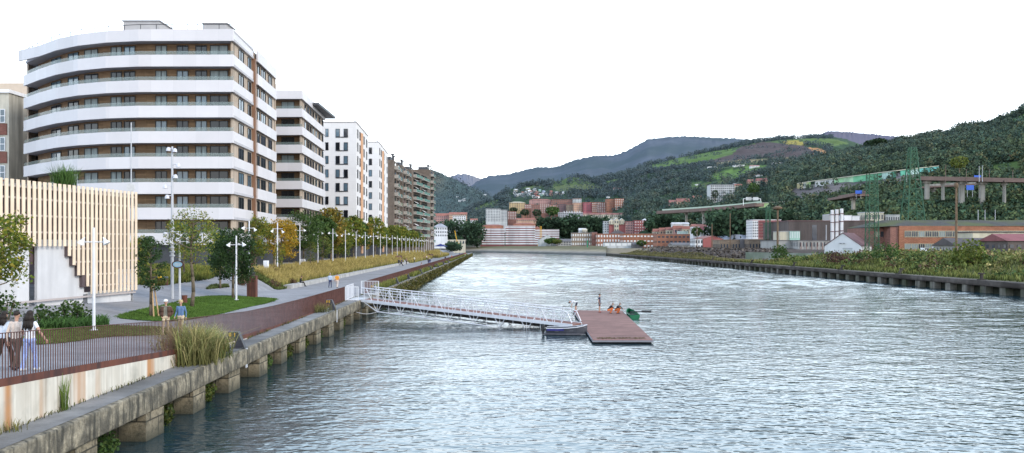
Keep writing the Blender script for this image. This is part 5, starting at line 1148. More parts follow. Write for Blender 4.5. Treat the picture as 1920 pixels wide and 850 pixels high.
# brick works along the far right bank
block('tan brick works building with rows of pale windows', 1073, 1112, 437, 462, 800, 'tan', 18, fl=3, co=9, wc='w', name='factory', cat='factory')
block('narrow brick tower at the corner of the tan works', 1110, 1120, 436, 462, 795, 'brick', 18, name='factory', cat='factory')
block('orange brick works with white window strip, left part', 1120, 1168, 439, 464, 780, 'orange', 18, fl=3, co=9, wc='w', rc='brick', name='factory', cat='factory')
block('long orange brick works with repeated bays behind the rubble', 1168, 1232, 439, 466, 720, 'rust', 18, fl=3, co=10, wc='w', rc='brick', name='factory', cat='factory', ww=.6, wh=.3)
block('right end of the long orange brick works', 1232, 1294, 440, 468, 660, 'orange', 18, fl=3, co=8, wc='d', rc='brick', name='factory', cat='factory', ww=.6, wh=.35)
block('low white shed with large doors in front of the orange works', 1133, 1187, 455, 463, 700, 'pale', 10, fl=1, co=5, wc='w', rc='slate', name='shed', cat='shed', ww=.75, wh=.6)
block('dark roofed low shed between the white shed and the bush', 1187, 1206, 454, 464, 690, 'slate', 10, 'gable', 'slate', 5, name='shed', cat='shed')
block('grey low workshops left of the graffiti wall', 1262, 1303, 455, 469, 560, 'concrete', 18, 'gable', 'slate', 5, fl=1, co=4, name='shed', cat='shed')
block('white block painted with black graffiti', 1303, 1318, 449, 468, 500, 'white', 14, fl=2, co=3, wc='d', name='shed', cat='shed', ww=.5, wh=.6)
block('bright red gabled hall', 1317, 1356, 443, 468, 500, 'red', 30, 'gablef', 'tile2', 6, name='warehouse', cat='warehouse')
block('hall with pale blue barrel roof', 1358, 1412, 440, 462, 560, 'concrete', 40, 'barrel', 'blue', 9, name='warehouse', cat='warehouse')
block('low tan brick workshop with dark openings', 1350, 1389, 451, 474, 440, 'tan', 16, fl=1, co=7, rc='tan', name='workshop', cat='workshop', ww=.5, wh=.35)
block('dark grey metal workshop between two brick ones', 1389, 1404, 450, 474, 438, 'slate', 16, rc='slate', name='workshop', cat='workshop')
block('low orange brick workshop with mixed windows', 1404, 1457, 450, 474, 430, 'tan', 16, fl=1, co=9, rc='tan', name='workshop', cat='workshop', ww=.5, wh=.3)
block('plain pale grey industrial shed', 1457, 1497, 452, 478, 360, 'concrete', 24, rc='slate', name='warehouse', cat='warehouse')
t = block('grey shed with rusty frames and pipes on its face', 1497, 1556, 452, 479, 350, 'concrete', 24, rc='slate', fl=2, co=9, name='warehouse', cat='warehouse', ww=.25, wh=.6)
for j in range(6):
    m = MB(); x = -5.5+2.2*j; m.box(x-.08, x+.08, -.5, -.3, -1, 5.2); o = m.build('frame_post', TM['tile2'], t, org=(0,0,0)); o.location = (0,0,0)
t = block('white gabled shed with grey shutter by the scrub mound', 1546, 1614, 438, 474.5, 290, 'white', 11, 'gablef', 'plum', 24, name='shed', cat='shed', ext=4, rz=-.7)
m = MB(); m.box(.1, 3.2, -.08, .02, -4, 1.5); o = m.build('shutter', TM['pale'], t, org=(0,0,0)); o.location = (0,0,0)
m = MB(); m.box(.0, 3.3, -.12, .0, 1.5, 1.65); o = m.build('shutter_lintel', TM['grey'], t, org=(0,0,0)); o.location = (0,0,0)
for x in (-.7, .5): m = MB(); m.cbox((x,-.25,3.3), (.7,.4,.25)); o = m.build('wall_lamp', TM['grey'], t, org=(0,0,0)); o.location = (0,0,0)
block('small grey lean-to beside the white gabled shed', 1612, 1629, 461, 475, 289, 'concrete', 8, rc='plum', name='shed', cat='shed', ext=4)
t = block('huge dark ribbed metal hall behind the chimneys', 1478, 1640, 415, 452, 400, 'brown', 40, rc='plum', name='factory', cat='factory')
for px, w_ in ((1527, 2.2), (1549, .5)):
    x = (px-1559)*.25; m = MB(); m.box(x-w_/2, x+w_/2, -.15, .02, -1, 7.5); o = m.build('tall_window', WM['d'] if w_ > 1 else TM['grey'], t, org=(0,0,0)); o.location = (0,0,0)
for j in range(60):
    m = MB(); x = -20+j*.68; m.box(x-.06, x+.06, -.10, .0, -3, 9.0); o = m.build('rib', TM['dark'], t, org=(0,0,0)); o.location = (0,0,0)
block('cream annex with glazed front below the dark hall', 1462, 1481, 435, 449, 395, 'cream', 10, rc='concrete', name='office_building', cat='office')
t = block('glazed block beside the cream annex', 1481, 1500, 434, 448, 394, 'green', 10, fl=1, co=6, wc='w', rc='slate', name='office_building', cat='office', ww=.35, wh=.85)
for i, (px, yt) in enumerate(((1560.5,394),(1569,393),(1578,391.5))):
    p = at(px, 458, 335); t = thing('chimney_stack', '%s of three white square chimney stacks' % ('leftmost', 'middle', 'rightmost')[i], 'chimney', (p.x, p.y, 2), 'three white chimneys'); h = CZ+(HY-yt)/F*335-2; m = MB(); m.cbox((0,0,h/2), (1.0,1.0,h)); o = m.build('shaft', TM['white'], t, org=(0,0,0)); o.location = (0,0,0)
    for z in (.35, .55, .74, .9): m = MB(); m.cbox((0,0,h*z), (1.3,1.3,.3)); o = m.build('collar', TM['plum'], t, org=(0,0,0)); o.location = (0,0,0)
t = thing('chimney_scaffold', 'dark steel frame tying the three white chimneys together', 'frame', (*at(1569, 458, 336)[:2], 2)); m = MB()
for z in (5.5, 9.5, 13.5, 17): m.beam((-2.6,.7,z), (2.6,.7,z), .15, .25); m.beam((-2.6,-.62,z), (2.6,-.62,z), .1, .2)
for x in (-.9,.95): m.beam((x,.7,0), (x,.7,19), .2, .2)
o = m.build('frame', TM['plum'], t, org=(0,0,0)); o.location = (0,0,0)
# big brick factory at the right
bf = thing('factory', 'big two-storey orange brick factory with long window bands and dark roof', 'factory', at(1790, 474, 290)); Yf = 290.0; s = Yf/F
def wx(px, Y=Yf): return (px-CX)/F*Y
def wz(py, Y=Yf): return CZ+(HY-py)/F*Y
m = MB(); m.box(wx(1686), wx(1960), Yf, Yf+24, 0, wz(424)); m.build('wall', BRK['rust'], bf)
m = MB(); m.box(wx(1641), wx(1671), Yf+6, Yf+24, 0, wz(427)); m.build('rear_wing_wall', BRK['brick'], bf); m = MB(); m.box(wx(1671), wx(1685.9), Yf+.6, Yf+24, 0, wz(425)); m.build('corner_tower', BRK['brick'], bf)
m = MB(); x0, x1 = wx(1640), wx(1962); m.add([(x0,Yf+5.7,wz(426)),(wx(1671),Yf+.2,wz(424.4)),(x1,Yf-.4,wz(424)),(x1,Yf+12,wz(411)),(wx(1684),Yf+12,wz(411)),(x0,Yf+24,wz(425)),(x1,Yf+24,wz(424))], [(0,1,4), (1,2,3,4), (4,3,6,5), (0,4,5)]); m.build('roof', M('mossy_roof', (.06,.056,.052), .95, .3, .4, col2=(.075,.085,.03), amt=.4), bf)
PALE = M('window_frame_pale', (.40,.37,.28), .8, .15, 1)
for (y0, y1, n) in ((433, 445, 18), (457, 468, 12)):
    for i in range(n):
        a = wx(1696+i*12.8); b = wx(1696+i*12.8+12.2); f = MB(); z0, z1 = wz(y1), wz(y0); f.box(a, b, Yf-.14, Yf-.01, z1-.18, z1); f.box(a, b, Yf-.14, Yf-.01, z0, z0+.18)
        for q in (0, .33, .66, 1): x = a+(b-a-.1)*q; f.box(x, x+.1, Yf-.13, Yf-.02, z0+.18, z1-.18)
        fo = f.build('window', PALE, bf); p_ = MB()
        p_.quad((a, Yf-.03, z0+.1), (b, Yf-.03, z0+.1), (b, Yf-.03, z1-.1), (a, Yf-.03, z1-.1)); o = p_.build('pane', random.choice([WM['d'], WM['d'], TM['concrete'], CURT]), fo, org=ORG[bf.name]); o.location = (0,0,0)
for (y0, y1) in ((434, 444), (458, 467)):
    for i in range(3):
        a, b = wx(1642+i*9, Yf+6), wx(1649+i*9, Yf+6); f = MB(); f.box(a, b, Yf+5.9, Yf+5.99, wz(y1), wz(y0)); f.build('window', random.choice([WM['d'], PALE]), bf)
block('long low dark-roofed shed in front of the brick factory', 1795, 1895, 446, 473, 245, 'concrete', 14, 'gable', 'dark', 15, fl=1, co=12, name='shed', cat='shed', ext=3, ww=.5, wh=.4)
block('pale parapet wall strip of the shed behind the low dark roof', 1824, 1930, 436.5, 447, 268, 'cream', 10, rc='dark', name='shed', cat='shed', ext=8)
block('shed with plum-red roof at the right edge', 1890, 1960, 438, 473, 230, 'brown', 14, 'gable', 'maroon', 14, fl=1, co=5, name='shed', cat='shed', ext=3, ww=.5, wh=.3)
# parked boats/vans glimpsed over the scrub
def van(px, py, Y, L_, label, k=1.0):
    p = at(px, py, Y); t = thing('parked_van', label, 'van', p); m = MB(); pr = [(-.5,0),(.5,0),(.5,.30),(.36,.36),(.24,.62),(-.48,.64),(-.5,.5)]
    vs = [(x*L_, y, z*L_*.45*k+.3) for y in (0, 1.9) for x, z in pr]; n = len(pr); m.add(vs, [tuple(range(n)), tuple(range(n,2*n))[::-1]]+[(i, n+i, n+(i+1) % n, (i+1) % n) for i in range(n)]); o = m.build('body', WHITEP, t, org=(0,0,0)); o.location = (0,0,0)
    m = MB(); m.box(-.40*L_, .22*L_, -.03, -.005, L_*.19*k+.3, L_*.26*k+.3); o = m.build('side_window', GLASSD, t, org=(0,0,0)); o.location = (0,0,0)
    for x in (-.3, .32): m = MB(); m.tube((x*L_,-.02,.3), (x*L_,.2,.3), .33, n=12); o = m.build('wheel', DARKM, t, org=(0,0,0)); o.location = (0,0,0)
van(1745, 475, 262, 4.6, 'white van parked behind the scrub, left one'); van(1772, 474, 266, 6.0, 'longer white van parked behind the scrub, right one')
# graffiti wall
t = thing('painted_wall', 'long grey yard wall covered with faded graffiti and one red patch', 'wall', at(1480, 490, 268)); m = MB(); a, b = at(1398, 490, 300), at(1546, 492, 262); m.add([(a.x,a.y,.5),(b.x,b.y,.5),(b.x,b.y,4.4),(a.x,a.y,4.6),(a.x,a.y+.3,4.6),(b.x,b.y+.3,4.4)], [(0,1,2,3), (3,2,5,4)])
m.build('wall', M('faded_graffiti', (.32,.32,.29), .9, .3, .35, col2=(.17,.20,.15), amt=.5), t)
k = .55; c = a*(1-k)+b*k; m = MB(); m.quad((c.x-1.2,c.y-.05,2.6), (c.x+.4,c.y-.28,2.6), (c.x+.4,c.y-.28,3.7), (c.x-1.2,c.y-.05,3.7)); m.build('red_patch', TM['red'], t)
# housing right of centre
t = block('pink and white striped housing block above the workshops', 1412, 1464, 413, 446, 520, 'pink', 14, fl=6, band='maroon', rc='white', **A_)
block('white gable-end tower of the pink striped block', 1411, 1421.5, 415, 446, 517, 'white', 14, fl=6, co=3, rc='white', **A_)
block('white stepped end terraces of the pink striped block', 1464, 1475, 416, 440, 522, 'white', 12, fl=5, band='slate', rc='white', **A_)
# red and white group near the centre
block('white and blue end block of the maroon group', 1133, 1142, 415, 437, 850, 'pale', 14, fl=5, co=2, **A_)
block('maroon block with two cream stair towers', 1142, 1173, 418, 440, 848, 'red', 14, rc='cream', **A_)
for i, px in enumerate((1147, 1156, 1166)):
    block('%s cream gabled tower of the maroon block' % ('left', 'middle', 'right')[i], px-4.5, px+4.5, (411,409,410)[i], 420 if i != 1 else 436, 846.5, 'cream', 6, 'gablef', 'white', 4, 3, 2, ext=.5, name='tower', cat='tower')
block('pink block with small square windows', 1173, 1190, 416, 440, 845, 'pink', 14, fl=5, co=4, rc='maroon', **A_)
block('brick red block at the right end of the maroon group', 1190, 1225, 414, 440, 840, 'red', 14, fl=5, co=8, wc='w', rc='maroon', ww=.35, wh=.4, **A_)
block('white roof house above the brick red block', 1204, 1224, 409, 420, 855, 'cream', 12, 'hip', 'white', 5)
block('dark hipped roof before the maroon block', 1146, 1172, 432, 440, 830, 'slate', 10, 'hip', 'dark', 6)
block('white tiered house above the tan works', 1086, 1099, 428, 440, 830, 'white', 10, 'gable', 'white', 4, 2, 4); block('cream house with long windows above the tan works', 1092, 1101, 429, 440, 826, 'cream', 8, 'gable', 'cream', 3, 1, 3)
# rows of roofs behind the orange works
for i, (a, b, y0, y1, w_, r_) in enumerate(((1226,1240,429,440,'cream','tile'),(1238,1252,427,440,'peach','tile'),(1250,1266,426,440,'cream','tile2'),(1264,1282,423,439,'pink','tile'),(1280,1299,424,439,'cream','tile'),(1266,1276,434,441,'white','green'))):
    block('tiled-roof house, %s from the left in the row behind the orange works' % ORD[i], a, b, y0, y1, 760-6*i, w_, 10, 'gable' if i < 5 else 'flat', r_, 6, 1, 3, group='houses behind the orange works')
block('bright green fronted low hall in the row behind the orange works', 1273, 1290, 434.5, 441, 715, 'green', 8, rc='white', fl=1, co=6, wc='w', name='hall', cat='hall')
block('white house with dark roof vent left of the tree', 1300, 1326, 420, 436, 640, 'white', 12, 'gable', 'tile', 5, 1, 4); block('white building with stepped gable and red panels', 1318, 1352, 424, 444, 600, 'white', 14, 'gable', 'red', 7, 2, 6)
block('tall white water-tower house with dark cap', 1331, 1342, 417, 440, 590, 'white', 8, 'hip', 'plum', 6, name='tower', cat='tower')
block('small brick tower house by the blue roof', 1357, 1371, 424, 441, 600, 'orange', 8, rc='concrete', name='tower', cat='tower')
block('white gable with blank grey wall under the viaduct', 1333, 1352, 399, 420, 690, 'pale', 14, 'gablef', 'grey', 10); block('pale houses in the trees beneath the viaduct', 1358, 1386, 411, 422, 660, 'pale', 12, 'gable', 'concrete', 4, 1, 6)
block('white roofed house at the foot of the wooded hill', 1262, 1292, 417, 424, 760, 'white', 10, 'gable', 'white', 3)
# hospital-like block and villas on the hillside
def hblock(label, a, b, y0, y1, wall, hill=None, **k):
    p, _ = (hill or HF).hit((a+b)/2, y1); return block(label, a, b, y0, y1, p.y, wall, **k)
block('large white grid-fronted block on the hillside above the viaduct', 1332, 1377, 347, 378, 900, 'pale', 16, fl=7, co=12, rc='grey', ww=.6, wh=.55, **A_)
for i, (l, a, b, y0, y1, w_, r_, fl, co) in enumerate((('pink villa left of the peach one above the viaduct',1256,1270,375,389,'pink','tile2',2,3),('peach villa above the viaduct',1270,1293,372,389,'peach','tile2',2,4),('small pale house with red roof right of the villas',1300,1316,367,377,'cream','tile',1,3),
      ('red roofed house tight against the big grid block',1378,1392,345,356,'cream','tile',1,3),('white boxy house behind the big grid block',1376,1388,342,348,'white','white',0,0),
      ('left house of the red roofed terrace on the hill',1404,1420,336,350,'peach','tile2',2,4),('middle house of the red roofed terrace on the hill',1420,1438,334,350,'cream','tile2',2,4),('right house of the red roofed terrace on the hill',1438,1456,333,349,'peach','tile2',2,4),
      ('pale blue-white house at the end of the red terrace',1457,1477,328,344,'pale','tile2',0,0),('dark mansard roofed house on the hill',1484,1508,324,340,'white','slate',1,4),('brick house below the dark mansard house',1494,1512,332,342,'tile','tile2',1,3),
      ('long white shed on the upper meadow',1328,1345,312,315.5,'white','white',0,0),('white farmhouse left on the upper slope',1376,1396,308,313,'white','pale',0,0),('pink farmhouse on the upper slope',1408,1424,309.5,315,'white','pink',0,0),('white barn high on the slope',1447,1466,304,307.5,'white','white',0,0),
      ('small white house lost in the trees',1305,1314,345,348,'white','white',0,0),('white house above the big grid block',1418,1430,326,331,'white','tile',0,0),('farmhouse with white gable right of the village',1151,1166,352,358,'white','tile',0,0),('tiny white house below the farmhouse',1138,1144,368,372,'white','white',0,0),
      ('long white building on the right crest',1609,1626,280,284.5,'white','white',0,0),('low white house right of the dark mansard house',1545,1566,308,315,'white','pale',0,0))):
    hill = HE if a > 1540 else HF; hblock(l, a, b, y0, y1, w_, hill, dep=9, roof='gable' if r_ not in ('white','pale') else 'flat', rc=r_, rh=(y1-y0)*.35, fl=fl, co=co, ext=4)
hblock('white terrace houses with pale roofs above the mural wall', 1636, 1664, 307, 313, 'white', HE, dep=8, roof='gable', rc='pale', rh=3, fl=1, co=5); hblock('brown walled house high on the right hill', 1893, 1918, 286, 297, 'peach', HE, dep=9, roof='gable', rc='tile2', rh=3)
# the stepped town below the hill
town = [('yellow apartment block at the left of the hillside town',955,985,378,393,1250,'yellow',4,7),('dark red block left of the town trees',952,968,397,412,1150,'brick',5,5),('red-brown block right below the yellow one',984,1000,384,400,1220,'brick',5,5),('red block behind the town trees',978,996,392,409,1190,'orange',5,4),
 ('tall red-brown slab between trees',996,1012,385,407,1185,'brick',7,4),('long pink upper terrace, left half',993,1034,373,386,1330,'pink',4,12),('long pink upper terrace, right half',1034,1078,375,388,1320,'brick',4,12),('white-topped block at the end of the pink terrace',1074,1090,373,389,1310,'pale',4,4),
 ('reddish block with pale stripes below the pink terrace',1012,1030,383,400,1230,'brick',5,5),('orange-red slab left of the dark block',1030,1047,385,401,1225,'orange',5,5),('dark purple block in the town middle',1048,1062,382,400,1215,'plum',5,4),('grey-brown block in the town middle',1062,1076,384,401,1210,'tan',5,4),
 ('peach block left of the magenta one',1076,1092,381,398,1205,'peach',5,4),('bright magenta apartment block in the town middle',1094,1110,380,397,1200,'magenta',5,5),('orange block right of the magenta one',1110,1121,380,398,1195,'orange',5,3),('brown-orange block before the brick towers',1121,1139,380,399,1190,'brick',6,5),
 ('left brick tower of the pair',1138,1153,374,398,1180,'orange',8,4),('right brick tower of the pair',1153,1170,373,398,1175,'orange',8,5)]
for l, a, b, y0, y1, Y, w_, fl, co in town: block(l, a, b, y0, y1, Y, w_, 14, 'hip' if w_ in ('yellow','pink') else 'flat', 'tile' if w_ != 'yellow' else 'cream', 2.2 if w_ in ('yellow','pink') else 0, fl, co, 'w' if w_ in ('brick','orange') and co % 2 else 'd', rz=.12*math.sin(a), ext=14, ww=.4, wh=.45, **A_)
t = block('grey modern block with a row of white roof fins', 1047, 1093, 399, 411, 1120, 'grey', 14, fl=3, co=12, rc='white', ext=14, **A_)
for i in range(7): m = MB(); x = -8+3.4*i; m.add([(x-.9,0,8.4),(x+.9,0,8.4),(x-.6,0,10.8),(x-.9,5,8.4),(x+.9,5,8.4),(x-.6,5,10.8)], [(0,1,2), (5,4,3), (0,2,5,3), (1,4,5,2)]); o = m.build('roof_fin', TM['white'], t, org=(0,0,0)); o.location = (0,0,0)
for i in range(9): block('yellow row house with red roof and white gable, %s from the left' % ORD[i], 1094+11.2*i, 1104.8+11.2*i, 399+.2*(i % 3), 408, 1100-4*i, 'cream', 9, 'gable', 'tile2', 3.5, 1, 3, group='yellow row houses', ext=12)
for i in range(6): block('orange row house with tiled roof, %s from the left, above the banded complex' % ORD[i], 968+11.5*i, 979+11.5*i, 409, 416, 1100, 'peach', 9, 'gable', 'tile', 3, 1, 3, group='orange row houses', ext=12)
for i, (px, py, c, r_) in enumerate(((965,362,'white','pale'),(969,358,'cream','pale'),(974,366,'white','pale'),(979,363,'white','tile'),(983,368,'pale','pale'),(987,362,'white','pale'),(989,356,'cream','pale'),(992,360,'white','white'),(994,366,'white','pale'),(998,361,'white','tile'),(1001,357,'white','pale'),
      (1004,365,'red','tile'),(1008,362,'pink','tile'),(1012,359,'green','green'),(1013,366,'green','pale'),(1018,365,'white','pale'),(1021,361,'blue','blue'),(1026,366,'white','pale'),(1032,361,'pink','tile'),(1034,366,'peach','tile'),(1044,363,'white','pale'),(1050,363,'peach','tile'),(1055,363,'white','white'),(970,367,'white','pale'),(1000,370,'white','pale'),(1006,370,'white','tile'))):
    p, _ = HF.hit(px, py+2); w_ = 5.5+1.2*math.sin(i*2.3); block('%s hillside village house, %s of the scattered cluster under the ridge' % ({'white':'white','cream':'cream','pale':'pale grey','red':'red','pink':'pink','green':'green','blue':'blue','peach':'peach'}[c], ordn(i)), px-w_/2, px+w_/2, py-3.6, py+2.5, p.y, c, 7, 'gable', r_, 2, 2, 3, group='hillside village houses', rz=.5*math.sin(i*1.7), ext=8)
# left of centre, beyond the promenade
block('tall pale slab block at the foot of the valley', 911, 938, 392, 416, 1120, 'pale', 14, fl=8, co=9, rc='grey', ext=14, **A_); block('shorter wing of the tall pale slab', 938, 951, 394, 416, 1122, 'pale', 14, fl=8, co=5, rc='grey', ext=14, **A_)
block('white mansion with grey mansard roof at the end of the promenade', 812, 837, 419, 445, 760, 'white', 14, 'hip', 'grey', 7, 3, 6, name='mansion', cat='house', ext=10)
block('long red-roofed apartment row beyond the white mansion, left half', 814, 842, 400, 418, 1180, 'pink', 12, 'gable', 'tile', 5, 3, 8, ext=12, **A_); block('long red-roofed apartment row beyond the white mansion, right half', 842, 875, 398, 418, 1170, 'peach', 12, 'gable', 'tile', 4, 4, 9, ext=12, **A_)
block('white block in front of the red-roofed row', 849, 873, 405, 420, 1120, 'white', 12, fl=4, co=6, rc='pale', ext=12, **A_)
block('small house with red roof left of the pale slab', 882, 895, 410, 417, 1090, 'white', 8, 'gable', 'tile', 3, 1, 3, ext=10); block('white low house below the small red-roofed one', 880, 892, 416, 422, 1060, 'pale', 8, 'gable', 'pale', 2, 1, 3, ext=10); block('pale low roof along the valley road', 838, 876, 425, 430, 980, 'pale', 8, rc='pale', ext=8)
for i, (px, py) in enumerate(((858,371),(867,378),(870,375),(862,378),(909,367))):
    p, _ = HA.hit(px, py); block('tiny white house, %s of a few on the valley hillside' % ORD[i], px-2.6, px+2.6, py-3, py, p.y, 'white', 9, 'gable', 'pale', 1, group='tiny valley houses')
block('tiny white and pale boathouse on the far shore', 838, 872, 450, 460, 900, 'cream', 12, fl=1, co=6, rc='concrete', name='shed', cat='shed')
t = thing('yard_fence', 'grey mesh sports fence on tall posts at the far shore', 'fence', at(885, 458, 960)); m = MB()
for i in range(18): x, y, z = at(868+1.9*i, 460, 960); m.cbox((x, y, z+5), (.25,.25,16))
for z in (4, 10, 15.5): a, b = at(868, 460, 960), at(900.5, 460, 960); m.beam((a.x,a.y,z+2), (b.x,b.y,z+2), .2, .2)
m.build('posts_and_mesh', TM['grey'], t)
# cranes, marker
def lattice(t, H, w0, w1, n, mat, r, name='lattice'):
    m = MB(); c = lambda z: w0+(w1-w0)*z/H
    zs = [H*(1-(1-i/n)**1.25) for i in range(n+1)]
    for a in range(4):
        sx_, sy_ = ((-1,-1),(1,-1),(1,1),(-1,1))[a]; sx2, sy2 = ((-1,-1),(1,-1),(1,1),(-1,1))[(a+1) % 4]
        m.beam((sx_*c(0)/2, sy_*c(0)/2, -1), (sx_*w1/2, sy_*w1/2, H), r*1.1, r*1.1); r2 = r*.5
        for i in range(n):
            z, q = zs[i], zs[i+1]
            m.beam((sx_*c(z)/2, sy_*c(z)/2, z), (sx2*c(q)/2, sy2*c(q)/2, q), r2, r2); m.beam((sx_*c(z)/2, sy_*c(z)/2, z), (sx2*c(z)/2, sy2*c(z)/2, z), r2, r2)
            if i % 2: m.beam((sx2*c(z)/2, sy2*c(z)/2, z), (sx_*c(q)/2, sy_*c(q)/2, q), r2, r2)
    o = m.build(name, mat, t, org=(0,0,0)); o.location = (0,0,0)
YC = M('crane_yellow', (.55,.30,.03), .5, .15, 1); p = at(1014, 459, 900); t = thing('tower_crane', 'yellow lattice hoist mast standing before the banded complex', 'crane', p); lattice(t, 19.5, 1.6, 1.6, 12, YC, .28, 'mast'); m = MB(); m.add([(-4,-.5,-1),(3,-.5,-1),(1,-.5,4),(-1,-.5,4),(-4,.8,-1),(3,.8,-1),(1,.8,4),(-1,.8,4)], [(0,1,2,3), (7,6,5,4), (0,3,7,4), (1,5,6,2), (3,2,6,7)]); o = m.build('base_frame', YC, t, org=(0,0,0)); o.location = (0,0,0)
p = at(858, 447, 900); t = thing('excavator_arm', 'small yellow crane arm near the white mansion', 'crane', p); m = MB(); m.beam((0,0,-6), (-3,0,8), .8, .8); m.cbox((0,0,-6), (3,3,2)); o = m.build('arm', YC, t, org=(0,0,0)); o.location = (0,0,0)
p = at(1101.5, 476, 690); t = thing('channel_marker', 'slim green navigation marker on the far shore', 'marker', (p.x, p.y, .5)); m = MB(); m.lathe((0,0,0), [(1.1,0),(.9,3),(.5,5.8),(.35,9),(.6,9.1),(.6,10.2),(.1,10.8)], 10); o = m.build('body', M('marker_green', (.02,.20,.10), .6, .2, 1), t, org=(0,0,0)); o.location = (0,0,0)
# pylons and poles
PG = M('pylon_green', (.035,.10,.055), .6, .2, 1)
for px, yt, yb, Y, w0, w1, n, r, l, arms in ((1711,276,440,420,9.6,2.4,9,.42,'tall green lattice pylon behind the brick factory',((.03,5.5),(.11,5),(.19,4.5))),(1635,326,474,285,3.4,2.6,13,.22,'narrow green lattice mast left of the brick factory',((.14,3),(.25,4.5),(.36,4.5))),(1440,386,474,425,2.6,1.6,9,.2,'thin green lattice mast before the pink striped block',((.1,3),(.2,3)))):
    p = at(px, yb, Y); t = thing('pylon', l, 'pylon', p); H = (yb-yt)/F*Y; lattice(t, H, w0, w1, n, PG, r)
    for k, a in arms: m = MB(); z = H*(1-k); m.beam((-a/2,0,z), (a/2,0,z), .25, .3); m.beam((-a/2,0,z), (0,0,z+1.2), .12, .12); m.beam((a/2,0,z), (0,0,z+1.2), .12, .12); o = m.build('cross_arm', PG, t, org=(0,0,0)); o.location = (0,0,0)
POLE = M('pole_brown', (.15,.10,.065), .85, .25, 1)
for px, yt, yb, Y, r, l in ((1793,345,470,225,.33,'thick brown pole with a cap standing tall on the right'),(1458,388,482,300,.40,'brown pole with a round basket near the painted wall'),(1307,424,468,480,.28,'thin dark pole before the graffiti block'),(1335,420,468,480,.3,'dark pole before the red gabled hall'),(1369,400,474,430,.25,'thin brown pole left of the blue barrel roof')):
    p = at(px, yb, Y); t = thing('pole', l, 'pole', p); H = (yb-yt)/F*Y; m = MB(); m.tube((0,0,-1), (0,0,H), r, r*.75, 10); o = m.build('shaft', POLE, t, org=(0,0,0)); o.location = (0,0,0)
    if r > .3: m = MB(); m.lathe((0,0,H-1.2), [(r*.8,0),(r*(1.6 if px > 1700 else 4),.5),(r*(1.6 if px > 1700 else 4),1.0),(r,1.5)], 12); o = m.build('cap', POLE, t, org=(0,0,0)); o.location = (0,0,0)
# motorway structures on the hill
CONB = M('viaduct_concrete', (.30,.28,.25), .85, .15, .2, streak=.3); RDK = M('viaduct_red', (.16,.11,.095), .8, .2, .3); GRB = M('barrier_green', (.42,.50,.40), .8, .1, .2)
def viaduct(label, pts, deckh, railm, deckm, piers):
    P = [at(*p) for p in pts]; t = thing('viaduct', label, 'bridge', P[0]); m, r = MB(), MB()
    for a, b in zip(P, P[1:]): m.beam(a-Vector((0,0,deckh/2)), b-Vector((0,0,deckh/2)), 10, deckh); r.beam(a+Vector((0,-5,.6)), b+Vector((0,-5,.6)), .3, 1.5)
    m.build('deck', deckm, t); r.build('parapet', railm, t)
    for px, yb, w_ in piers:
        for a, b, (pa, pb) in zip(P, P[1:], zip(pts, pts[1:])):
            if min(pa[0], pb[0]) <= px <= max(pa[0], pb[0]):
                k = (px-pa[0])/(pb[0]-pa[0]); Y = pa[2]+(pb[2]-pa[2])*k; c = at(px, pa[1]+(pb[1]-pa[1])*k, Y); q = MB(); q.box(c.x-w_/2, c.x+w_/2, Y-1.2, Y+1.2, at(px, yb, Y).z-6, c.z-deckh-.01); q.box(c.x-w_*.8, c.x+w_*.8, Y-2.5, Y+2.5, c.z-deckh-1.5, c.z-deckh-.005); q.build('pier', CONB, t); break
    return t
viaduct('long gently rising viaduct with green parapet across the hillside', [(1240,396,760),(1320,391,700),(1380,386,660),(1424,381,640)], 2.6, GRB, RDK, [(1287,404,1.6),(1320,409,2.4),(1358,400,2.2)])
viaduct('red-edged motorway viaduct on tall concrete piers at the right', [(1718,336,530),(1800,337.5,520),(1880,339.5,510),(1990,341.5,500)], 1.0, RDK, RDK, [(1738,356,2.2),(1768,357,.9),(1803,366,2.6),(1841,378,2.6),(1883,362,.8),(1950,362,2.2)])
viaduct('short lower ramp bridge with reddish deck left of the pylon', [(1566,372,560),(1590,368,540),(1616,363,520)], 1.6, RDK, RDK, [(1600,375,1.6)])
viaduct('lower slip-road bridge seen beneath the right viaduct', [(1726,351,560),(1780,348,555),(1840,344,550)], 1.0, CONB, RDK, [(1750,354,1)])
def muralwall(label, pts, hs, cols):
    """retaining wall in panels, each panel painted its own colour"""
    pts = [(a, b, min(HE.hit(a, b+h)[0].y-2, 900)) for (a, b, _), h in zip(pts, hs)]; print('mural', [round(p[2]) for p in pts])
    t = thing('mural_wall', label, 'wall', at(*pts[0])); n = 0
    tot = len(cols)
    for i in range(tot):
        seg = i/tot*(len(pts)-1); j = int(seg); u = seg-j; v = min(1, u+(len(pts)-1)/tot)
        f = lambda k: tuple(a+(b-a)*k for a, b in zip(pts[j], pts[j+1])); h0 = hs[j]+(hs[j+1]-hs[j])*u; h1 = hs[j]+(hs[j+1]-hs[j])*v
        a, b = f(u), f(v); A1, B1, A0, B0 = at(*a), at(*b), at(a[0], a[1]+h0, a[2]), at(b[0], b[1]+h1, b[2]); m = MB(); dn = Vector((0,0,-.4)); bk = Vector((0,1.2,0))
        m.add([A0+dn, B0+dn, B1, A1, A1+bk, B1+bk, A0+dn+bk, B0+dn+bk], [(0,1,2,3), (3,2,5,4), (6,4,5,7), (0,3,4,6), (1,7,5,2)])
        c = cols[i]; m.build('painted_panel', M('mural_%d_%d_%d' % tuple(int(q*100) for q in c), c, .8, .18, .35, col2=tuple(min(1, q*1.5) for q in c), amt=.4), t)
    m = MB()
    for a, b in zip(pts, pts[1:]): m.beam(at(*a)+Vector((0,0,.3)), at(*b)+Vector((0,0,.3)), 1.4, .5)
    m.build('coping', M('mural_coping', (.52,.50,.40), .8, .1, .3), t); return t
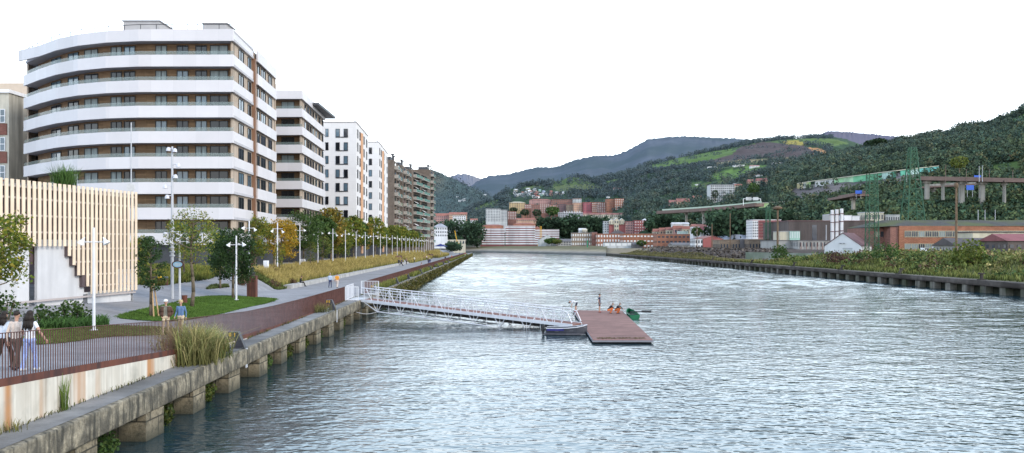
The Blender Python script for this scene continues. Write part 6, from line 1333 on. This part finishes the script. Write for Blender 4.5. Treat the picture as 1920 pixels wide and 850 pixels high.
muralwall('long curved retaining wall with yellow to turquoise mural climbing the hill', [(1495,345,640),(1520,341,615),(1600,331,560),(1680,321,520),(1760,312,490)], [9,10,10,12,9], [(.36,.31,.18),(.36,.32,.20),(.40,.39,.36),(.30,.34,.18),(.25,.38,.17),(.40,.40,.40),(.36,.38,.38),(.20,.35,.20),(.24,.37,.24),(.12,.31,.18),(.10,.28,.17),(.10,.30,.19),(.34,.48,.44),(.09,.28,.19),(.09,.30,.22),(.36,.48,.46),(.12,.36,.34),(.13,.38,.36)])
muralwall('lower retaining wall painted green and yellow beside the viaduct end', [(1424,382,640),(1480,378,620),(1536,372,600)], [7,6,4], [(.36,.46,.20),(.38,.48,.26),(.36,.46,.38),(.38,.48,.42),(.42,.46,.30),(.46,.44,.28),(.44,.40,.30),(.40,.38,.28)])
for px, py, Y, w_, h, l in ((1833,333,514,4.2,2.6,'blue motorway sign above the right viaduct'),(1819,352,500,4.4,2.8,'blue motorway sign on the slip road below the viaduct'),(1610,360.5,518,4,2,'blue motorway sign above the short ramp bridge')):
    p = at(px, py, Y); t = thing('road_sign', l, 'sign', p); m = MB(); m.cbox((0,0,0), (w_,.15,h)); o = m.build('panel', M('sign_blue_far', (.03,.10,.45), .5, .1, 1), t, org=(0,0,0)); o.location = (0,0,0); m = MB(); [m.cbox((x,.2,-h), (.15,.15,h*2)) for x in (-w_*.35, w_*.35)]; o = m.build('posts', GREYM, t, org=(0,0,0)); o.location = (0,0,0)
p = at(1410, 378, 641); t = thing('road_sign', 'white sign gantry with two grey panels over the long viaduct', 'sign', p); m = MB(); [m.cbox((x,0,-.5), (.35,.35,5)) for x in (-6.5, 6.5)]; m.cbox((0,0,2), (13,.3,.35)); o = m.build('gantry', WHITEP, t, org=(0,0,0)); o.location = (0,0,0)
for x in (-2.6, 2.6): m = MB(); m.cbox((x,-.4,2), (4.2,.2,2.4)); o = m.build('panel', TM['pale'], t, org=(0,0,0)); o.location = (0,0,0)
for i in range(8):
    px = (1773,1812,1855,1899,1937,1836,1842,1700)[i]; Y = 514 if i < 5 else 508; yt = (310,318,318,320,318,312,311,318)[i]; p = at(px, 338, Y); t = thing('lamp_mast', ('red-brown lighting column on the right viaduct, %s from the left' % ORD[i]) if i < 5 else ('pale tall lighting column by the right viaduct sign', 'second pale lighting column by the right viaduct sign', 'dark lighting column left of the viaduct')[i-5], 'lamp mast', p, 'viaduct lighting columns'); m = MB(); m.tube((0,0,-1), (0,0,(338-yt)/F*Y), .18, .12, 6); m.cbox((0,-.3,(338-yt)/F*Y), (.3,1.2,.15)); o = m.build('column', RDK if i < 5 else GREYM, t, org=(0,0,0)); o.location = (0,0,0)
for i, px in enumerate((1834, 1847, 1866)): p = at(px, 412, 400); t = thing('lamp_mast', 'thin pale pole above the factory roof, %s of three' % ORD[i], 'pole', p, 'thin poles above the factory roof'); m = MB(); m.tube((0,0,-6), (0,0,4.6), .16, .12, 6); o = m.build('column', GREYM, t, org=(0,0,0)); o.location = (0,0,0)
for i, (px, y0, y1, l, w_, c) in enumerate(((1560,403,415,'pale roof box left of the white row on the dark hall roof',9,'concrete'),(1590,405,415,'white roof plant behind the chimneys',14,'white'),(1605,406,415,'second white roof plant right of the chimneys',14,'white'),(1640,399,416,'cream plant room with window band on the hall roof',34,'cream'),(1674,404,418,'glazed plant room beside the factory roof',26,'pale'))):
    block(l, px-w_/2, px+w_/2, y0, y1, 430, c, 10, fl=1 if i > 2 else 0, co=6 if i > 2 else 0, rc='pale', name='roof_plant_room', cat='plant room', ext=6, wc='d')
# single trees of the town that stand out
for i, (px, yb, yt, r, Y, mt, l) in enumerate(((1307,448,428,11,600,GREENL,'dark round tree left of the red gabled hall'),(1203,464,452,10,690,GREENL,'low round tree before the orange works'),(1034,460,448,14,870,GREENL,'left green tree before the white gabled hall'),(1046,460,450,10,862,YGREEN,'yellow-green tree before the low stone shed'),(1341,376,358,7,890,CRESTM,'dark round tree in front of the big grid block'),
      (1413,368,346,12,850,GREENL,'light green tree right of the big grid block'),(1799,322,296,16,560,YGREEN,'pale round tree above the right viaduct'),(1007,410,394,9,1130,CRESTM,'dark tree cluster left in the hillside town'),(1036,408,390,14,1140,GREENL,'broad green tree cluster in the middle of the town'),(984,408,394,9,1130,CRESTM,'dark trees right of the yellow block'),(963,402,390,8,1200,CRESTM,'dark trees below the yellow block'))):
    s = Y/F; hill_tree(px, yb, Y, r*s, (yb-yt)*s*1.1, l, None, mt, 420, size=max(1.0, r*s*.28))
def belt(name, label, n, px0, px1, y0, y1, Y0, Y1, size):
    C = []
    for i in range(n): px = random.uniform(px0, px1); Y = random.uniform(Y0, Y1); C.append(at(px, random.uniform(y0, y1), Y))
    k = 30; S = RS.uniform(.6, 1.3, n)*size; d = rnd_dirs(n*k)*RS.uniform(.4, 1, (n*k, 1)); P = np.repeat(np.array(C), k, 0)+d*np.repeat(S, k)[:, None]*np.array([[.6,.6,.6]]); V, Q = cards(P, np.repeat(S, k)*RS.uniform(.2, .4, n*k))
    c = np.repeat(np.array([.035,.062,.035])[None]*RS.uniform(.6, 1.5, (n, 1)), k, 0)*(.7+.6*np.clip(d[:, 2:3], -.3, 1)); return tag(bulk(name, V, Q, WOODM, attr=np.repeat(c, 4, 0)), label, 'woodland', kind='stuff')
belt('tree_belt', 'dark tree belt between the banded complex and the hillside town', 420, 1010, 1140, 412, 440, 1040, 1090, 10)
belt('tree_belt', 'dark trees left of the banded complex at the valley foot', 300, 805, 905, 420, 456, 930, 1060, 9)
belt('tree_belt', 'trees behind the maroon group and orange works', 260, 1215, 1320, 404, 432, 790, 880, 9)
belt('tree_belt', 'trees between the viaduct and the workshops', 420, 1330, 1480, 402, 440, 560, 640, 8)
belt('tree_belt', 'greenery at the end of the promenade', 120, 838, 862, 458, 467, 480, 570, 3)
# ------------------------------------------------------------------ people: one continuous body mesh each, hair and hats as children
SKIN = M('skin', (.42,.24,.17), .55, .08, 6); EYE = M('eye_dark', (.02,.015,.012), .3, .1, 5)
HAIRM = {k: M('hair_'+k, c, .65, .35, 30, aniso=(1,1,.2)) for k, c in {'dark':(.02,.014,.011), 'brown':(.05,.028,.016), 'blond':(.42,.32,.17), 'grey':(.25,.23,.21)}.items()}
def cloth(c): return M('cloth_%d_%d_%d' % tuple(int(x*100) for x in c), c, .85, .14, 9, bump=.15, bscale=18)
BASE = dict(P=(0,0,.93), C=(0,.01,1.32), N=(0,.005,1.47), H=(0,-.015,1.62), shL=(-.175,.01,1.41), elL=(-.235,.03,1.12), wrL=(-.25,-.04,.87), shR=(.175,.01,1.41), elR=(.235,.03,1.12), wrR=(.25,-.04,.87),
            hiL=(-.09,0,.91), knL=(-.10,-.02,.49), anL=(-.105,.01,.075), hiR=(.09,0,.91), knR=(.10,-.02,.49), anR=(.105,.01,.075), fL=(-.01,-1,0), fR=(.01,-1,0))
POSES = {'stand': {}, 'walk': dict(knL=(-.095,-.17,.51), anL=(-.09,-.20,.085), knR=(.095,.08,.50), anR=(.09,.33,.14), wrL=(-.23,.10,.88), elL=(-.235,.12,1.13), wrR=(.23,-.22,.93), elR=(.235,.0,1.12), fR=(0,-1,-.45)),
 'walk2': dict(knR=(.095,-.14,.51), anR=(.09,-.16,.08), knL=(-.095,.06,.50), anL=(-.09,.24,.11), wrR=(.25,.06,.88), elR=(.245,.10,1.12), wrL=(-.25,-.18,.92), fL=(0,-1,-.35)),
 'pockets': dict(knL=(-.10,-.10,.50), anL=(-.10,-.14,.08), knR=(.10,.02,.49), anR=(.10,.14,.085), elL=(-.31,.08,1.13), wrL=(-.19,-.05,.95), elR=(.31,.08,1.13), wrR=(.19,-.05,.95)),
 'armout': dict(knL=(-.10,-.08,.50), anL=(-.10,-.12,.08), knR=(.10,.06,.50), anR=(.10,.2,.1), elL=(-.36,.06,1.18), wrL=(-.50,.02,.97), elR=(.24,.0,1.13), wrR=(.15,-.16,1.0)),
 'sit': dict(P=(0,.0,.50), C=(0,-.05,.88), N=(0,-.09,1.03), H=(0,-.14,1.17), shL=(-.18,-.05,.97), elL=(-.25,-.12,.72), wrL=(-.12,-.35,.62), shR=(.18,-.05,.97), elR=(.25,-.12,.72), wrR=(.12,-.35,.62), hiL=(-.09,0,.49), hiR=(.09,0,.49), knL=(-.12,-.42,.50), knR=(.12,-.42,.50), anL=(-.12,-.55,.08), anR=(.10,-.62,.08)),
 'bend': dict(P=(0,.10,.90), C=(0,-.28,1.05), N=(0,-.42,1.02), H=(0,-.56,.97), shL=(-.17,-.36,1.0), elL=(-.19,-.38,.72), wrL=(-.16,-.42,.46), shR=(.17,-.36,1.0), elR=(.19,-.38,.72), wrR=(.16,-.42,.46), hiL=(-.09,.10,.89), hiR=(.09,.10,.89), knL=(-.13,.02,.48), anL=(-.16,.06,.075), knR=(.13,-.04,.48), anR=(.16,.0,.075)),
 'crouch': dict(P=(0,.12,.34), C=(0,-.12,.66), N=(0,-.22,.78), H=(0,-.30,.91), shL=(-.18,-.14,.73), elL=(-.26,-.36,.56), wrL=(-.12,-.56,.46), shR=(.18,-.14,.73), elR=(.26,-.36,.56), wrR=(.12,-.56,.46), hiL=(-.10,.12,.33), hiR=(.10,.12,.33), knL=(-.19,-.28,.50), knR=(.19,-.26,.52), anL=(-.16,-.06,.08), anR=(.16,-.08,.08)),
 'lean': dict(P=(0,.08,.92), C=(0,-.05,1.28), N=(0,-.12,1.42), H=(0,-.18,1.56), shL=(-.17,-.05,1.37), elL=(-.25,-.26,1.2), wrL=(-.08,-.44,1.14), shR=(.17,-.05,1.37), elR=(.25,-.26,1.2), wrR=(.08,-.44,1.14), hiL=(-.09,.08,.9), hiR=(.09,.08,.9), knR=(.11,.12,.48), anR=(.12,.22,.08))}
def person(label, loc, rz, h, pose, top, bottom, hair='dark', style='short', sleeve=True, hw=1.0, trousers=True, shoe=(.03,.03,.035), fine=False, group=None, socks=None, tail=None, pants_z=None):
    J = dict(BASE); J.update(POSES[pose]); J = {k: Vector(v) for k, v in J.items()}; k_ = h/1.75
    t = thing('person', label, 'person', loc, group, rz); m = MB(); seg = []
    def S(a, b, ra, rb, z):
        m.tube(a, b, ra, rb, 12); m.ball(a, ra, 10, 6); m.ball(b, rb, 10, 6); seg.append((np.array(a), np.array(b), ra, rb, z))
    TOP, BOT, SK, SH = 0, 1, 2, 3
    sd = Vector((.072,0,0))
    for s in (-1, 1): S(J['P']+sd*s*.95+Vector((0,0,.02)), (J['P']+J['C'])/2+sd*s*.85, .100, .092, TOP); S((J['P']+J['C'])/2+sd*s*.85, J['C']+sd*s*1.1, .092, .105, TOP)
    S(J['hiL'], J['hiR'], .108, .108, BOT); S(J['shL']+(J['C']-J['shL'])*.25, J['shR']+(J['C']-J['shR'])*.25, .068, .068, TOP); S(J['C']+(J['N']-J['C'])*.3, J['N'], .075, .052, TOP); S(J['N'], J['H'], .052, .055, SK)
    hd = (J['H']-J['N']).normalized(); f = Vector((0,-1,0)); f = (f-hd*f.dot(hd)).normalized(); c = J['H']+hd*.03
    S(c, c+hd*.045, .086, .082, SK); S(c-hd*.05+f*.03, c+f*.035, .055, .06, SK); S(c+f*.085-hd*.005, c+f*.103-hd*.025, .012, .015, SK)
    for s in (-1, 1): S(c+Vector((s*.088,.01,-.01)), c+Vector((s*.09,.015,.025)), .014, .016, SK)
    for q in 'LR':
        sx = -1 if q == 'L' else 1; slv = TOP if sleeve else SK
        S(J['sh'+q], J['sh'+q]*.45+J['el'+q]*.55, .062, .05, TOP); S(J['sh'+q]*.45+J['el'+q]*.55, J['el'+q], .05, .043, slv); S(J['el'+q], J['wr'+q], .043, .030, slv)
        w_ = J['wr'+q]; d = (w_-J['el'+q]).normalized(); n_ = d.cross(Vector((0,1,0))); n_ = n_.normalized() if n_.length > .1 else Vector((1,0,0)); u = Vector((0,-1,0)); u = (u-d*u.dot(d)).normalized()
        S(w_, w_+d*.085, .026, .034, SK)
        if fine:
            for i, ln in enumerate((.065,.078,.072,.055)):
                b = w_+d*.09+u*(.03-.02*i); mid = b+d*ln*.55-n_*sx*.004; S(b-d*.02, mid, .0105, .0095, SK); S(mid, mid+d*ln*.4-n_*sx*.022, .0095, .008, SK)
            b = w_+d*.03+u*.032; S(b, b+d*.035+u*.022, .012, .011, SK); S(b+d*.035+u*.022, b+d*.07+u*.028, .011, .009, SK)
        else: S(w_+d*.08, w_+d*.16, .03, .018, SK)
        low = BOT if trousers else SK
        S(J['hi'+q], J['hi'+q]*.3+J['kn'+q]*.7, .092, .070, BOT); S(J['hi'+q]*.3+J['kn'+q]*.7, J['kn'+q], .070, .062 if trousers else .056, low); S(J['kn'+q], J['an'+q], .062 if trousers else .055, .052 if trousers else .038, low)
        ff = J['f'+q].normalized(); a = J['an'+q]+Vector((0,0,-.03)); S(a-ff*.05, a+ff*.15+Vector((0,0,-.012)), .042, .034, SH)
    me = m.mesh('tmp', [SKIN]); tmp = link(bpy.data.objects.new('tmp', me)); r = tmp.modifiers.new('r', 'REMESH'); r.mode = 'VOXEL'; r.voxel_size = .011 if fine else .022; sm_ = tmp.modifiers.new('s', 'SMOOTH'); sm_.factor = .5; sm_.iterations = 3 if fine else 2
    dg = bpy.context.evaluated_depsgraph_get(); body = bpy.data.meshes.new_from_object(tmp.evaluated_get(dg)); bpy.data.objects.remove(tmp); bpy.data.meshes.remove(me)
    n = len(body.vertices); V = np.empty(n*3, np.float32); body.vertices.foreach_get('co', V); V = V.reshape(-1, 3)
    Cn = np.empty(len(body.polygons)*3, np.float32); body.polygons.foreach_get('center', Cn); Cn = Cn.reshape(-1, 3); D = []
    for a, b, ra, rb, z in seg:
        ab = b-a; L2 = max(1e-9, ab.dot(ab)); tt = np.clip((Cn-a)@ab/L2, 0, 1); D.append(np.linalg.norm(Cn-(a+tt[:, None]*ab), axis=1)-(ra+(rb-ra)*tt))
    Z = np.array([s[4] for s in seg])[np.argmin(np.array(D), axis=0)]
    body.materials.clear(); [body.materials.append(x) for x in (cloth(top), cloth(bottom), SKIN, cloth(shoe))]
    body.polygons.foreach_set('material_index', Z.astype(np.int32)); body.polygons.foreach_set('use_smooth', np.ones(len(Z), bool)); body.vertices.foreach_set('co', (V*k_).ravel()); body.update(); body.name = 'body'
    inst('body', body, t)
    def part(name, mb, mat): o = mb.build(name, mat, t, org=(0,0,0), smooth=True); o.location = (0,0,0); o.scale = (k_,)*3; return o
    bk = -f; hp = MB(); hp.ball(c+hd*.055+bk*.018, .1, 14, 9, d=(.97,1.02,.92))
    if style == 'long':
        for i in range(26): a = 2*PI*i/26; q0 = c+bk*.05+Vector((.08*math.cos(a)*hw,.05*math.sin(a)+.01,.04)); hp.path([q0, q0+Vector((.045*math.cos(a)*hw,.05*abs(math.sin(a)),-.2*hw)), q0+Vector((.07*math.cos(a*1.1)*hw,.045+.03*math.sin(a*3),(-.44+.05*math.sin(i*2.1))*hw))], [.04,.045,.018], 6)
    elif style == 'curly':
        for i in range(40): a = i*2.4; e = (i/40)*2-1; hp.ball(c+hd*(.055+.07*e)+bk*.03+Vector((.085*math.cos(a)*math.sqrt(1-.6*e*e),.075*math.sin(a)*math.sqrt(1-.6*e*e)+(0 if math.sin(a) > -.4 else .05),0)), .04, 7, 5)
    elif style == 'pony': hp.path([c+bk*.09+hd*.06, c+bk*.14-hd*.03, c+bk*.11-hd*.18], [.035,.04,.012], 7)
    part('hair', hp, HAIRM[hair])
    if style == 'cap' or style == 'hat':
        q = MB(); q.ball(c+hd*.07, .106, 14, 7, d=(1,1.06,.8)); q.cbox(c+hd*.07+f*.13, (.16,.14,.015)); part('cap', q, cloth((.70,.68,.66)) if style == 'cap' else cloth(top))
    if fine:
        for s in (-1, 1): e = MB(); e.ball(c+f*.078+Vector((s*.033,0,.018)), .010, 8, 5); part('eye', e, EYE)
    return t, k_, part
def gp2(px, py): g = gl(px, py); return (g.x, g.y, g.z)
def on_path(px, Y): p = at(px, 500, Y); return (p.x, Y, zl(p.x, Y))
# trio walking away in the near left corner
def tall_at(px, yfeet, Y, z): return ((px-CX)/F*Y, Y, z)
zz = lambda px, Y: zl((px-CX)/F*Y, Y)
for px, Y, h, pose, rz, l, tp, bt, hr, st, kw in ((8, 26.6, 1.76, 'walk', PI-.25, 'woman at the left edge in a white shirt and dark trousers, seen from behind', (.70,.72,.78), (.05,.035,.025), 'dark', 'long', dict(hw=.72)),
        (31, 26.2, 1.78, 'walk2', PI-.2, 'short-haired person in a beige top walking between two long-haired women', (.58,.47,.40), (.10,.075,.06), 'dark', 'short', {}),
        (56, 25.9, 1.80, 'armout', PI-.15, 'woman with long curly dark hair, white top and light blue trousers', (.72,.72,.76), (.30,.38,.66), 'dark', 'long', dict(sleeve=False, shoe=(.6,.6,.6)))):
    x = (px-CX)/F*Y; person(l, (x, Y, zl(x, Y)), rz, h, pose, tp, bt, hr, st, fine=True, group='three friends walking away', **kw)
g = gl(311, 629); t, k_, part = person('man in brown jacket, white cap and beige trousers walking towards the camera', g, .15, 66/F*g.y, 'pockets', (.16,.15,.12), (.48,.38,.26), 'grey', 'cap', fine=True, shoe=(.20,.10,.07))
q = MB()
for s in (-1, 1): q.path([Vector((s*.13,-.02,1.42)), Vector((s*.16,-.03,1.15)), Vector((s*.15,-.02,.92))], [.085,.098,.092], 10); q.path([Vector((s*.19,.01,1.40)), Vector((s*.31,.08,1.13)), Vector((s*.22,-.03,.98))], [.078,.062,.05], 10)
q.path([Vector((-.1,.06,1.4)), Vector((-.1,.07,.93))], [.09,.1], 10); q.path([Vector((.1,.06,1.4)), Vector((.1,.07,.93))], [.09,.1], 10); part('jacket', q, cloth((.085,.045,.03)))
g = gl(339, 626); t, k_, part = person('blond woman in blue denim jacket and beige trousers beside the man in the cap', g, .1, 62/F*g.y, 'walk2', (.10,.17,.30), (.50,.40,.28), 'blond', 'curly', fine=True)
P_ = lambda px, py, h, *a, **k: person(a[0], gl(px, py), a[1], h, *a[2:], **k)
P_(619, 540, 1.72, 'person in pale blue shirt and navy trousers walking away with the orange-clad one', PI, 'walk', (.42,.50,.62), (.03,.04,.10), 'grey', 'short')
P_(632, 540, 1.68, 'person in orange jacket and pale trousers walking away down the promenade', PI, 'walk2', (.62,.26,.03), (.58,.48,.42), 'dark', 'short')
t = person('dark-clothed person sitting on the end of the concrete bench', (edge(104.5)-11.35, 104.5, 1.80), PI/2+.3, 1.75, 'sit', (.025,.025,.03), (.025,.025,.03), 'dark', 'short', shoe=(.03,.03,.03))
P_(453, 518, 1.75, 'jogger in black shorts running on the upper path', .4, 'walk', (.03,.03,.035), (.02,.02,.02), 'dark', 'short', sleeve=False, trousers=False, shoe=(.5,.5,.5))
pe = lambda px, Y, *a, **k: person(a[0], on_path(px, Y), *a[1:], **k)
x = fx(168)-.55; person('person in a pink top leaning on the far fence', (x, 168, 1.8), PI/2+.3, 1.7, 'lean', (.45,.30,.32), (.35,.30,.36), 'brown', 'short')
for px, Y, l, rz, ps, tp, bt in ((806, 222, 'person in navy with a white cap walking on the far promenade', 0, 'walk', (.03,.035,.08), (.10,.11,.22)), (803.5, 224, 'dark figure walking beside the white-capped person', 0, 'walk2', (.05,.04,.05), (.03,.03,.10)), (835, 275, 'dark-clad person farther along the far promenade', 0, 'walk', (.03,.03,.035), (.04,.04,.06)),
        (847, 300, 'person in a bright orange top on the far promenade', PI, 'walk2', (.65,.20,.10), (.03,.03,.06)), (862, 400, 'navy figure near the far end of the promenade', 0, 'stand', (.05,.06,.16), (.05,.05,.1)), (866.5, 405, 'second navy figure near the far end of the promenade', .5, 'walk', (.03,.04,.12), (.05,.05,.07)), (872, 420, 'person in red near the far end of the promenade', 0, 'walk', (.35,.06,.07), (.5,.5,.5))):
    pe(px, Y, l, rz, 1.74, ps, tp, bt, 'dark', 'cap' if 'capped' not in l and 'cap ' in l else 'short')
person('person in black sitting low at the kerb of the far promenade', (edge(212)-10.3, 212, 1.8), PI/2, 1.7, 'sit', (.03,.03,.03), (.05,.05,.06), 'dark', 'short')
for i, (px, Y, tp, bt, ps) in enumerate(((748,215,(.04,.04,.05),(.03,.03,.04),'stand'),(753,217,(.10,.08,.14),(.05,.05,.08),'walk'),(762,230,(.32,.20,.18),(.06,.05,.05),'stand'),(777,255,(.60,.58,.50),(.05,.06,.10),'walk'),(795,290,(.30,.12,.12),(.05,.05,.06),'stand'),(800,295,(.55,.42,.38),(.04,.04,.05),'walk'))):
    pe(px, Y, 'person in %s on the upper terrace, %s from left under the lamps' % (('black','violet','brown','cream','dark red','pale pink')[i], ORD[i]), (i*1.3) % 6, 1.72, ps, tp, bt, 'dark', 'short', group='people on the upper terrace')
# rowers on the pontoon
ZD = .28
def dock(px, py): p = gnd(px, py, ZD); return (p.x, p.y, ZD)
person('rower in white top and dark shorts bending over at the left corner of the pontoon', dock(1079.5, 585), -PI/2-.1, 1.74, 'bend', (.62,.62,.66), (.03,.03,.05), 'dark', 'short', sleeve=False, trousers=False, shoe=(.25,.05,.05))
person('tall rower in navy shirt and shorts standing on the pontoon', dock(1124, 586), PI/2-.3, 1.80, 'stand', (.025,.025,.06), (.02,.02,.04), 'dark', 'short', sleeve=False, trousers=False, shoe=(.25,.04,.04))
for px, py, l, rz in ((1143, 588, 'crouching rower in black top and orange waterproofs, left one', PI/2), (1157, 588, 'crouching rower in black top and orange waterproofs, right one by the green boat', PI/2-.5)):
    t, k_, part = person(l, dock(px, py), rz, 1.75, 'crouch', (.02,.02,.03), (.62,.16,.05), 'grey', 'short', trousers=True)
